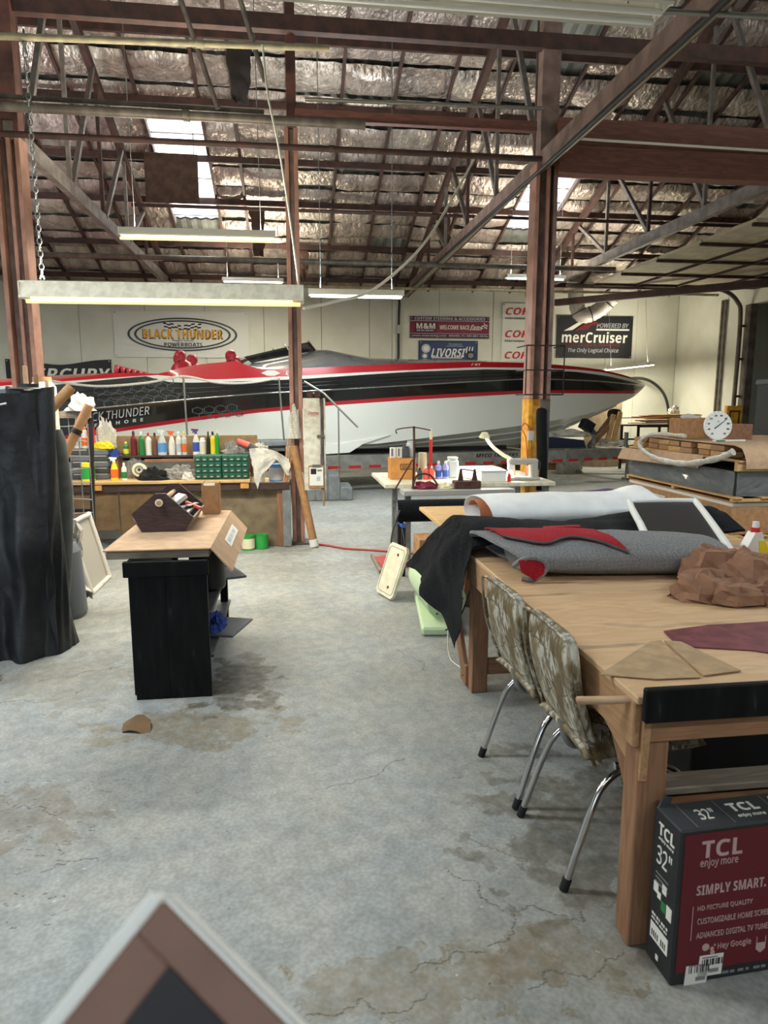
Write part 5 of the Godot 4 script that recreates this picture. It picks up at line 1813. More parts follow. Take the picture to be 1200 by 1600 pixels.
	for k in 7:
		var nk := noise(540 + k, 1.0, 2)
		nk.fractal_type = FastNoiseLite.FRACTAL_RIDGED
		var c0: Vector3 = [v(-0.14, 0.0, 0.04), v(0.12, 0.0, 0.1), v(0.0, 0.05, -0.12), v(0.32, 0.0, 0.08), v(0.08, 0.06, 0.0), v(-0.04, 0.02, 0.12), v(0.24, 0.03, -0.1)][k]
		var sz: Vector3 = [v(0.17, 0.12, 0.13), v(0.2, 0.11, 0.15), v(0.16, 0.15, 0.1), v(0.22, 0.1, 0.16), v(0.15, 0.13, 0.12), v(0.17, 0.08, 0.1), v(0.17, 0.11, 0.12)][k]
		var turn := Basis(Vector3.UP, k * 1.3)
		s = S()
		flat(s)
		grid(s, 17, 8, func(a: float, b: float) -> Vector3:
			var th := TAU * a
			var ph := PI * (b * 0.62 - 0.12)
			var d := v(cos(th) * cos(ph), sin(ph), sin(th) * cos(ph))
			var r := 0.78 + 0.3 * nk.get_noise_3d(d.x * 0.9, d.y * 1.2, d.z * 0.9) + 0.06 * nk.get_noise_3d(d.x * 3.0 + 9.0, d.y * 3.0, d.z * 3.0)
			var p := c0 + turn * (d * sz * r)
			return v(p.x, maxf(p.y, 0.0), p.z), -1, 0xFFFFFFFF)
		part(s, "paper_fold", M.kraft, t)
	# yellow-labelled jug
	t = thing("detergent_jug", "white and yellow jug with red collar behind the brown paper", "bottle", v(2.27, TH, -3.1))
	s = S()
	prism(s, [Vector2(-0.055, 0), Vector2(0.06, 0), Vector2(0.065, 0.06), Vector2(0.03, 0.13), Vector2(0.02, 0.17), Vector2(-0.02, 0.17), Vector2(-0.055, 0.1)], -0.03, 0.03, Transform3D(Basis(), v(2.27, TH + 0.004, -3.1)))
	part(s, "jug_body", M.white_plastic, t)
	s = S()
	prism(s, [Vector2(0.012, 0), Vector2(0.066, 0), Vector2(0.07, 0.06), Vector2(0.035, 0.13), Vector2(0.0, 0.13), Vector2(0.012, 0.06)], 0.03, 0.034, Transform3D(Basis(), v(2.27, TH + 0.004, -3.1)))
	part(s, "yellow_label", M.yellow, t)
	s = S()
	lathe(s, [Vector2(0.022, 0), Vector2(0.022, 0.025), Vector2(0.0, 0.025)], v(2.27, TH + 0.172, -3.1), 12)
	part(s, "red_collar", M.red, t)
	s = S()
	lathe(s, [Vector2(0.017, 0), Vector2(0.015, 0.03), Vector2(0.0, 0.032)], v(2.27, TH + 0.196, -3.1), 12)
	part(s, "cap", M.white_plastic, t)
	# flat pieces on the table top
	t = thing("vinyl_offcut", "pointed maroon vinyl offcut lying flat on the table", "offcut", v(1.5, TH + 0.001, -2.1))
	s = S()
	prism(s, [Vector2(1.303, 2.219), Vector2(1.5, 2.26), Vector2(1.8, 2.27), Vector2(1.9, 2.0), Vector2(1.6, 1.92), Vector2(1.49, 2.0), Vector2(1.27, 2.067)], TH + 0.002, TH + 0.006, Transform3D(Basis(Vector3.RIGHT, Vector3.FORWARD, Vector3.UP), Vector3.ZERO))
	part(s, "vinyl_sheet", M.maroon_vinyl, t)
	t = thing("paper_pattern", "tan paper pattern with bent corner near the table's front edge", "paper", v(1.1, TH, -1.9))
	s = S()
	prism(s, [Vector2(0.9, 1.87), Vector2(1.2, 2.12), Vector2(1.24, 2.125), Vector2(1.19, 1.81), Vector2(1.05, 1.815)], TH + 0.004, TH + 0.007, Transform3D(Basis(Vector3.RIGHT, Vector3.FORWARD, Vector3.UP), Vector3.ZERO))
	part(s, "pattern_sheet", M.kraft_pattern, t)
	t = thing("paper_pattern", "narrow tan paper strip beside the larger paper pattern", "paper", v(1.26, TH, -1.95))
	s = S()
	prism(s, [Vector2(1.25, 2.12), Vector2(1.3, 2.1), Vector2(1.34, 1.84), Vector2(1.205, 1.82)], TH + 0.004, TH + 0.008, Transform3D(Basis(Vector3.RIGHT, Vector3.FORWARD, Vector3.UP), Vector3.ZERO))
	part(s, "pattern_sheet", M.kraft_pattern, t)
	t = thing("wooden_stick", "short round wooden stick poking out past the table's corner", "stick", v(0.95, 0.765, -1.8))
	s = S()
	tube(s, [v(0.825, 0.737, -1.85), v(0.9, 0.76, -1.79), v(1.05, 0.8, -1.705)], 0.012, 6)
	part(s, "stick", M.pale_cardboard, t)


# ---------- black bench in the aisle ----------
func black_bench() -> void:
	var s: SurfaceTool
	var t := thing("black_bench", "narrow black painted bench with a tan board top in the aisle", "bench", v(-0.67, 0, -4.3))
	for k in 2:
		s = S()
		box(s, v(-0.87 + 0.09 + k * 0.2, 0.37, -3.72), v([0.1795, 0.2195][k], 0.74, 0.02) , Basis(), 0.0008)
		part(s, "front_plank", M.black_paint, t)
	s = S()
	box(s, v(-0.68, 0.735, -3.705), v(0.44, 0.085, 0.03))
	part(s, "front_rail", M.black_paint, t)
	s = S()
	box(s, v(-0.87, 0.4, -4.35), v(0.025, 0.76, 1.25))
	part(s, "left_side", M.black_paint, t)
	for q in [[-0.5, -4.86], [-0.85, -4.96], [-0.5, -3.76]]:
		s = S()
		box(s, v(q[0], 0.38, q[1]), v(0.05, 0.76, 0.05))
		part(s, "leg", M.black_paint, t)
	for y in [0.2, 0.45]:
		s = S()
		box(s, v(-0.66, y, -4.35), v(0.4, 0.02, 1.1))
		part(s, "shelf", M.charcoal_vinyl, t)
	s = S()
	box(s, v(-0.73, 0.795, -4.42), v(0.54, 0.04, 1.3))
	part(s, "top_board", M.grey_timber_x, t)
	# cardboard sheet covering the top and folded down the right side
	var c := thing("cardboard_sheet", "tan cardboard sheet covering the black bench, right edge folded down", "cardboard", v(-0.7, 0.816, -4.4))
	s = S()
	box(s, v(-0.735, 0.823, -4.42), v(0.555, 0.008, 1.31), Basis(), 0.001)
	part(s, "flat_sheet", M.pale_cardboard, c)
	s = S()
	prism(s, [Vector2(-0.458, 0.827), Vector2(-0.452, 0.827), Vector2(-0.338, 0.694), Vector2(-0.346, 0.69)], 3.77, 5.07, Transform3D(Basis(Vector3.RIGHT, Vector3.UP, Vector3.FORWARD), Vector3.ZERO))
	part(s, "folded_flap", M.pale_cardboard, c)
	var n := v(0.138, 0.12, 0).normalized()
	var fb := Basis(Vector3.FORWARD, v(-0.12, 0.138, 0).normalized(), n)
	var lb := flat_art(c, [Vector2(-0.27, -0.03), Vector2(0.27, -0.03), Vector2(0.27, 0.03), Vector2(-0.27, 0.03)], v(-0.398, 0.765, -4.45) + n * 0.001, fb, M.paper, "white_label", 0.001)
	print_row(lb, 0.42, 0.025, 6, v(-0.398, 0.765, -4.45) + n * 0.002, fb, M.ink_pale)
	# things on the bench's shelves
	t = thing("black_canister", "round black canister on the bench's upper shelf", "canister", v(-0.52, 0.46, -4.3))
	s = S()
	lathe(s, [Vector2(0, 0), Vector2(0.1, 0), Vector2(0.11, 0.02), Vector2(0.11, 0.24), Vector2(0.09, 0.26), Vector2(0, 0.26)], v(-0.54, 0.461, -4.3), 18)
	part(s, "canister_body", M.black_plastic, t)
	t = thing("grey_offcut", "grey board offcut sticking out of the bench's upper shelf", "offcut", v(-0.45, 0.461, -4.6))
	s = S()
	box(s, v(-0.47, 0.47, -4.62), v(0.22, 0.016, 0.3), Basis(Vector3.UP, 0.35))
	part(s, "board", M.mid_grey, t)
	t = thing("grey_offcut", "grey board offcut sticking out of the bench's lower shelf", "offcut", v(-0.45, 0.211, -4.2))
	s = S()
	box(s, v(-0.45, 0.22, -4.25), v(0.26, 0.016, 0.34), Basis(Vector3.UP, -0.3))
	part(s, "board", M.mid_grey, t)
	crumple("blue_rag", "dark blue rag stuffed on the bench's lower shelf", "rag", v(-0.5, 0.23, -4.22), v(0.07, 0.09, 0.12), M.blue_cloth, 43)
	# open toolbox
	t = thing("wooden_toolbox", "open dark wooden carrying toolbox full of tools on the bench", "toolbox", v(-0.78, 0.828, -4.5))
	var endp := [Vector2(-0.134, 0), Vector2(0.121, 0), Vector2(0.172, 0.086), Vector2(0.015, 0.234), Vector2(-0.045, 0.234), Vector2(-0.188, 0.113)]
	for z in [-4.28, -4.8]:
		s = S()
		prism(s, endp, -0.009, 0.009, Transform3D(Basis(), v(-0.78, 0.829, z)))
		part(s, "end_panel", M.dark_ply, t)
	s = S()
	box(s, v(-0.787, 0.836, -4.54), v(0.25, 0.012, 0.5))
	part(s, "floor_board", M.dark_ply, t)
	for sd in [-1, 1]:
		s = S()
		rod(s, v(-0.785 + sd * 0.153, 0.87, -4.285), v(-0.785 + sd * 0.153, 0.87, -4.795), 0.012, 0.1, v(sd * 0.5, 0.86, 0))
		part(s, "side_board", M.grey_timber_x, t)
	s = S()
	tube(s, [v(-0.8, 1.01, -4.24), v(-0.8, 1.01, -4.82)], 0.015, 8)
	part(s, "handle", M.pale_cardboard, t)
	s = S()
	lathe(s, [Vector2(0, 0), Vector2(0.022, 0.003), Vector2(0.024, 0.015), Vector2(0.0, 0.02)], v(-0.8, 1.01, -4.26), 10, Basis(Vector3.RIGHT, PI / 2))
	part(s, "knob", M.cream, t)
	for k in 7:
		var o := thing(["chisel", "paintbrush", "rasp", "paper_pad", "spanner", "putty_knife", "screwdriver"][k], ["grey chisel lying in the toolbox's right side", "wide paintbrush lying in the toolbox near its handle", "long rasp lying in the toolbox's middle", "white paper pad sticking out of the toolbox", "steel spanner lying on top in the toolbox", "white putty knife poking out at toolbox's left", "red-handled screwdriver lying over the toolbox's right edge"][k], "tool", v(-0.72, 0.9, -4.5), 0.0, "", true)
		s = S()
		var p0: Vector3 = [v(0.06, 0.02, 0.16), v(0.0, 0.05, 0.1), v(0.03, 0.0, -0.2), v(-0.08, 0.04, -0.1), v(0.05, 0.05, 0.0), v(-0.24, 0.0, 0.17), v(0.02, 0.06, -0.12)][k]
		var p1: Vector3 = [v(0.07, 0.03, -0.2), v(0.04, 0.03, -0.16), v(0.02, -0.01, 0.17), v(0.0, 0.1, -0.16), v(0.08, 0.04, -0.2), v(-0.12, 0.06, 0.12), v(0.13, 0.03, -0.02)][k]
		var ws: Array = [[0.02, 0.02], [0.05, 0.014], [0.03, 0.01], [0.1, 0.03], [0.03, 0.01], [0.05, 0.008], [0.018, 0.018]][k]
		rod(s, p0, p1, ws[0], ws[1])
		part(s, "blade", M[["steel", "mid_grey", "dark_grey", "paper", "galvanised", "white_plastic", "coral"][k]], o)
	# small carton behind the toolbox
	t = thing("small_carton", "small upright open cardboard carton behind the toolbox", "box", v(-0.575, 0.828, -4.95))
	for q in [[v(-0.575, 0.93, -4.91), v(0.11, 0.2, 0.008)], [v(-0.575, 0.93, -5.04), v(0.11, 0.2, 0.008)], [v(-0.63, 0.94, -4.975), v(0.008, 0.22, 0.13)], [v(-0.52, 0.94, -4.975), v(0.008, 0.22, 0.13)]]:
		s = S()
		box(s, q[0], q[1], Basis(), 0.001)
		part(s, "carton_wall", M.cardboard, t)
	s = S()
	box(s, v(-0.59, 1.02, -4.93), v(0.09, 0.05, 0.01), Basis(Vector3.RIGHT, -0.4), 0.001)
	part(s, "white_flap", M.paper, t)


# ---------- fabric rolls and rack at the left ----------
func fabric_corner() -> void:
	var s: SurfaceTool
	var rolls := [[v(-1.63, 0, -4.66), 1.69, 0.14, "black_vinyl", "tall black vinyl roll with draped folds at the left edge", 601, 0.06], [v(-2.22, 0, -4.28), 1.6, 0.2, "navy_vinyl", "dark navy vinyl roll cut off by the left picture edge", 602, 0.12]]
	for r in rolls:
		var t := thing("fabric_roll", r[4], "fabric roll", r[0], 0.0, "upright fabric rolls")
		var nz := noise(r[5], 0.8, 3)
		s = S()
		grid(s, 64, 26, func(a: float, b: float) -> Vector3:
			var th := TAU * a
			var y: float = r[1] * (1.0 - b)
			var fold := 0.018 * sin(th * 5.0 + b * 2.5) * b + 0.012 * sin(th * 3.0 - 2.0 * b) + 0.03 * nz.get_noise_2d(cos(th) * 1.2, sin(th) * 1.2 + y)
			var rad: float = r[2] * (0.96 + 0.05 * b) + fold + r[6] * pow(b, 5.0)
			var p: Vector3 = r[0]
			return v(p.x + rad * cos(th) - 0.03 * b, y + (0.015 * cos(th * 2.0) if b < 0.01 else 0.0), p.z + rad * sin(th)), -1)
		part(s, "draped_vinyl", M[r[3]], t)
		s = S()
		lathe(s, [Vector2(0.02, 0.012), Vector2(0.1, 0.006), Vector2(r[2] * 0.98, -0.002)], r[0] + v(0, r[1], 0), 20)
		part(s, "rolled_end", M[r[3]], t)
		s = S()
		lathe(s, [Vector2(0.05, 0), Vector2(0.06, 0.03), Vector2(0.04, 0.03), Vector2(0.04, 0.0)], r[0] + v(0, r[1], 0), 14)
		part(s, "core_tube", M.charcoal_vinyl, t)
		if r[5] != 601:
			continue
		# drooping apron of vinyl with a deep fold in front of the tall roll
		s = S()
		var na := noise(607, 0.7, 3)
		sheet(s, 22, 30, func(a: float, b: float) -> Vector3:
			var x := lerpf(-1.93, -1.56, a) + 0.04 * b
			var y := 1.66 - 1.655 * b
			var swag := 0.12 * exp(-pow((b - 0.55 - 0.12 * (1.0 - a)) / 0.1, 2.0))
			var z := -4.44 + 0.05 * sin(a * 9.0 + b * 3.0) * b + 0.06 * na.get_noise_2d(a * 2, b * 3) + swag * 0.5 + 0.1 * b * b
			return v(x, maxf(y, 0.004), z - 0.12 * a * a), v(0, 0, -0.006))
		part(s, "loose_drape", M.black_vinyl, t)
		s = S()
		tube(s, smooth_path([v(-1.78, 1.6, -4.36), v(-1.74, 1.585, -4.37), v(-1.66, 1.6, -4.37)], 3), 0.008, 5)
		part(s, "silver_tie", M.aluminium, t)
	var t := thing("fabric_roll", "slim charcoal vinyl roll leaning right of the tall black roll", "fabric roll", v(-1.66, 0, -5.05), 0.0, "upright fabric rolls")
	s = S()
	tube(s, smooth_path([v(-1.74, 0.01, -5.05), v(-1.67, 0.45, -5.03), v(-1.62, 1.0, -5.0), v(-1.62, 1.42, -5.0)], 4), [0.11, 0.11, 0.1, 0.1, 0.1, 0.1, 0.1, 0.1, 0.1, 0.09, 0.085, 0.08, 0.06], 16)
	part(s, "rolled_vinyl", M.charcoal_vinyl, t)
	t = thing("fabric_roll", "stout grey covered roll standing on the floor behind black folds", "fabric roll", v(-1.75, 0, -5.35), 0.0, "upright fabric rolls")
	s = S()
	lathe(s, [Vector2(0, 0), Vector2(0.16, 0.0), Vector2(0.17, 0.03), Vector2(0.15, 0.5), Vector2(0.12, 0.56), Vector2(0, 0.56)], v(-1.75, 0.001, -5.35), 22)
	part(s, "rolled_vinyl", M.mid_grey, t)
	# crumpled clear wrap around it
	t = thing("plastic_wrap", "milky plastic wrap hanging beside the tan tray", "wrap", v(-1.62, 0.1, -5.4))
	s = S()
	var nw := noise(611, 1.4, 4)
	flat(s)
	grid(s, 12, 16, func(a: float, b: float) -> Vector3:
		return v(lerpf(-1.78, -1.62, a) + 0.05 * b * sin(b * 8.0) + 0.04 * nw.get_noise_2d(a * 2, b * 3), 0.72 - 0.62 * b + 0.03 * nw.get_noise_2d(b * 3, a * 3), -5.55 + 0.1 * a + 0.08 * nw.get_noise_2d(a * 3 + 9, b * 3)), 1, 0xFFFFFFFF)
	part(s, "wrap_sheet", M.milky_film, t)
	# cardboard tubes and a wrapped white roll
	var tubes := [[v(-1.75, 1.44, -5.04), v(-1.52, 1.71, -5.15), 0.035, "cardboard tube poking up right from behind the black roll"], [v(-2.32, 0.02, -5.43), v(-1.56, 1.58, -5.7), 0.035, "longer cardboard tube leaning right, tied with a black band"]]
	for q in tubes:
		t = thing("cardboard_tube", q[3], "tube", q[0])
		s = S()
		tube(s, [q[0], q[1]], q[2], 12, false)
		tube(s, [q[1], q[1] - (q[1] - q[0]).normalized() * 0.03], q[2] * 0.75, 12, true)
		part(s, "tube_wall", M.cardboard, t)
		if q[0].y < 1.0:
			s = S()
			var m: Vector3 = q[0].lerp(q[1], 0.86)
			tube(s, [m, m + (q[1] - q[0]).normalized() * 0.04], q[2] * 1.15, 12)
			part(s, "black_band", M.black_plastic, t)
	t = thing("fabric_roll", "white wrapped roll with a cardboard core behind the cardboard tubes", "fabric roll", v(-1.96, 0, -5.9), 0.0, "upright fabric rolls")
	s = S()
	lathe(s, [Vector2(0, 0.0), Vector2(0.1, 0.0), Vector2(0.11, 0.4), Vector2(0.105, 1.4), Vector2(0.1, 1.72), Vector2(0.07, 1.76), Vector2(0.06, 1.76)], v(-1.96, 0.001, -5.9), 18)
	part(s, "white_wrap", M.milky_film, t)
	s = S()
	lathe(s, [Vector2(0.07, 0), Vector2(0.07, 0.05), Vector2(0.055, 0.05), Vector2(0.055, 0.0)], v(-1.96, 1.75, -5.9), 14)
	part(s, "core_tube", M.cardboard, t)
	crumple("white_rag", "crumpled white rag behind the tied cardboard tube", "rag", v(-1.86, 1.525, -6.54), v(0.12, 0.14, 0.08), M.white_rag, 613)
	for k in 3:
		t = thing("timber_lath", ["pale broken lath standing before the left post", "brown lath standing right of the left post", "short pale lath beside the brown lath"][k], "lath", v(-1.85 + 0.06 * k, 0, -5.25))
		s = S()
		rod(s, v(-1.85 + 0.06 * k, 0.0, -5.2 - 0.05 * k), v(-1.87 + 0.07 * k, [1.86, 1.8, 1.76][k], -5.3), 0.03, 0.02)
		part(s, "lath", M.timber_y if k == 1 else M.pale_cardboard, t)
	# wire rack
	t = thing("wire_rack", "black iron rack with bent wire mesh beside the workbench", "rack", v(-1.95, 0, -6.58))
	s = S()
	rod(s, v(-1.86, 0.0, -6.58), v(-1.79, 1.5, -6.58), 0.035, 0.035)
	part(s, "post", M.black_iron, t)
	s = S()
	rod(s, v(-2.25, 0.0, -6.58), v(-2.22, 1.5, -6.58), 0.035, 0.035)
	part(s, "post", M.black_iron, t)
	s = S()
	rod(s, v(-2.25, 1.49, -6.54), v(-1.78, 1.49, -6.54), 0.04, 0.06)
	part(s, "top_bar", M.grey_timber_x, t)
	s = S()
	rod(s, v(-2.25, 0.62, -6.58), v(-1.83, 0.62, -6.58), 0.03, 0.03)
	part(s, "shelf_bar", M.black_iron, t)
	for k in 9:
		s = S()
		var y := 0.35 + k * 0.13
		tube(s, smooth_path([v(-2.2, y, -6.55), v(-2.0, y + 0.012 * sin(k * 2.0), -6.52), v(-1.82, y + 0.02 * sin(k * 1.7), -6.55)], 3), 0.005, 4)
		part(s, "wire", M.galvanised, t)
	for k in 5:
		s = S()
		tube(s, [v(-2.16 + k * 0.085, 0.3, -6.55), v(-2.14 + k * 0.08, 1.47, -6.55)], 0.005, 4)
		part(s, "wire", M.galvanised, t)
	# tan tray leaning on the rack
	t = thing("plastic_tray", "tan plastic tray with raised rim leaning against the rack", "tray", v(-1.72, 0, -6.2))
	var up := v(-0.14, 0.57, 0).normalized()
	var nrm := v(0.57, 0.14, 0).normalized()
	var b := Basis(Vector3.FORWARD, up, nrm)
	var tr := Transform3D(b, v(-1.7, 0.012, -6.2))
	s = S()
	prism(s, [Vector2(-0.27, 0), Vector2(0.27, 0), Vector2(0.29, 0.03), Vector2(0.29, 0.56), Vector2(0.25, 0.6), Vector2(-0.25, 0.6), Vector2(-0.29, 0.56), Vector2(-0.29, 0.03)], -0.03, -0.01, tr)
	part(s, "tray_bottom", M.tray_plastic, t)
	s = S()
	tube(s, smooth_path([tr * v(0, 0, 0), tr * v(0.25, 0, 0), tr * v(0.29, 0.04, 0), tr * v(0.29, 0.55, 0), tr * v(0.25, 0.6, 0), tr * v(-0.25, 0.6, 0), tr * v(-0.29, 0.55, 0), tr * v(-0.29, 0.04, 0), tr * v(-0.25, 0, 0), tr * v(0, 0, 0)], 3), 0.022, 7, false)
	part(s, "tray_rim", M.tray_rim, t)


# ---------- the workbench under the boat's stern ----------
func bottle(label: String, at: Vector3, h: float, r: float, body: String, cap: String, kind := 0, lab := "") -> void:
	var t := thing(["bottle", "spray_bottle", "spray_can", "paint_can"][kind], label, ["bottle", "spray bottle", "spray can", "can"][kind], at, 0.0, "", true)
	var s := S()
	var prof := [Vector2(0, 0), Vector2(r, 0), Vector2(r, h * 0.62), Vector2(r * 0.9, h * 0.7), Vector2(r * 0.38, h * 0.82), Vector2(r * 0.38, h * 0.86), Vector2(0, h * 0.86)]
	if kind == 1:
		prof = [Vector2(0, 0), Vector2(r, 0), Vector2(r * 1.02, h * 0.3), Vector2(r * 0.9, h * 0.5), Vector2(r * 0.6, h * 0.68), Vector2(r * 0.36, h * 0.76), Vector2(r * 0.36, h * 0.8), Vector2(0, h * 0.8)]
	elif kind == 2:
		prof = [Vector2(0, 0), Vector2(r * 0.96, 0), Vector2(r, 0.008), Vector2(r, h * 0.78), Vector2(r * 0.8, h * 0.84), Vector2(0, h * 0.84)]
	elif kind == 3:
		prof = [Vector2(0, 0), Vector2(r, 0), Vector2(r, h * 0.95), Vector2(r * 1.03, h * 0.96), Vector2(r * 1.03, h), Vector2(r * 0.9, h), Vector2(r * 0.88, h * 0.97), Vector2(0, h * 0.97)]
	lathe(s, prof, Vector3.ZERO, 14)
	part(s, "body", M[body], t)
	if kind == 1:
		s = S()
		prism(s, [Vector2(-0.014, h * 0.79), Vector2(0.014, h * 0.79), Vector2(0.012, h * 0.88), Vector2(0.03, h * 0.93), Vector2(0.03, h * 0.98), Vector2(-0.045, h), Vector2(-0.05, h * 0.94), Vector2(-0.03, h * 0.92), Vector2(-0.036, h * 0.84), Vector2(-0.026, h * 0.84), Vector2(-0.014, h * 0.9)], -0.012, 0.012)
		part(s, "trigger_head", M[cap], t)
	elif kind != 3:
		s = S()
		var r2: float = r * (0.44 if kind == 0 else 0.82)
		lathe(s, [Vector2(r2, h * 0.84), Vector2(r2 * 0.9, h * 0.95), Vector2(r2 * 0.4, h), Vector2(0, h)], Vector3.ZERO, 12)
		part(s, "cap", M[cap], t)
	if lab:
		s = S()
		lathe(s, [Vector2(r * 1.02, h * 0.12), Vector2(r * 1.02, h * (0.48 if kind != 3 else 0.8))], Vector3.ZERO, 14)
		part(s, "printed_label", M[lab], t)


func workbench() -> void:
	var s: SurfaceTool
	var t := thing("workbench", "long low timber workbench with a back shelf below the boat's stern", "workbench", v(-1.2, 0, -8.0))
	s = S()
	box(s, v(-1.46, 0.75, -8.0), v(2.0, 0.03, 0.85))
	part(s, "bench_top", M.pale_timber_x, t)
	s = S()
	box(s, v(-0.25, 0.7, -7.95), v(0.42, 0.025, 0.6))
	part(s, "lower_top", M.pale_timber_x, t)
	s = S()
	box(s, v(-1.22, 0.69, -7.62), v(2.36, 0.08, 0.03))
	part(s, "front_rail", M.dark_ply, t)
	for x in [-2.05, -0.52]:
		s = S()
		box(s, v(x, 0.7, -7.585), v(0.09, 0.055, 0.03))
		part(s, "rail_block", M.orange_cardboard, t)
	for q in [[-2.36, -7.7], [-2.36, -8.35], [-0.14, -7.7], [-0.14, -8.2], [-1.2, -8.35]]:
		s = S()
		box(s, v(q[0], 0.365, q[1]), v(0.08, 0.73, 0.08))
		part(s, "leg", M.timber_y, t)
	for q in [[-2.1, 0.48, 0.42], [-1.62, 0.45, 0.5]]:
		s = S()
		box(s, v(q[0], 0.65 - q[2] / 2.0, -7.65), v(q[1], q[2], 0.012))
		part(s, "hanging_card", M.brown_paper, t)
	s = S()
	box(s, v(-0.7, 0.33, -7.72), v(1.25, 0.66, 0.02))
	part(s, "back_panel", M.drab_panel, t)
	s = S()
	box(s, v(-1.8, 0.28, -8.36), v(1.1, 0.55, 0.02))
	part(s, "back_panel", M.wall_paint, t)
	s = S()
	box(s, v(-0.072, 0.35, -7.63), v(0.09, 0.68, 0.02))
	part(s, "side_strip", M.grey_step, t)
	# back shelf
	s = S()
	box(s, v(-1.28, 1.0, -8.05), v(1.3, 0.025, 0.24))
	part(s, "shelf", M.dark_ply, t)
	s = S()
	box(s, v(-1.2, 0.955, -7.92), v(0.85, 0.035, 0.03))
	part(s, "shelf_lip", M.timber_x, t)
	for x in [-1.92, -1.08, -0.46]:
		s = S()
		box(s, v(x, 0.89, -8.02), v(0.035, 0.25, 0.2))
		part(s, "shelf_support", M.timber_y, t)
	s = S()
	box(s, v(-1.2, 1.12, -8.2), v(1.6, 0.2, 0.02))
	part(s, "shelf_back", M.kraft_pattern, t)
	# bottles on the shelf
	var y := 1.013
	var z := -8.0
	bottle("small yellow and green bottle at the shelf's left end", v(-1.83, y, z), 0.15, 0.03, "green", "yellow", 0, "yellow")
	bottle("tall dark red bottle on the shelf", v(-1.744, y, z), 0.27, 0.036, "dark_red", "dark_red")
	bottle("green bottle with white nozzle on the shelf", v(-1.662, y, z), 0.26, 0.032, "green", "white_bottle")
	bottle("white bottle with red cap on the shelf", v(-1.586, y, z), 0.25, 0.032, "white_bottle", "red")
	bottle("brown bottle with black cap on the shelf", v(-1.517, y, z), 0.25, 0.028, "brown_bottle", "black_plastic")
	bottle("clear spray bottle with blue label and white trigger", v(-1.44, y, z), 0.28, 0.05, "clear_bottle", "white_plastic", 1, "sky_blue")
	bottle("white spray bottle with orange trigger head", v(-1.335, y, z), 0.27, 0.036, "white_bottle", "orange", 1)
	bottle("slim white bottle with white cap left of yellow-capped bottle", v(-1.26, y, z), 0.26, 0.03, "white_bottle", "white_plastic", 0, "ink_pale")
	bottle("grey-white bottle with yellow cap on the shelf", v(-1.2, y, z), 0.26, 0.027, "clear_bottle", "yellow", 0, "orange")
	bottle("white spray bottle with purple trigger head", v(-1.07, y, z), 0.29, 0.038, "white_bottle", "purple", 1, "blue")
	bottle("white aerosol can right of the purple-headed bottle", v(-1.0, y, z), 0.19, 0.036, "white_bottle", "white_plastic", 2, "cream")
	bottle("slim black bottle left of the yellow bottle", v(-0.935, y, z), 0.26, 0.022, "black_plastic", "black_plastic")
	bottle("tall yellow bottle with black cap", v(-0.885, y, z), 0.26, 0.03, "yellow", "black_plastic")
	bottle("green glue bottle with pale nozzle", v(-0.835, y, z), 0.28, 0.024, "bright_green", "cream")
	# grey parts cases stacked at the left end
	for i in 2:
		for j in 5:
			t = thing("parts_case", "grey parts case, %s, %s column of the stack" % [["bottom layer", "second layer", "middle layer", "fourth layer", "top layer"][j], ["left", "right"][i]], "case", v(-2.28 + i * 0.2, 0.767 + j * 0.066, -7.95), 0.0, "stack of grey parts cases")
			s = S()
			box(s, v(-2.28 + i * 0.2, 0.799 + j * 0.066, -7.95), v(0.19, 0.062, 0.22))
			part(s, "case_body", M.mid_grey if (i + j) % 2 else M.dark_grey, t)
			s = S()
			box(s, v(-2.28 + i * 0.2, 0.822 + j * 0.066, -7.838), v(0.15, 0.012, 0.006))
			part(s, "case_label", M.grey_plastic, t)
	y = 1.098
	bottle("white aerosol can standing leftmost on the grey cases", v(-2.33, y, -7.95), 0.24, 0.03, "white_bottle", "blue", 2, "ink_pale")
	bottle("orange-topped aerosol can on the grey cases", v(-2.25, y, -7.95), 0.24, 0.03, "white_bottle", "orange", 2, "orange")
	bottle("red aerosol can on the grey cases", v(-2.17, y, -7.95), 0.28, 0.033, "red", "red", 2, "coral")
	crumple("plastic_bag", "white plastic bag sitting on the grey cases", "bag", v(-2.04, y, -8.02), v(0.1, 0.3, 0.07), M.white_rag, 641)
	crumple("yellow_gloves", "yellow and black work gloves lying on the grey cases", "gloves", v(-2.03, y, -7.87), v(0.1, 0.07, 0.05), M.yellow_cloth, 642)
	crumple("blue_rag", "small blue rag right of the yellow gloves", "rag", v(-1.93, 1.0, -7.9), v(0.05, 0.1, 0.05), M.blue_cloth, 643)
	# on the bench top
	y = 0.766
	z = -7.72
	bottle("yellow and green can on the workbench", v(-2.17, y, z), 0.19, 0.07, "yellow", "yellow", 3, "bright_green")
	bottle("yellow spray bottle with white trigger on the workbench", v(-1.9, y, z), 0.25, 0.04, "yellow", "white_plastic", 1, "orange")
	bottle("small green and white bottle on the workbench", v(-1.8, y, z), 0.19, 0.028, "white_bottle", "white_plastic", 0, "green")
	t = thing("tape_roll", "cream roll of tape standing on edge on the workbench", "tape", v(-1.66, y, -7.82))
	s = S()
	lathe(s, [Vector2(0.02, -0.025), Vector2(0.075, -0.025), Vector2(0.075, 0.025), Vector2(0.02, 0.025), Vector2(0.02, -0.025)], v(-1.66, y + 0.1, -7.82), 20, Basis(Vector3.RIGHT, PI / 2 - 0.2))
	part(s, "roll_body", M.cream, t)
	s = S()
	lathe(s, [Vector2(0.03, 0.0), Vector2(0.05, 0.0)], v(-1.66, y + 0.102, -7.79), 18, Basis(Vector3.RIGHT, PI / 2 - 0.2))
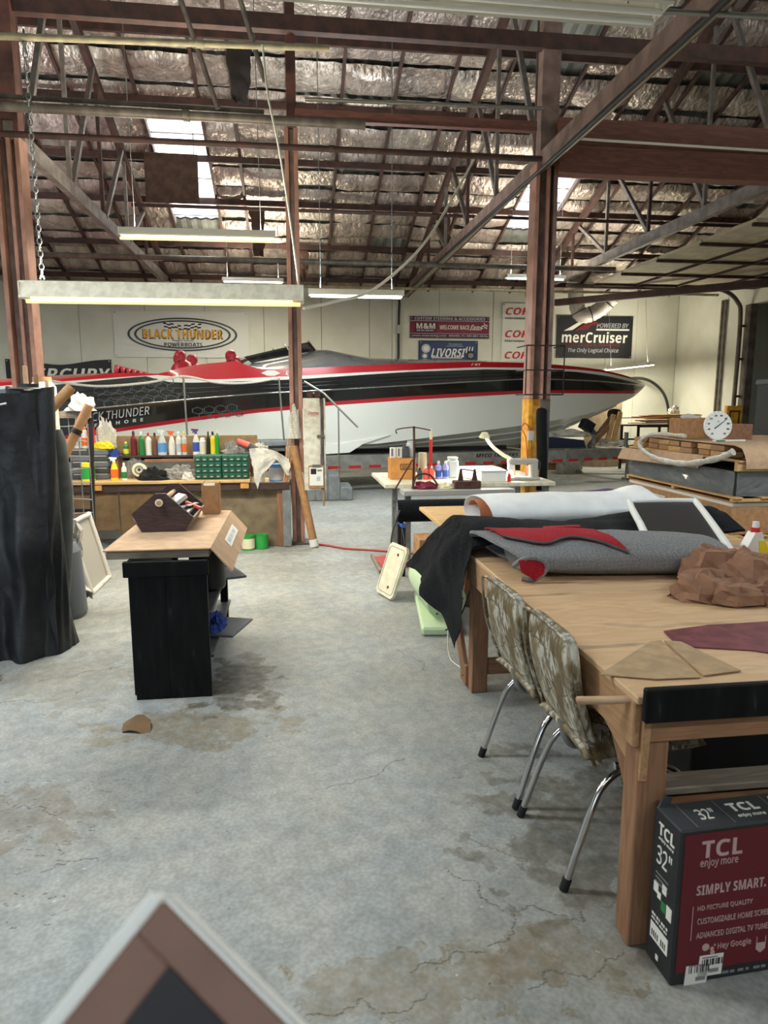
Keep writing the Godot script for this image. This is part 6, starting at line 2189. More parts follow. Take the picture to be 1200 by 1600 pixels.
	part(s, "printed_ring", M.ink_grey, t)
	crumple("grey_rag", "grey machine cover heaped left of the tape roll", "rag", v(-1.74, y, -7.95), v(0.1, 0.2, 0.06), M.grey_rag, 651)
	crumple("black_cloth", "heap of black cloth on the workbench front", "cloth", v(-1.5, y, -7.72), v(0.16, 0.12, 0.09), M.black_cloth, 652)
	crumple("grey_rag", "heap of pale grey rags right of the black cloth", "rag", v(-1.22, y, -7.78), v(0.2, 0.13, 0.1), M.grey_rag, 653)
	crumple("white_rag", "small white rag beside the green drawers", "rag", v(-1.13, y, -7.68), v(0.06, 0.08, 0.06), M.white_rag, 654)
	# green drawer cabinets
	for i in 2:
		t = thing("drawer_cabinet", ["dark green small-parts drawer cabinet, left one", "dark green small-parts drawer cabinet, right one with grey tray below"][i], "drawer cabinet", v(-0.91 + i * 0.29, y, -7.76), 0.0, "green drawer cabinets")
		s = S()
		box(s, v(-0.91 + i * 0.29, y + 0.13, -7.78), v(0.285, 0.26, 0.2))
		part(s, "cabinet_body", M.green_drawer, t)
		for a in 4:
			for b in 4:
				s = S()
				box(s, v(-1.015 + i * 0.29 + a * 0.07, y + 0.04 + b * 0.062, -7.675), v(0.064, 0.055, 0.012))
				var dr := part(s, "drawer", M.green_drawer, t)
				s = S()
				box(s, v(-1.015 + i * 0.29 + a * 0.07, y + 0.03 + b * 0.062, -7.665), v(0.03, 0.014, 0.012))
				part(s, "pull", M.grey_plastic, dr)
	for q in [["grey_clamp", "tangle of grey clamps on top of the green cabinets", v(-0.62, 1.03, -7.92), v(0.14, 0.12, 0.07), "grey_rag", 661], ["white_rag", "crumpled white cloth behind the orange tool", v(-0.36, 1.03, -8.05), v(0.1, 0.1, 0.06), "white_rag", 662]]:
		crumple(q[0], q[1], "clutter", q[2], q[3], M[q[4]], q[5])
	t = thing("grinder", "orange and black hand grinder on the green cabinets", "grinder", v(-0.52, 1.14, -7.85))
	s = S()
	tube(s, [v(-0.6, 1.17, -7.85), v(-0.47, 1.12, -7.82)], [0.03, 0.035], 10)
	part(s, "grip", M.coral, t)
	s = S()
	tube(s, [v(-0.47, 1.12, -7.82), v(-0.4, 1.07, -7.8)], [0.04, 0.045], 10)
	part(s, "motor", M.dark_grey, t)
	# white cloth hanging over the bench end, with buckets under it
	t = thing("hanging_cloth", "white cloth draped over the right end of the workbench", "cloth", v(-0.25, 0.65, -7.55))
	s = S()
	var nz := noise(671, 0.9, 3)
	sheet(s, 16, 14, func(a: float, b: float) -> Vector3:
		var p0 := v(-0.46, 1.1, -7.62).lerp(v(-0.03, 0.98, -7.62), a)
		var drop := 0.14 + 0.3 * pow(1.0 - a, 4.0) + 0.03 * sin(a * 9.0)
		return p0 + v(0.07 * (1.0 - a) * b + 0.02 * nz.get_noise_2d(a * 3, b * 3), -drop * b + 0.03 * sin(a * 12.0) * b + 0.05 * sin(PI * a), 0.06 * nz.get_noise_2d(a * 3, b * 2) + 0.05 * b), v(0, 0, -0.008))
	part(s, "cloth_sheet", M.white_rag, t)
	bottle("blue paint-smeared bucket under the white cloth", v(-0.18, 0.714, -7.85), 0.2, 0.085, "sky_blue", "blue", 3, "ink_pale")
	bottle("small white bucket left of the blue bucket", v(-0.37, 0.714, -7.85), 0.2, 0.06, "white_bottle", "white_plastic", 3)
	for k in 3:
		t = thing("wood_strip", ["thin wood strip leaning nearest the blue bucket", "middle thin wood strip leaning at the slim post", "thin wood strip leaning closest to the slim post"][k], "strip", v(-0.07 + 0.03 * k, 0.714, -7.7))
		s = S()
		rod(s, v(-0.1 + 0.02 * k, 0.715, -7.66), v(-0.04 + 0.015 * k, 1.2 - 0.1 * k, -7.72), 0.025, 0.012)
		part(s, "strip", M.cardboard, t)
	for k in 2:
		bottle(["green paint can on the floor, left one behind the bench", "green paint can on the floor, right one nearer the post"][k], v(-0.5 + 0.145 * k, 0.001, -7.55 - 0.04 * k), 0.16, 0.07, "bright_green", "green", 3, ["cream", "bright_green"][k])


# ---------- around the slim post ----------
func aisle_things() -> void:
	var s: SurfaceTool
	var t := thing("cardboard_tube", "long cardboard tube with white end caps leaning on slim post", "tube", v(0.216, 0, -7.66))
	s = S()
	tube(s, [v(0.216, 0.05, -7.6), v(0.11, 0.6, -7.68), v(0.01, 1.12, -7.72)], 0.045, 14)
	part(s, "tube_wall", M.cardboard, t)
	s = S()
	tube(s, [v(0.225, 0.003, -7.596), v(0.21, 0.085, -7.606)], 0.05, 14)
	part(s, "end_cap", M.white_plastic, t)
	s = S()
	tube(s, [v(0.1, 0.66, -7.69), v(0.068, 0.82, -7.702)], 0.0475, 14, false)
	part(s, "shipping_label", M.paper, t)
	crumple("knotted_rag", "bundle of tan rags knotted round the slim post", "rag", v(0.03, 1.2, -7.74), v(0.06, 0.34, 0.05), M.white_rag, 681)
	# shutter board with its clipboard
	t = thing("shutter_board", "tall white board panel hung beside the slim post", "board", v(0.24, 0.64, -7.6))
	s = S()
	box(s, v(0.215, 1.14, -7.6), v(0.18, 1.0, 0.04))
	part(s, "main_panel", M.white_board, t)
	s = S()
	box(s, v(0.325, 1.14, -7.59), v(0.03, 0.98, 0.05))
	part(s, "dark_rail", M.grey_web, t)
	s = S()
	box(s, v(0.352, 1.14, -7.6), v(0.022, 1.0, 0.04))
	part(s, "edge_strip", M.white_board, t)
	s = S()
	box(s, v(0.31, 1.23, -7.56), v(0.08, 0.03, 0.02))
	part(s, "latch", M.grey_web, t)
	s = S()
	box(s, v(0.335, 0.56, -7.6), v(0.02, 0.2, 0.03))
	part(s, "leg", M.cardboard, t)
	text(t, "Ferro", 0.11, 0.035, v(0.235, 1.48, -7.578), RD, M.ink_red, serif, 0.2)
	print_row(t, 0.09, 0.006, 4, v(0.24, 1.45, -7.579), RD, M.ink_red)
	t = thing("sunglasses", "pair of sunglasses sitting on top of the white board", "glasses", v(0.24, 1.645, -7.58))
	for sx in [-1, 1]:
		s = S()
		lathe(s, [Vector2(0, 0), Vector2(0.03, 0.002), Vector2(0.034, 0.01), Vector2(0, 0.012)], v(0.24 + sx * 0.038, 1.68, -7.57), 12, Basis(Vector3.RIGHT, PI / 2))
		part(s, "lens", M.rust_iron, t)
		s = S()
		tube(s, [v(0.24 + sx * 0.07, 1.685, -7.57), v(0.24 + sx * 0.07, 1.66, -7.65)], 0.006, 5)
		part(s, "temple", M.black_plastic, t)
	s = S()
	tube(s, [v(0.17, 1.69, -7.568), v(0.24, 1.695, -7.566), v(0.31, 1.69, -7.568)], 0.006, 5)
	part(s, "bridge", M.cream, t)
	t = thing("clipboard", "brown clipboard with a printed sheet hung on the white board", "clipboard", v(0.26, 0.66, -7.56))
	s = S()
	box(s, v(0.255, 0.79, -7.562), v(0.17, 0.25, 0.008))
	part(s, "board", M.cardboard, t)
	s = S()
	box(s, v(0.255, 0.795, -7.555), v(0.15, 0.2, 0.004), Basis(), 0.0)
	var pg := part(s, "paper_sheet", M.paper, t)
	flat_art(pg, [Vector2(-0.06, 0), Vector2(0.0, 0), Vector2(0.0, 0.06), Vector2(-0.06, 0.06)], v(0.255, 0.82, -7.552), RD, M.ink_black, "photo_print", 0.001)
	flat_art(pg, [Vector2(0.01, 0), Vector2(0.06, 0), Vector2(0.06, 0.02), Vector2(0.01, 0.02)], v(0.255, 0.85, -7.552), RD, M.ink_grey, "print_block", 0.001)
	flat_art(pg, [Vector2(0.0, 0), Vector2(0.04, 0), Vector2(0.045, 0.05), Vector2(0.005, 0.05)], v(0.255, 0.745, -7.552), RD, M.ink_pale, "print_block", 0.001)
	s = S()
	box(s, v(0.255, 0.91, -7.55), v(0.09, 0.03, 0.016))
	part(s, "clip", M.steel, t)
	# red hose along the floor
	t = thing("floor_hose", "thin red hose lying across the floor near slim post", "hose", v(0.6, 0, -7.5))
	s = S()
	tube(s, smooth_path([v(0.13, 0.012, -7.75), v(0.35, 0.012, -7.62), v(0.55, 0.012, -7.42), v(0.75, 0.012, -7.33), v(1.02, 0.012, -7.2), v(1.4, 0.012, -7.0)], 6), 0.011, 6)
	part(s, "hose_run", M.hose_red, t)
	t = thing("red_mat", "small dull red mat on floor left of the cream hatch", "mat", v(0.95, 0, -6.9))
	s = S()
	box(s, v(0.98, 0.006, -6.75), v(0.3, 0.012, 0.5), Basis(Vector3.UP, 0.1))
	part(s, "mat_sheet", M.hose_red, t)
	t = thing("timber_offcut", "pale timber strip lying beside the red mat", "timber", v(0.8, 0, -6.8))
	s = S()
	rod(s, v(0.8, 0.02, -7.0), v(0.8, 0.02, -6.3), 0.03, 0.035)
	part(s, "strip", M.grey_timber_x, t)


# ---------- things behind the big table, up to the sewing bench ----------
func sewing_table() -> void:
	var s: SurfaceTool
	# cream hatch board
	var t := thing("hatch_board", "cream hatch board with rounded corners leaning on floor by roll", "hatch", v(0.75, 0, -5.5))
	var p0 := v(0.7, 0.008, -5.68)
	var ex := (v(0.8, 0.01, -5.34) - p0)
	var ey := v(0.83, 0.417, -5.75) - p0
	var bx := ex.normalized()
	var by := (ey - bx * ey.dot(bx)).normalized()
	var tr := Transform3D(Basis(bx, by, bx.cross(by)), p0)
	var w := 0.33
	var h := 0.44
	var poly := [Vector2(0.03, 0), Vector2(w - 0.03, 0), Vector2(w, 0.03), Vector2(w, h - 0.03), Vector2(w - 0.03, h), Vector2(0.03, h), Vector2(0, h - 0.03), Vector2(0, 0.03)]
	s = S()
	prism(s, poly, 0, 0.025, tr)
	part(s, "board", M.cream_board, t)
	s = S()
	var rim := []
	for q in poly:
		var c := Vector2(w / 2, h / 2)
		var r: Vector2 = c + (q - c) * 0.87
		rim.append(tr * v(r.x, r.y, 0.026))
	rim.append(rim[0])
	tube(s, rim, 0.004, 4, false)
	part(s, "groove_line", M.tray_plastic, t)
	for y in [0.08, h - 0.08]:
		s = S()
		lathe(s, [Vector2(0.012, 0.0), Vector2(0.012, 0.006), Vector2(0, 0.007)], tr * v(w * 0.62, y, 0.025), 8, Basis(tr.basis.x, tr.basis.z, -tr.basis.y))
		part(s, "latch_hole", M.rust_iron, t)
	# mint green machine casting
	t = thing("machine_casting", "mint green machine housing with round opening on the floor", "machine", v(1.0, 0, -5.0))
	s = S()
	var a := v(1.03, 0.23, -5.42)
	var b := v(1.08, 0.19, -4.72)
	tube(s, [a, a.lerp(b, 0.3), a.lerp(b, 0.9), b], [0.12, 0.14, 0.14, 0.135], 22)
	part(s, "barrel", M.mint, t)
	var ax := (b - a).normalized()
	var q2 := Basis(ax.cross(Vector3.UP).normalized(), ax, ax.cross(Vector3.UP).normalized().cross(ax))
	s = S()
	lathe(s, [Vector2(0.14, 0), Vector2(0.145, 0.012), Vector2(0.09, 0.016), Vector2(0.085, 0.0)], b, 24, q2)
	part(s, "flange", M.mint, t)
	s = S()
	lathe(s, [Vector2(0.085, 0.008), Vector2(0, 0.008)], b, 20, q2)
	part(s, "opening", M.black_plastic, t)
	for k in 5:
		s = S()
		var an := 0.6 + k * 1.2
		lathe(s, [Vector2(0.008, 0.014), Vector2(0.008, 0.02), Vector2(0, 0.02)], b + q2 * v(0.115 * cos(an), 0, 0.115 * sin(an)), 6, q2)
		part(s, "bolt", M.rust_iron, t)
	s = S()
	box(s, v(1.06, 0.03, -4.98), v(0.28, 0.06, 0.95), Basis(Vector3.UP, -0.12), 0.02)
	part(s, "base_plate", M.mint, t)
	# rack with the black carpet roll on it
	t = thing("roll_stand", "dark iron stand carrying the black carpet roll", "stand", v(1.5, 0, -6.3))
	for x in [1.0, 2.2]:
		for z in [-6.18, -6.42]:
			s = S()
			rod(s, v(x, 0, z), v(x, 0.49, z), 0.035, 0.035)
			part(s, "leg", M.black_iron, t)
		s = S()
		rod(s, v(x, 0.475, -6.44), v(x, 0.475, -6.16), 0.04, 0.03)
		part(s, "cross_bar", M.blue, t)
	t = thing("carpet_roll", "black carpet rolled up, lying across the iron stand", "carpet", v(1.6, 0.49, -6.3))
	s = S()
	tube(s, [v(0.955, 0.597, -6.3), v(1.6, 0.597, -6.3), v(2.4, 0.597, -6.3)], 0.105, 20)
	part(s, "rolled_carpet", M.black_fleece, t)
	s = S()
	var sp := []
	for k in 30:
		var an := k * 0.7
		sp.append(v(0.953, 0.597 + (0.1 - k * 0.003) * cos(an), -6.3 + (0.1 - k * 0.003) * sin(an)))
	tube(s, sp, 0.004, 4)
	part(s, "spiral_edge", M.mid_grey, t)
	t = thing("cable_loop", "black cable looping down from roll to the cream hatch", "cable", v(0.9, 0.3, -6.1))
	s = S()
	tube(s, smooth_path([v(0.968, 0.62, -6.19), v(0.87, 0.45, -6.0), v(0.86, 0.33, -5.95), v(0.92, 0.27, -5.95), v(0.98, 0.34, -6.0), v(0.98, 0.46, -6.12)], 5), 0.008, 6)
	part(s, "cable_run", M.black_cable, t)
	t = thing("blue_box", "tan carton under the black carpet roll", "box", v(1.2, 0, -5.9))
	s = S()
	box(s, v(1.28, 0.21, -5.95), v(0.4, 0.42, 0.3))
	part(s, "carton_body", M.cardboard, t)
	# sewing bench
	t = thing("sewing_bench", "cream-topped sewing bench brightly lit behind the black roll", "bench", v(1.9, 0, -7.2))
	s = S()
	box(s, v(1.78, 0.775, -7.3), v(1.76, 0.04, 1.15))
	part(s, "bench_top", M.cream_board, t)
	s = S()
	box(s, v(1.6, 0.735, -6.62), v(1.1, 0.05, 0.3))
	part(s, "front_leaf", M.grey_plastic, t)
	for q in [[1.15, -6.85], [2.6, -6.85], [1.15, -7.75], [2.6, -7.75]]:
		s = S()
		box(s, v(q[0], 0.377, q[1]), v(0.06, 0.754, 0.06))
		part(s, "leg", M.galvanised, t)
	var sy := 0.797
	t = thing("open_carton", "orange-brown open carton packed with small goods", "box", v(1.13, sy, -7.25))
	s = S()
	box(s, v(1.15, sy + 0.11, -7.25), v(0.27, 0.22, 0.2), Basis(), 0.002)
	part(s, "carton_body", M.orange_cardboard, t)
	var cb := v(1.19, sy + 0.13, -7.149)
	s = S()
	ring_shape(s, [Vector2(-0.07, -0.03), Vector2(0.07, -0.03), Vector2(0.07, 0.03), Vector2(-0.07, 0.03)], [Vector2(-0.065, -0.025), Vector2(0.065, -0.025), Vector2(0.065, 0.025), Vector2(-0.065, 0.025)], 0, 0.002, Transform3D(RD, cb))
	part(s, "printed_frame", M.ink_black, t)
	for k in 3:
		flat_art(t, [Vector2(-0.05, 0), Vector2(0.05, 0), Vector2(0.05, 0.006), Vector2(-0.05, 0.006)], cb + v(0, 0.008 - 0.014 * k, 0), RD, M.brown_bottle, "print_line", 0.002)
	for k in 4:
		t = thing("goods_pack", ["white pack with grey stripe in the open carton's left corner", "plain white pack beside the striped pack in the carton", "dark jar standing in front of the open carton's rim", "tall clear jar standing in the open carton"][k], "pack", v(1.06 + 0.075 * k, sy + 0.22, -7.25), 0.0, "goods in the open carton")
		s = S()
		if k < 2:
			box(s, v(1.05 + 0.07 * k, sy + 0.275, -7.22), v(0.06, 0.11, 0.05))
			part(s, "pack_body", M.paper, t)
			s = S()
			box(s, v(1.04 + 0.07 * k, sy + 0.28, -7.193), v(0.02, 0.08, 0.003), Basis(), 0.0)
			part(s, "stripe", M.ink_grey, t)
		else:
			var hh: float = [0.12, 0.17][k - 2]
			lathe(s, [Vector2(0, 0), Vector2(0.042, 0), Vector2(0.042, hh * 0.8), Vector2(0.032, hh * 0.9), Vector2(0.036, hh), Vector2(0, hh)], v([1.185, 1.245][k - 2], sy + 0.222, [-7.2, -7.28][k - 2]), 14)
			part(s, "jar_body", M.dark_grey if k == 2 else M.clear_bottle, t)
	# thread stand
	t = thing("thread_stand", "thin rusty thread stand with two arms above the bench", "stand", v(1.2, 0.76, -6.6))
	s = S()
	tube(s, [v(1.16, 0.762, -6.6), v(1.17, 1.1, -6.6), v(1.165, 1.37, -6.6)], 0.012, 6)
	part(s, "upright", M.rust_iron, t)
	s = S()
	tube(s, smooth_path([v(1.0, 1.3, -6.6), v(1.0, 1.34, -6.6), v(1.165, 1.36, -6.6), v(1.33, 1.33, -6.6)], 4), 0.006, 5)
	part(s, "arm", M.rust_iron, t)
	s = S()
	tube(s, [v(1.15, 1.05, -6.58), v(0.98, 0.77, -6.56)], 0.009, 5)
	part(s, "brace", M.rust_iron, t)
	s = S()
	tube(s, smooth_path([v(1.16, 0.8, -6.58), v(1.2, 0.9, -6.58), v(1.32, 0.9, -6.58), v(1.4, 0.8, -6.58)], 5), 0.01, 6)
	part(s, "hoop", M.rust_iron, t)
	t = thing("red_pen_tube", "tall red and white marking tube standing on the bench", "tube", v(1.46, sy, -7.25))
	s = S()
	tube(s, [v(1.46, sy + 0.0, -7.25), v(1.465, sy + 0.41, -7.25)], 0.018, 8)
	part(s, "red_barrel", M.red, t)
	s = S()
	tube(s, [v(1.465, sy + 0.41, -7.25), v(1.467, sy + 0.52, -7.25)], 0.016, 8)
	part(s, "white_end", M.cream, t)
	t = thing("thread_cone", "cream cone of thread on the bench", "thread", v(1.42, sy, -7.35))
	s = S()
	lathe(s, [Vector2(0, 0), Vector2(0.05, 0), Vector2(0.045, 0.26), Vector2(0, 0.26)], v(1.4, sy, -7.38), 14)
	part(s, "cone", M.cream, t)
	bottle("coral bottle, left one of the pair on the bench", v(1.39, sy, -7.12), 0.14, 0.028, "coral", "white_plastic")
	bottle("coral bottle, right one of the pair on the bench", v(1.45, sy, -7.12), 0.14, 0.028, "coral", "white_plastic")
	bottle("pale violet bottle, left one beside the coral pair", v(1.53, sy, -7.15), 0.19, 0.034, "violet_bottle", "white_plastic", 0, "blue")
	bottle("pale violet bottle, right one beside the clear canister", v(1.605, sy, -7.15), 0.19, 0.034, "violet_bottle", "white_plastic", 0, "blue")
	bottle("small dark bottle left of the coral pair", v(1.32, sy, -7.12), 0.12, 0.026, "dark_grey", "black_plastic")
	t = thing("clear_canister", "clear square canister with lid on the sewing bench", "canister", v(1.69, sy, -7.2))
	s = S()
	box(s, v(1.69, sy + 0.1, -7.2), v(0.12, 0.2, 0.1), Basis(), 0.02)
	part(s, "canister_body", M.clear_bottle, t)
	s = S()
	box(s, v(1.69, sy + 0.215, -7.2), v(0.1, 0.025, 0.09), Basis(), 0.01)
	part(s, "lid", M.white_plastic, t)
	for k in 3:
		t = thing("paper_pile", ["pile of bright white paper on the bench's back edge", "loose white paper sheet in the bench's middle", "white paper sheet near the lamp's foot"][k], "paper", v(1.9, sy, -7.5), 0.0, "papers on the sewing bench")
		s = S()
		box(s, v([2.05, 1.95, 2.3][k], sy + [0.035, 0.012, 0.012][k], [-7.65, -7.2, -7.3][k]), v([0.55, 0.3, 0.3][k], [0.07, 0.012, 0.012][k], 0.3), Basis(Vector3.UP, [0.05, 0.3, -0.2][k]), 0.002)
		part(s, "sheets", M.paper, t)
	# work lamp: cream arm, shade low over the bench
	t = thing("work_lamp", "cream jointed work lamp clamped on the sewing bench", "lamp", v(2.35, sy, -7.2))
	s = S()
	tube(s, [v(2.35, sy, -7.2), v(2.35, sy + 0.13, -7.2)], [0.04, 0.03], 10)
	part(s, "base", M.cream, t)
	s = S()
	tube(s, smooth_path([v(2.35, sy + 0.13, -7.2), v(2.34, sy + 0.19, -7.2), v(2.25, sy + 0.24, -7.2), v(2.13, sy + 0.33, -7.2), v(2.04, sy + 0.45, -7.2)], 5), 0.02, 8)
	part(s, "arm", M.cream, t)
	s = S()
	lathe(s, [Vector2(0.06, 0.0), Vector2(0.035, 0.05), Vector2(0.0, 0.06)], v(2.03, sy + 0.43, -7.18), 14, Basis(Vector3.RIGHT, 0.2))
	part(s, "shade", M.cream, t)
	s = S()
	lathe(s, [Vector2(0.0, 0.0), Vector2(0.022, 0.01), Vector2(0.02, 0.03), Vector2(0, 0.035)], v(2.03, sy + 0.425, -7.18), 10, Basis(), true)
	part(s, "bulb", M.tube_cool, t)
	var sp2 := SpotLight3D.new()
	sp2.name = "lamp_spot"
	sp2.light_energy = 2.2
	sp2.light_color = Color(1.0, 0.98, 0.92)
	sp2.spot_angle = 70.0
	sp2.spot_range = 30.0
	sp2.spot_attenuation = 2.0
	sp2.light_size = 0.02
	sp2.shadow_enabled = true
	t.add_child(sp2)
	sp2.position = v(2.03, sy + 0.41, -7.18) - t.position
	sp2.rotation = Vector3(-PI / 2, 0, 0)
	# caddy, bin and machine at the front right
	t = thing("iron_caddy", "rust-red iron caddy with two uprights and a handle", "caddy", v(1.68, 0.762, -6.62))
	s = S()
	box(s, v(1.7, 0.8, -6.62), v(0.26, 0.07, 0.14))
	part(s, "tray", M.rust_iron, t)
	for x in [1.64, 1.78]:
		s = S()
		prism(s, [Vector2(-0.03, 0), Vector2(0.03, 0), Vector2(0.01, 0.12), Vector2(-0.01, 0.12)], -0.004, 0.004, Transform3D(Basis(), v(x, 0.83, -6.62)))
		part(s, "upright", M.rust_iron, t)
	s = S()
	tube(s, [v(1.64, 0.95, -6.62), v(1.78, 0.93, -6.62)], 0.007, 5)
	part(s, "handle", M.black_iron, t)
	crumple("red_cloth", "dark red cloth heap under the thread stand's hoop", "cloth", v(1.29, 0.762, -6.62), v(0.12, 0.07, 0.06), M.ink_maroon, 691)
	crumple("cream_parts", "pile of cream bobbins beside the dark red cloth", "bobbins", v(1.5, 0.762, -6.6), v(0.08, 0.05, 0.05), M.cream, 692)
	t = thing("white_bin", "white plastic bin at the bench's front right", "bin", v(1.98, sy, -6.9))
	s = S()
	for q in [[v(0, 0.008, 0), v(0.24, 0.016, 0.16)], [v(0, 0.055, 0.08), v(0.25, 0.11, 0.008)], [v(0, 0.055, -0.08), v(0.25, 0.11, 0.008)], [v(-0.125, 0.055, 0), v(0.008, 0.11, 0.168)], [v(0.125, 0.055, 0), v(0.008, 0.11, 0.168)]]:
		box(s, v(2.03, sy, -6.88) + q[0], q[1], Basis(), 0.002)
	part(s, "bin_shell", M.white_plastic, t)
	s = S()
	box(s, v(2.03, sy + 0.11, -6.88), v(0.27, 0.014, 0.19))
	part(s, "rim", M.white_plastic, t)
	t = thing("sewing_machine", "grey sewing machine head at the bench's right end", "sewing machine", v(2.4, sy, -6.95))
	s = S()
	box(s, v(2.38, sy + 0.015, -6.95), v(0.34, 0.03, 0.16), Basis(), 0.008)
	part(s, "bed", M.grey_plastic, t)
	s = S()
	box(s, v(2.5, sy + 0.1, -6.95), v(0.08, 0.16, 0.1), Basis(), 0.015)
	part(s, "column", M.grey_plastic, t)
	s = S()
	box(s, v(2.38, sy + 0.19, -6.95), v(0.32, 0.06, 0.09), Basis(), 0.015)
	part(s, "arm", M.grey_plastic, t)
	s = S()
	box(s, v(2.25, sy + 0.15, -6.95), v(0.05, 0.1, 0.07), Basis(), 0.01)
	part(s, "needle_head", M.white_plastic, t)
	s = S()
	lathe(s, [Vector2(0, 0), Vector2(0.05, 0), Vector2(0.055, 0.012), Vector2(0.05, 0.024), Vector2(0, 0.024)], v(2.54, sy + 0.15, -6.95), 16, Basis(Vector3.BACK, -PI / 2))
	part(s, "hand_wheel", M.black_plastic, t)
	t = thing("copper_pot", "copper-coloured round pot by the right post's foot", "pot", v(2.72, sy, -7.1))
	s = S()
	lathe(s, [Vector2(0, 0), Vector2(0.07, 0), Vector2(0.075, 0.1), Vector2(0.06, 0.12), Vector2(0, 0.12)], v(2.58, sy, -7.2), 16)
	part(s, "pot_body", M.copper, t)
	bottle("small red bottle between white bin and sewing machine", v(2.19, sy, -6.8), 0.1, 0.018, "red", "white_plastic")
	# black foam sleeve and small switch box on the right post
	t = thing("foam_sleeve", "black foam pipe sleeve strapped along the yellow post foot", "sleeve", v(2.86, 0, -7.62))
	s = S()
	tube(s, smooth_path([v(2.83, 0.6, -7.58), v(2.82, 1.0, -7.58), v(2.8, 1.42, -7.58), v(2.81, 1.5, -7.6)], 4), 0.06, 10)
	part(s, "sleeve_body", M.black_fleece, t)
	s = S()
	tube(s, [v(2.83, 0.0, -7.6), v(2.83, 0.62, -7.58)], 0.03, 8)
	part(s, "pipe_core", M.galvanised, t)
	t = thing("switch_box", "small grey switch box with cable on the yellow post", "switch", v(2.69, 1.1, -7.66))
	s = S()
	box(s, v(2.7, 1.22, -7.63), v(0.07, 0.11, 0.06))
	part(s, "box_body", M.grey_plastic, t)
	s = S()
	tube(s, smooth_path([v(2.7, 1.28, -7.62), v(2.62, 1.36, -7.6), v(2.58, 1.3, -7.6), v(2.63, 1.2, -7.6), v(2.66, 0.9, -7.6), v(2.66, 0.8, -7.62)], 4), 0.007, 5)
	part(s, "cable", M.hose_red, t)


# ---------- pallets at the far right ----------
func pallet(t: Node3D, x0: float, x1: float, y: float, z0: float, z1: float, h := 0.12) -> void:
	var s: SurfaceTool
	for k in 6:
		s = S()
		var x := lerpf(x0 + 0.06, x1 - 0.06, k / 5.0)
		box(s, v(x, y + h - 0.01, (z0 + z1) / 2), v(0.11, 0.02, z0 - z1))
		part(s, "deck_board", M.pale_timber_z, t)
	for z in [z0 - 0.05, (z0 + z1) / 2, z1 + 0.05]:
		s = S()
		box(s, v((x0 + x1) / 2, y + (h - 0.02) / 2, z), v(x1 - x0, h - 0.022, 0.06))
		part(s, "stringer", M.pale_timber_x, t)


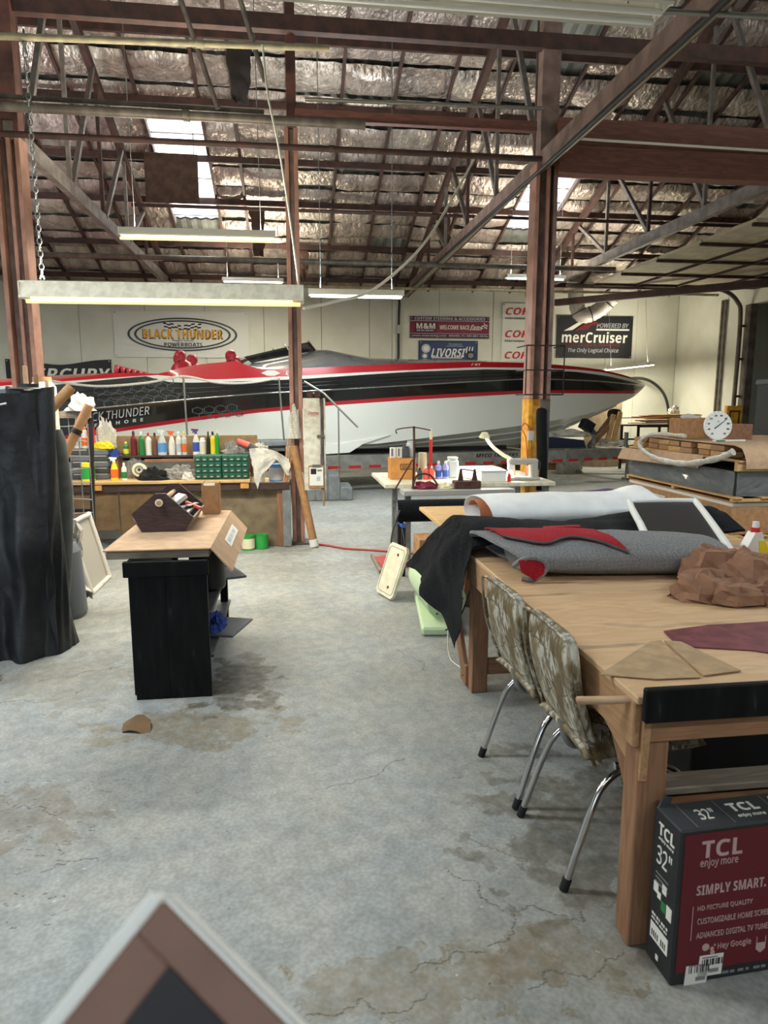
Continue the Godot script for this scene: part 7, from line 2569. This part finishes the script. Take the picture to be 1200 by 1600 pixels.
func pallet_stack() -> void:
	var s: SurfaceTool
	var x0 := 4.86
	var x1 := 6.6
	var z0 := -7.0
	var z1 := -9.5
	var t := thing("pallet", "bottom wooden pallet of the stack at right", "pallet", v(5.7, 0, -8.2), 0.0, "stacked pallets")
	pallet(t, x0, x1, 0.0, z0, z1)
	# long cartons in the bottom layer
	for k in 2:
		t = thing("long_carton", ["long brown carton with printed name facing the aisle, bottom layer", "brown carton behind the printed carton, bottom layer"][k], "carton", v(5.7, 0.121, -8.2), 0.0, "long cartons")
		s = S()
		box(s, v([5.28, 6.14][k], 0.31, -8.25), v(0.84, 0.375, 2.4), Basis(), 0.006)
		part(s, "carton_body", M.cardboard, t)
		if k == 0:
			s = S()
			box(s, v(5.28, 0.46, -8.25), v(0.846, 0.035, 2.404), Basis(), 0.0)
			part(s, "packing_tape", M.label_paper, t)
			text(t, "Curt", 0.34, 0.1, v(4.851, 0.31, -7.65), Basis(Vector3.BACK, Vector3.UP, Vector3.LEFT), M.rust_iron, bold)
			flat_art(t, [Vector2(-0.14, -0.07), Vector2(0.14, -0.07), Vector2(0.14, 0.07), Vector2(-0.14, 0.07)], v(4.856, 0.3, -8.6), Basis(Vector3.BACK, Vector3.UP, Vector3.LEFT), M.label_paper, "shipping_label", 0.002)
	t = thing("pallet", "middle wooden pallet under the black wrapped load", "pallet", v(5.7, 0.5, -8.2), 0.0, "stacked pallets")
	pallet(t, x0 - 0.04, x1, 0.5, z0 + 0.02, z1, 0.055)
	# black load wrapped in film
	t = thing("wrapped_load", "flat black load wrapped in shiny clear film", "load", v(5.7, 0.583, -8.2))
	s = S()
	box(s, v(5.72, 0.698, -8.25), v(1.7, 0.275, 2.4), Basis(), 0.02)
	part(s, "black_goods", M.navy_vinyl, t)
	s = S()
	var nz := noise(701, 1.5, 4)
	flat(s)
	for f in 2:
		grid(s, 26, 6, func(a: float, b: float) -> Vector3:
			var k := 0.014 + 0.022 * nz.get_noise_2d(a * 9.0 + f * 7.0, b * 4.0)
			if f == 0:
				return v(4.87 - k - 0.01, 0.562 + 0.276 * b, lerpf(-7.03, -9.46, a))
			return v(lerpf(4.86, 6.58, a), 0.562 + 0.276 * b, -7.03 + k + 0.005), 1, 0xFFFFFFFF)
	part(s, "stretch_film", M.clear_film, t)
	t = thing("pallet", "upper wooden pallet above the black wrapped load", "pallet", v(5.7, 0.842, -8.2), 0.0, "stacked pallets")
	pallet(t, x0 - 0.02, x1, 0.842, z0 + 0.03, z1)
	# timber blocks and board on the top layer
	for r in 2:
		for k in 7:
			t = thing("timber_block", "tan timber block, %s row, %s from the far end" % [["lower", "upper"][r], ["first", "second", "third", "fourth", "fifth", "sixth", "seventh"][k]], "timber", v(4.95, 0.965 + 0.07 * r, -9.3 + k * 0.3), 0.0, "timber blocks on the top pallet")
			s = S()
			box(s, v(5.0 + 0.02 * ((k * 3) % 4), 0.998 + 0.07 * r, -9.3 + k * 0.3), v(0.24, 0.064, 0.28 - 0.03 * ((k + r) % 3)), Basis(Vector3.UP, jitter(0.05)))
			part(s, "block", M.timber_z if (k + r) % 3 else M.pale_timber_z, t)
	t = thing("tan_board", "tan board leaning along the left side of the top pallet", "board", v(4.8, 0.84, -8.5))
	s = S()
	rod(s, v(4.72, 0.86, -9.5), v(4.78, 0.9, -7.6), 0.02, 0.17, v(0.5, 1, 0))
	part(s, "panel", M.pale_cardboard, t)
	# brown sheet draped over the front
	t = thing("brown_sheet", "smooth brown cardboard sheet curved over the stack's front edge", "cardboard", v(5.8, 0.85, -7.3))
	s = S()
	sheet(s, 4, 14, func(a: float, b: float) -> Vector3:
		var x := lerpf(4.9, 6.7, a)
		if b < 0.6:
			return v(x, 1.115, lerpf(-9.2, -7.05, b / 0.6))
		var k := (b - 0.6) / 0.4
		return v(x, 1.115 - 0.24 * k, -7.05 + 0.12 * sin(k * 1.8)), v(0, 0.008, 0.0))
	part(s, "curved_sheet", M.pale_cardboard, t)
	# loop of twisted film on the side
	var twist := []
	for k in 36:
		twist.append(0.026 + 0.008 * sin(k * 2.4) + 0.012 * smoothstep(10, 26, k))
	t = thing("film_rope", "loop of twisted milky film hanging on the pallet stack", "wrap", v(4.75, 0.85, -8.3))
	s = S()
	tube(s, smooth_path([v(4.93, 1.17, -8.2), v(4.82, 1.17, -8.75), v(4.7, 1.08, -8.9), v(4.65, 0.97, -8.75), v(4.63, 0.88, -8.3), v(4.66, 0.87, -7.7), v(4.72, 0.97, -7.2), v(4.78, 1.06, -7.0)], 5), twist, 8)
	part(s, "twisted_film", M.milky_film, t)
	t = thing("pale_strap", "pale strap tied down the side of the stack's far end", "strap", v(4.76, 0.8, -8.95))
	s = S()
	rod(s, v(4.86, 1.11, -9.0), v(4.74, 0.84, -9.15), 0.03, 0.008)
	part(s, "strap", M.pale_cardboard, t)
	# thermometer and boxes on top
	var th := v(5.19, 1.13, -7.95)
	t = thing("wall_thermometer", "round white dial thermometer propped on the pallet stack", "thermometer", th, -0.12, "", true)
	s = S()
	lathe(s, [Vector2(0, 0), Vector2(0.17, 0), Vector2(0.178, 0.01), Vector2(0.17, 0.025), Vector2(0, 0.02)], v(0, 0.178, 0), 32, Basis(Vector3.RIGHT, PI / 2 - 0.1))
	part(s, "dial", M.white_plastic, t)
	var nums := ["-60", "-40", "-20", "0", "20", "40", "60", "80", "100", "120"]
	var db := Basis(Vector3.RIGHT, -0.1)
	for k in 10:
		var an := deg_to_rad(232.0 - k * 31.5)
		text(t, nums[k], 0.034, 0.022, v(0, 0.178, 0) + db * v(0.125 * cos(an), 0.125 * sin(an), 0.026), db, M.ink_black, bold, 0.0, "numeral")
	for k in 19:
		var an := deg_to_rad(232.0 - k * 15.75)
		flat_art(t, [Vector2(-0.002, 0), Vector2(0.002, 0), Vector2(0.002, 0.012), Vector2(-0.002, 0.012)], v(0, 0.178, 0) + db * v(0.148 * cos(an), 0.148 * sin(an), 0.024), db * Basis(Vector3.BACK, an - PI / 2), M.ink_black, "tick", 0.001)
	flat_art(t, [Vector2(-0.06, -0.008), Vector2(0.13, -0.003), Vector2(0.13, 0.003), Vector2(-0.06, 0.008)], v(0, 0.178, 0) + db * v(0, 0, 0.03), db * Basis(Vector3.BACK, 0.66), M.ink_blue, "needle", 0.002)
	text(t, "°F", 0.03, 0.016, v(0, 0.178, 0) + db * v(0.0, 0.05, 0.026), db, M.ink_grey, sans)
	t = thing("folded_leaflet", "white and green leaflet lying below the thermometer", "leaflet", v(5.2, 1.125, -7.85))
	s = S()
	box(s, v(5.26, 1.135, -7.8), v(0.4, 0.02, 0.06), Basis(), 0.002)
	part(s, "leaflet_sheet", M.paper, t)
	flat_art(t, [Vector2(0, 0), Vector2(0.12, 0), Vector2(0.12, 0.014), Vector2(0, 0.014)], v(5.07, 1.128, -7.769), RD, M.green, "green_band", 0.002)
	t = thing("open_box", "open tan cardboard box with packing inside, left of the thermometer", "box", v(5.3, 1.125, -8.7))
	s = S()
	for q in [[v(0, 0.13, 0.13), v(0.46, 0.26, 0.01)], [v(0, 0.13, -0.13), v(0.46, 0.26, 0.01)], [v(-0.23, 0.13, 0), v(0.01, 0.26, 0.26)], [v(0.23, 0.13, 0), v(0.01, 0.26, 0.26)]]:
		box(s, v(5.25, 1.126, -8.62) + q[0], q[1], Basis(), 0.001)
	part(s, "box_walls", M.cardboard, t)
	crumple("packing_paper", "white packing paper sticking out of the open box", "paper", v(5.25, 1.33, -8.62), v(0.16, 0.1, 0.09), M.white_rag, 711)
	t = thing("small_box", "small plain cardboard box right of the thermometer", "box", v(5.6, 1.125, -8.3))
	s = S()
	box(s, v(5.62, 1.22, -8.3), v(0.42, 0.19, 0.25))
	part(s, "box_body", M.kraft, t)
	t = thing("purple_cushion", "dark purple cushion behind the white vinyl roll", "cushion", v(2.42, 0.777, -5.05))
	s = S()
	lathe(s, [Vector2(0, 0), Vector2(0.2, 0.02), Vector2(0.26, 0.1), Vector2(0.2, 0.2), Vector2(0, 0.24)], v(2.42, 0.777, -5.05), 20, Basis.from_scale(v(1.0, 0.7, 0.6)), true)
	part(s, "cushion_body", M.plum, t)


# ---------- corner beyond the bow ----------
func far_right() -> void:
	var s: SurfaceTool
	# open sectional door stored under the roof
	var t := thing("sectional_door", "open beige sectional door stored overhead at right", "door", v(8.0, 4.0, -12.0))
	for k in 4:
		var a := 6.2 + k * 0.9
		for j in 4:
			s = S()
			box(s, v(a + 0.44, 4.0, -9.0 - 0.62 - j * 1.28), v(0.86, 0.05, 1.24), Basis(), 0.01)
			part(s, "door_panel", M.door_panel, t)
		s = S()
		rod(s, v(a + 0.89, 3.96, -14.0), v(a + 0.89, 3.96, -9.0), 0.03, 0.05)
		part(s, "panel_rib", M.dark_red_steel, t)
	for z in [-9.05, -10.27, -11.55, -12.83, -14.0]:
		s = S()
		rod(s, v(6.2, 3.95, z), v(9.76, 3.95, z), 0.05, 0.045)
		part(s, "panel_stile", M.dark_red_steel, t)
	t = thing("door_track", "steel track bending from overhead down the door jamb", "track", v(9.6, 3.5, -14.25))
	s = S()
	tube(s, smooth_path([v(5.7, 3.95, -14.25), v(8.6, 3.95, -14.25), v(9.2, 3.93, -14.25), v(9.55, 3.7, -14.25), v(9.65, 3.3, -14.25), v(9.65, 1.5, -14.25), v(9.65, 0.0, -14.25)], 5), 0.045, 6)
	part(s, "track_rail", M.grey_web, t)
	for y in [0.9, 1.7, 2.5, 3.2]:
		s = S()
		box(s, v(9.71, y, -14.25), v(0.12, 0.05, 0.06))
		part(s, "bracket", M.dark_red_steel, t)
	t = thing("door_beam", "brown steel beam crossing under the open sectional door", "beam", v(8, 3.85, -12.0))
	s = S()
	rod(s, v(6.0, 3.8, -15.6), v(9.7, 3.75, -11.2), 0.12, 0.14)
	part(s, "beam_body", M.dark_red_steel, t)
	t = structure("door_1", "dark steel jamb of the overhead door opening")
	for z in [-14.2, -8.4]:
		s = S()
		box(s, v(9.86, 1.82, z), v(0.16, 3.65, 0.2))
		part(s, "jamb", M.grey_web, t)
	s = S()
	box(s, v(9.84, 0.45, -14.1), v(0.16, 0.9, 0.18))
	part(s, "painted_guard", M.yellow_paint, t)
	# conduits on the right wall
	for k in 2:
		t = thing("wall_pipe", ["left-hand brown conduit running up the right wall", "right-hand brown conduit running up the right wall"][k], "conduit", v(9.76, 0.3, -15.1 + 0.14 * k))
		s = S()
		tube(s, [v(9.76, 0.3, -15.1 + 0.14 * k), v(9.76, 2.0, -15.1 + 0.14 * k), v(9.76, 3.85, -15.1 + 0.14 * k)], 0.028, 6)
		part(s, "pipe_body", M.pipe_grey, t)
	# flexible duct in the corner of the roof
	t = thing("flexible_duct", "ribbed foil duct hanging down over the black right banner", "duct", v(6.8, 3.4, -16.2))
	s = S()
	var path := smooth_path([v(7.5, 4.0, -15.9), v(7.25, 3.72, -16.1), v(6.95, 3.6, -16.2), v(6.8, 3.75, -16.25), v(6.7, 4.2, -16.2)], 8)
	var rad := []
	for k in path.size():
		rad.append(0.17 + (0.015 if k % 2 else 0.0))
	tube(s, path, rad, 14)
	part(s, "duct_sleeve", M.milky_film, t)
	for k in [3, 12, 22]:
		s = S()
		tube(s, [path[k], path[k] + (path[k + 1] - path[k]) * 0.5], 0.19, 14)
		part(s, "duct_band", M.black_iron, t)
	# black hose arching from the wall
	t = thing("arched_hose", "thick black hose arching out from the back wall corner", "hose", v(8.9, 0.9, -16.6))
	s = S()
	tube(s, smooth_path([v(8.3, 2.15, -16.9), v(8.8, 2.15, -16.7), v(9.15, 1.95, -16.6), v(9.35, 1.6, -16.5), v(9.45, 1.0, -16.5), v(9.47, 0.0, -16.5)], 5), 0.035, 7)
	part(s, "hose_run", M.black_cable, t)
	# lumber rack with loose boards on top
	t = thing("lumber_rack", "dark iron rack piled with loose lumber in the far corner", "rack", v(8.7, 0, -15.2))
	for x in [7.75, 8.7, 9.55]:
		for z in [-14.8, -15.6]:
			s = S()
			rod(s, v(x, 0, z), v(x, 1.05, z), 0.05, 0.05)
			part(s, "post", M.black_iron, t)
	for y in [0.35, 0.7, 1.03]:
		for z in [-14.8, -15.6]:
			s = S()
			rod(s, v(7.72, y, z), v(9.58, y, z), 0.04, 0.04)
			part(s, "rail", M.black_iron, t)
	var rl := RandomNumberGenerator.new()
	rl.seed = 33
	var ord := ["lowest", "second", "third", "fourth", "fifth", "sixth", "seventh", "eighth", "ninth", "topmost"]
	for k in 10:
		t = thing("lumber_board", "loose tan lumber board on the corner rack, %s of the pile" % ord[k], "board", v(8.6, 1.06 + k * 0.024, -15.2), 0.0, "lumber on the corner rack")
		s = S()
		var zz := -15.5 + rl.randf() * 0.65
		var x := 8.65 + rl.randf_range(-0.25, 0.15)
		var l := rl.randf_range(1.1, 1.9)
		rod(s, v(x - l / 2, 1.065 + k * 0.024, zz), v(minf(x + l / 2, 9.6), 1.065 + k * 0.024 + rl.randf_range(0, 0.02), zz + rl.randf_range(-0.2, 0.2)), 0.14, 0.022)
		part(s, "plank", M.pale_timber_x if k % 2 else M.timber_x, t)
	crumple("white_ball", "small white crumpled ball on top of the lumber", "wrap", v(8.75, 1.3, -15.1), v(0.13, 0.18, 0.12), M.white_rag, 721)
	# big tan board bent against the wall behind the bow
	t = thing("bent_board", "large olive-tan sheet propped behind the trailer's winch", "board", v(7.6, 0, -16.0))
	s = S()
	sheet(s, 8, 8, func(a: float, b: float) -> Vector3: return v(lerpf(7.05, 8.0, a) + 0.1 * b, 1.55 * b * (1.0 - 0.22 * pow(1.0 - a, 2.0)) + 0.01, -16.1 - 0.25 * b + 0.15 * sin(PI * a)), v(0, 0, -0.02))
	part(s, "bent_sheet", M.drab_panel, t)
	# low stacks under and behind the trailer front
	t = thing("flat_boards", "low stack of flat boards on the floor behind the trailer", "boards", v(5.8, 0, -15.8))
	s = S()
	for k in 3:
		box(s, v(5.6 + 0.1 * k, 0.03 + 0.06 * k, -15.9), v(2.4 - 0.2 * k, 0.05, 0.7), Basis(Vector3.UP, 0.03 * k))
	part(s, "board_stack", M.timber_x, t)
	crumple("white_bundle", "white plastic bundle on floor under the trailer's front", "bundle", v(6.2, 0.0, -14.9), v(0.3, 0.45, 0.25), M.white_rag, 722)
	# tall black machine carton with lettering at the right edge
	t = thing("black_machine", "tall grey-black upright case with white lettering at the right edge", "case", v(8.35, 0, -11.0))
	s = S()
	box(s, v(8.42, 0.98, -11.0), v(0.8, 1.96, 0.5), Basis(), 0.03)
	part(s, "case_body", M.dark_grey, t)
	s = S()
	box(s, v(8.42, 1.92, -11.0), v(0.84, 0.1, 0.54), Basis(), 0.03)
	part(s, "case_cap", M.mid_grey, t)
	text(t, "CUB", 0.4, 0.15, v(8.16, 1.55, -10.745), Basis(Vector3.BACK, -PI / 2), M.ink_pale, bold)
	print_row(t, 0.5, 0.06, 7, v(8.14, 0.95, -10.75), Basis(Vector3.BACK, -PI / 2), M.ink_pale)
	# storage in the next bay
	t = thing("bay_shelving", "dark steel shelving in the dim bay beyond the door", "shelving", v(12.6, 0, -13.0))
	for y in [0.4, 1.2, 2.0, 2.8]:
		s = S()
		box(s, v(12.9, y, -13.2), v(0.7, 0.06, 5.0))
		part(s, "shelf", M.dark_red_steel, t)
	for z in [-10.8, -13.2, -15.6]:
		s = S()
		box(s, v(12.6, 1.5, z), v(0.06, 3.0, 0.06))
		part(s, "upright", M.black_iron, t)
	t = thing("yellow_crate", "yellow stencilled crate board by the door jamb", "crate", v(9.3, 0, -13.9))
	s = S()
	box(s, v(9.35, 0.75, -13.8), v(0.35, 1.5, 0.1))
	part(s, "crate_panel", M.yellow_paint, t)
	s = S()
	ring_shape(s, [Vector2(-0.12, -0.3), Vector2(0.12, -0.3), Vector2(0.12, 0.3), Vector2(-0.12, 0.3)], [Vector2(-0.09, -0.27), Vector2(0.09, -0.27), Vector2(0.09, 0.27), Vector2(-0.09, 0.27)], 0, 0.004, Transform3D(RD, v(9.35, 1.1, -13.75)))
	part(s, "stencil_mark", M.ink_black, t)


# ---------- the blurred frame close to the camera ----------
func near_frame() -> void:
	var w := deg_to_rad(7.549)
	var p := deg_to_rad(9.204)
	var R := v(cos(w), 0, sin(w))
	var U := v(sin(w) * sin(p), cos(p), -cos(w) * sin(p))
	var F := v(sin(w) * cos(p), -sin(p), -cos(w) * cos(p))
	var V := (-U * 0.875 - F * 0.484).normalized()
	var e1 := (R * -0.61 + V * 0.792).normalized()
	var e2 := (R * 0.792 + V * 0.61).normalized()
	var n := e1.cross(e2)
	if n.dot(F) > 0:
		n = -n
	var a := v(0, 1.62, 0) + (R * (262.0 - 600) + U * (800.0 - 1407) + F * 1080.0) * (0.34 / 1080.0)
	var c := a + (e1 + e2) * 0.13
	var t := thing("framed_panel", "blurred tan framed dark panel very close to the camera", "frame", c, 0.0, "", true)
	var s: SurfaceTool
	for q in [[e1, e2, 0.0165], [e2, e1, 0.022]]:
		for sd in [-1, 1]:
			s = S()
			var mid: Vector3 = q[0] * sd * (0.13 - q[2] / 2.0)
			var half: float = 0.13 if q[0] == e1 else 0.1135
			rod(s, mid - q[1] * half, mid + q[1] * half, q[2], 0.02, n, 0.001)
			part(s, "frame_bar", M.near_tan, t)
	s = S()
	rod(s, e1 * 0.1135 + n * 0.007, -e1 * 0.1135 + n * 0.007, 0.216, 0.006, n, 0.0)
	part(s, "dark_panel", M.black_plastic, t)
	s = S()
	rod(s, -e2 * 0.1335 - e1 * 0.13 + n * 0.002, -e2 * 0.1335 + e1 * 0.13 + n * 0.002, 0.007, 0.018, n, 0.001)
	part(s, "painted_lit_edge", M.white_plastic, t, "white strip painting the light on the left edge")  # white colour stands in for light falling on the frame's upper edges
	s = S()
	rod(s, -e1 * 0.1315 - e2 * 0.13, -e1 * 0.1315 + e2 * 0.13, 0.003, 0.018, n, 0.0005)
	part(s, "painted_lit_edge", M.white_plastic, t)
	# tall stand that carries it
	var low := c + (e1 + e2) * 0.13
	var top := low.y - 0.02
	t = thing("tall_stand", "tall narrow timber stand carrying the framed panel", "stand", v(low.x, 0, low.z))
	s = S()
	box(s, v(low.x, top - 0.015, low.z), v(0.34, 0.03, 0.22))
	part(s, "stand_top", M.timber_x, t)
	s = S()
	box(s, v(low.x, top + 0.015, low.z + 0.09), v(0.3, 0.03, 0.02))
	part(s, "stop_ledge", M.timber_x, t)
	for sx in [-0.14, 0.14]:
		for sz in [-0.08, 0.08]:
			s = S()
			box(s, v(low.x + sx, (top - 0.03) / 2, low.z + sz), v(0.04, top - 0.03, 0.04))
			part(s, "leg", M.timber_y, t)


func small_floor_things() -> void:
	var s: SurfaceTool
	var t := thing("leather_scrap", "small folded brown scrap on the floor before the black bench", "scrap", v(-0.8, 0, -3.38))
	s = S()
	flat(s)
	sheet(s, 4, 3, func(a: float, b: float) -> Vector3: return v(-0.86 + 0.14 * a - 0.02 * b, 0.006 + 0.035 * sin(a * 3.0) * b + 0.012 * sin(b * 4.0 + a * 5.0), -3.33 - 0.12 * b + 0.03 * a), v(0, -0.003, 0))
	part(s, "folded_scrap", M.brown_paper, t)
	t = thing("wire_coil", "thin grey wire coil on the floor at the left edge", "wire", v(-1.85, 0, -4.1))
	s = S()
	var pts := []
	for k in 24:
		var an := TAU * k / 20.0
		pts.append(v(-1.82 + 0.1 * cos(an), 0.008 + 0.001 * k, -4.1 + 0.06 * sin(an)))
	tube(s, pts, 0.005, 5)
	part(s, "wire_loop", M.galvanised, t)
	t = thing("thin_cord", "thin white cord dropping beside the trestle to the floor", "cord", v(0.95, 0, -4.3))
	s = S()
	tube(s, smooth_path([v(0.95, 0.48, -4.25), v(0.97, 0.25, -4.2), v(0.96, 0.02, -4.1), v(1.0, 0.006, -3.9), v(1.05, 0.006, -3.75)], 5), 0.004, 5)
	part(s, "cord_run", M.white_cable, t)
	t = thing("black_lead", "short black lead dangling under the table's far corner", "cord", v(0.98, 0.1, -3.8))
	s = S()
	tube(s, smooth_path([v(0.98, 0.55, -3.7), v(0.95, 0.4, -3.76), v(0.9, 0.3, -3.82), v(0.88, 0.27, -3.86)], 5), 0.005, 5)
	part(s, "cord_run", M.black_cable, t)
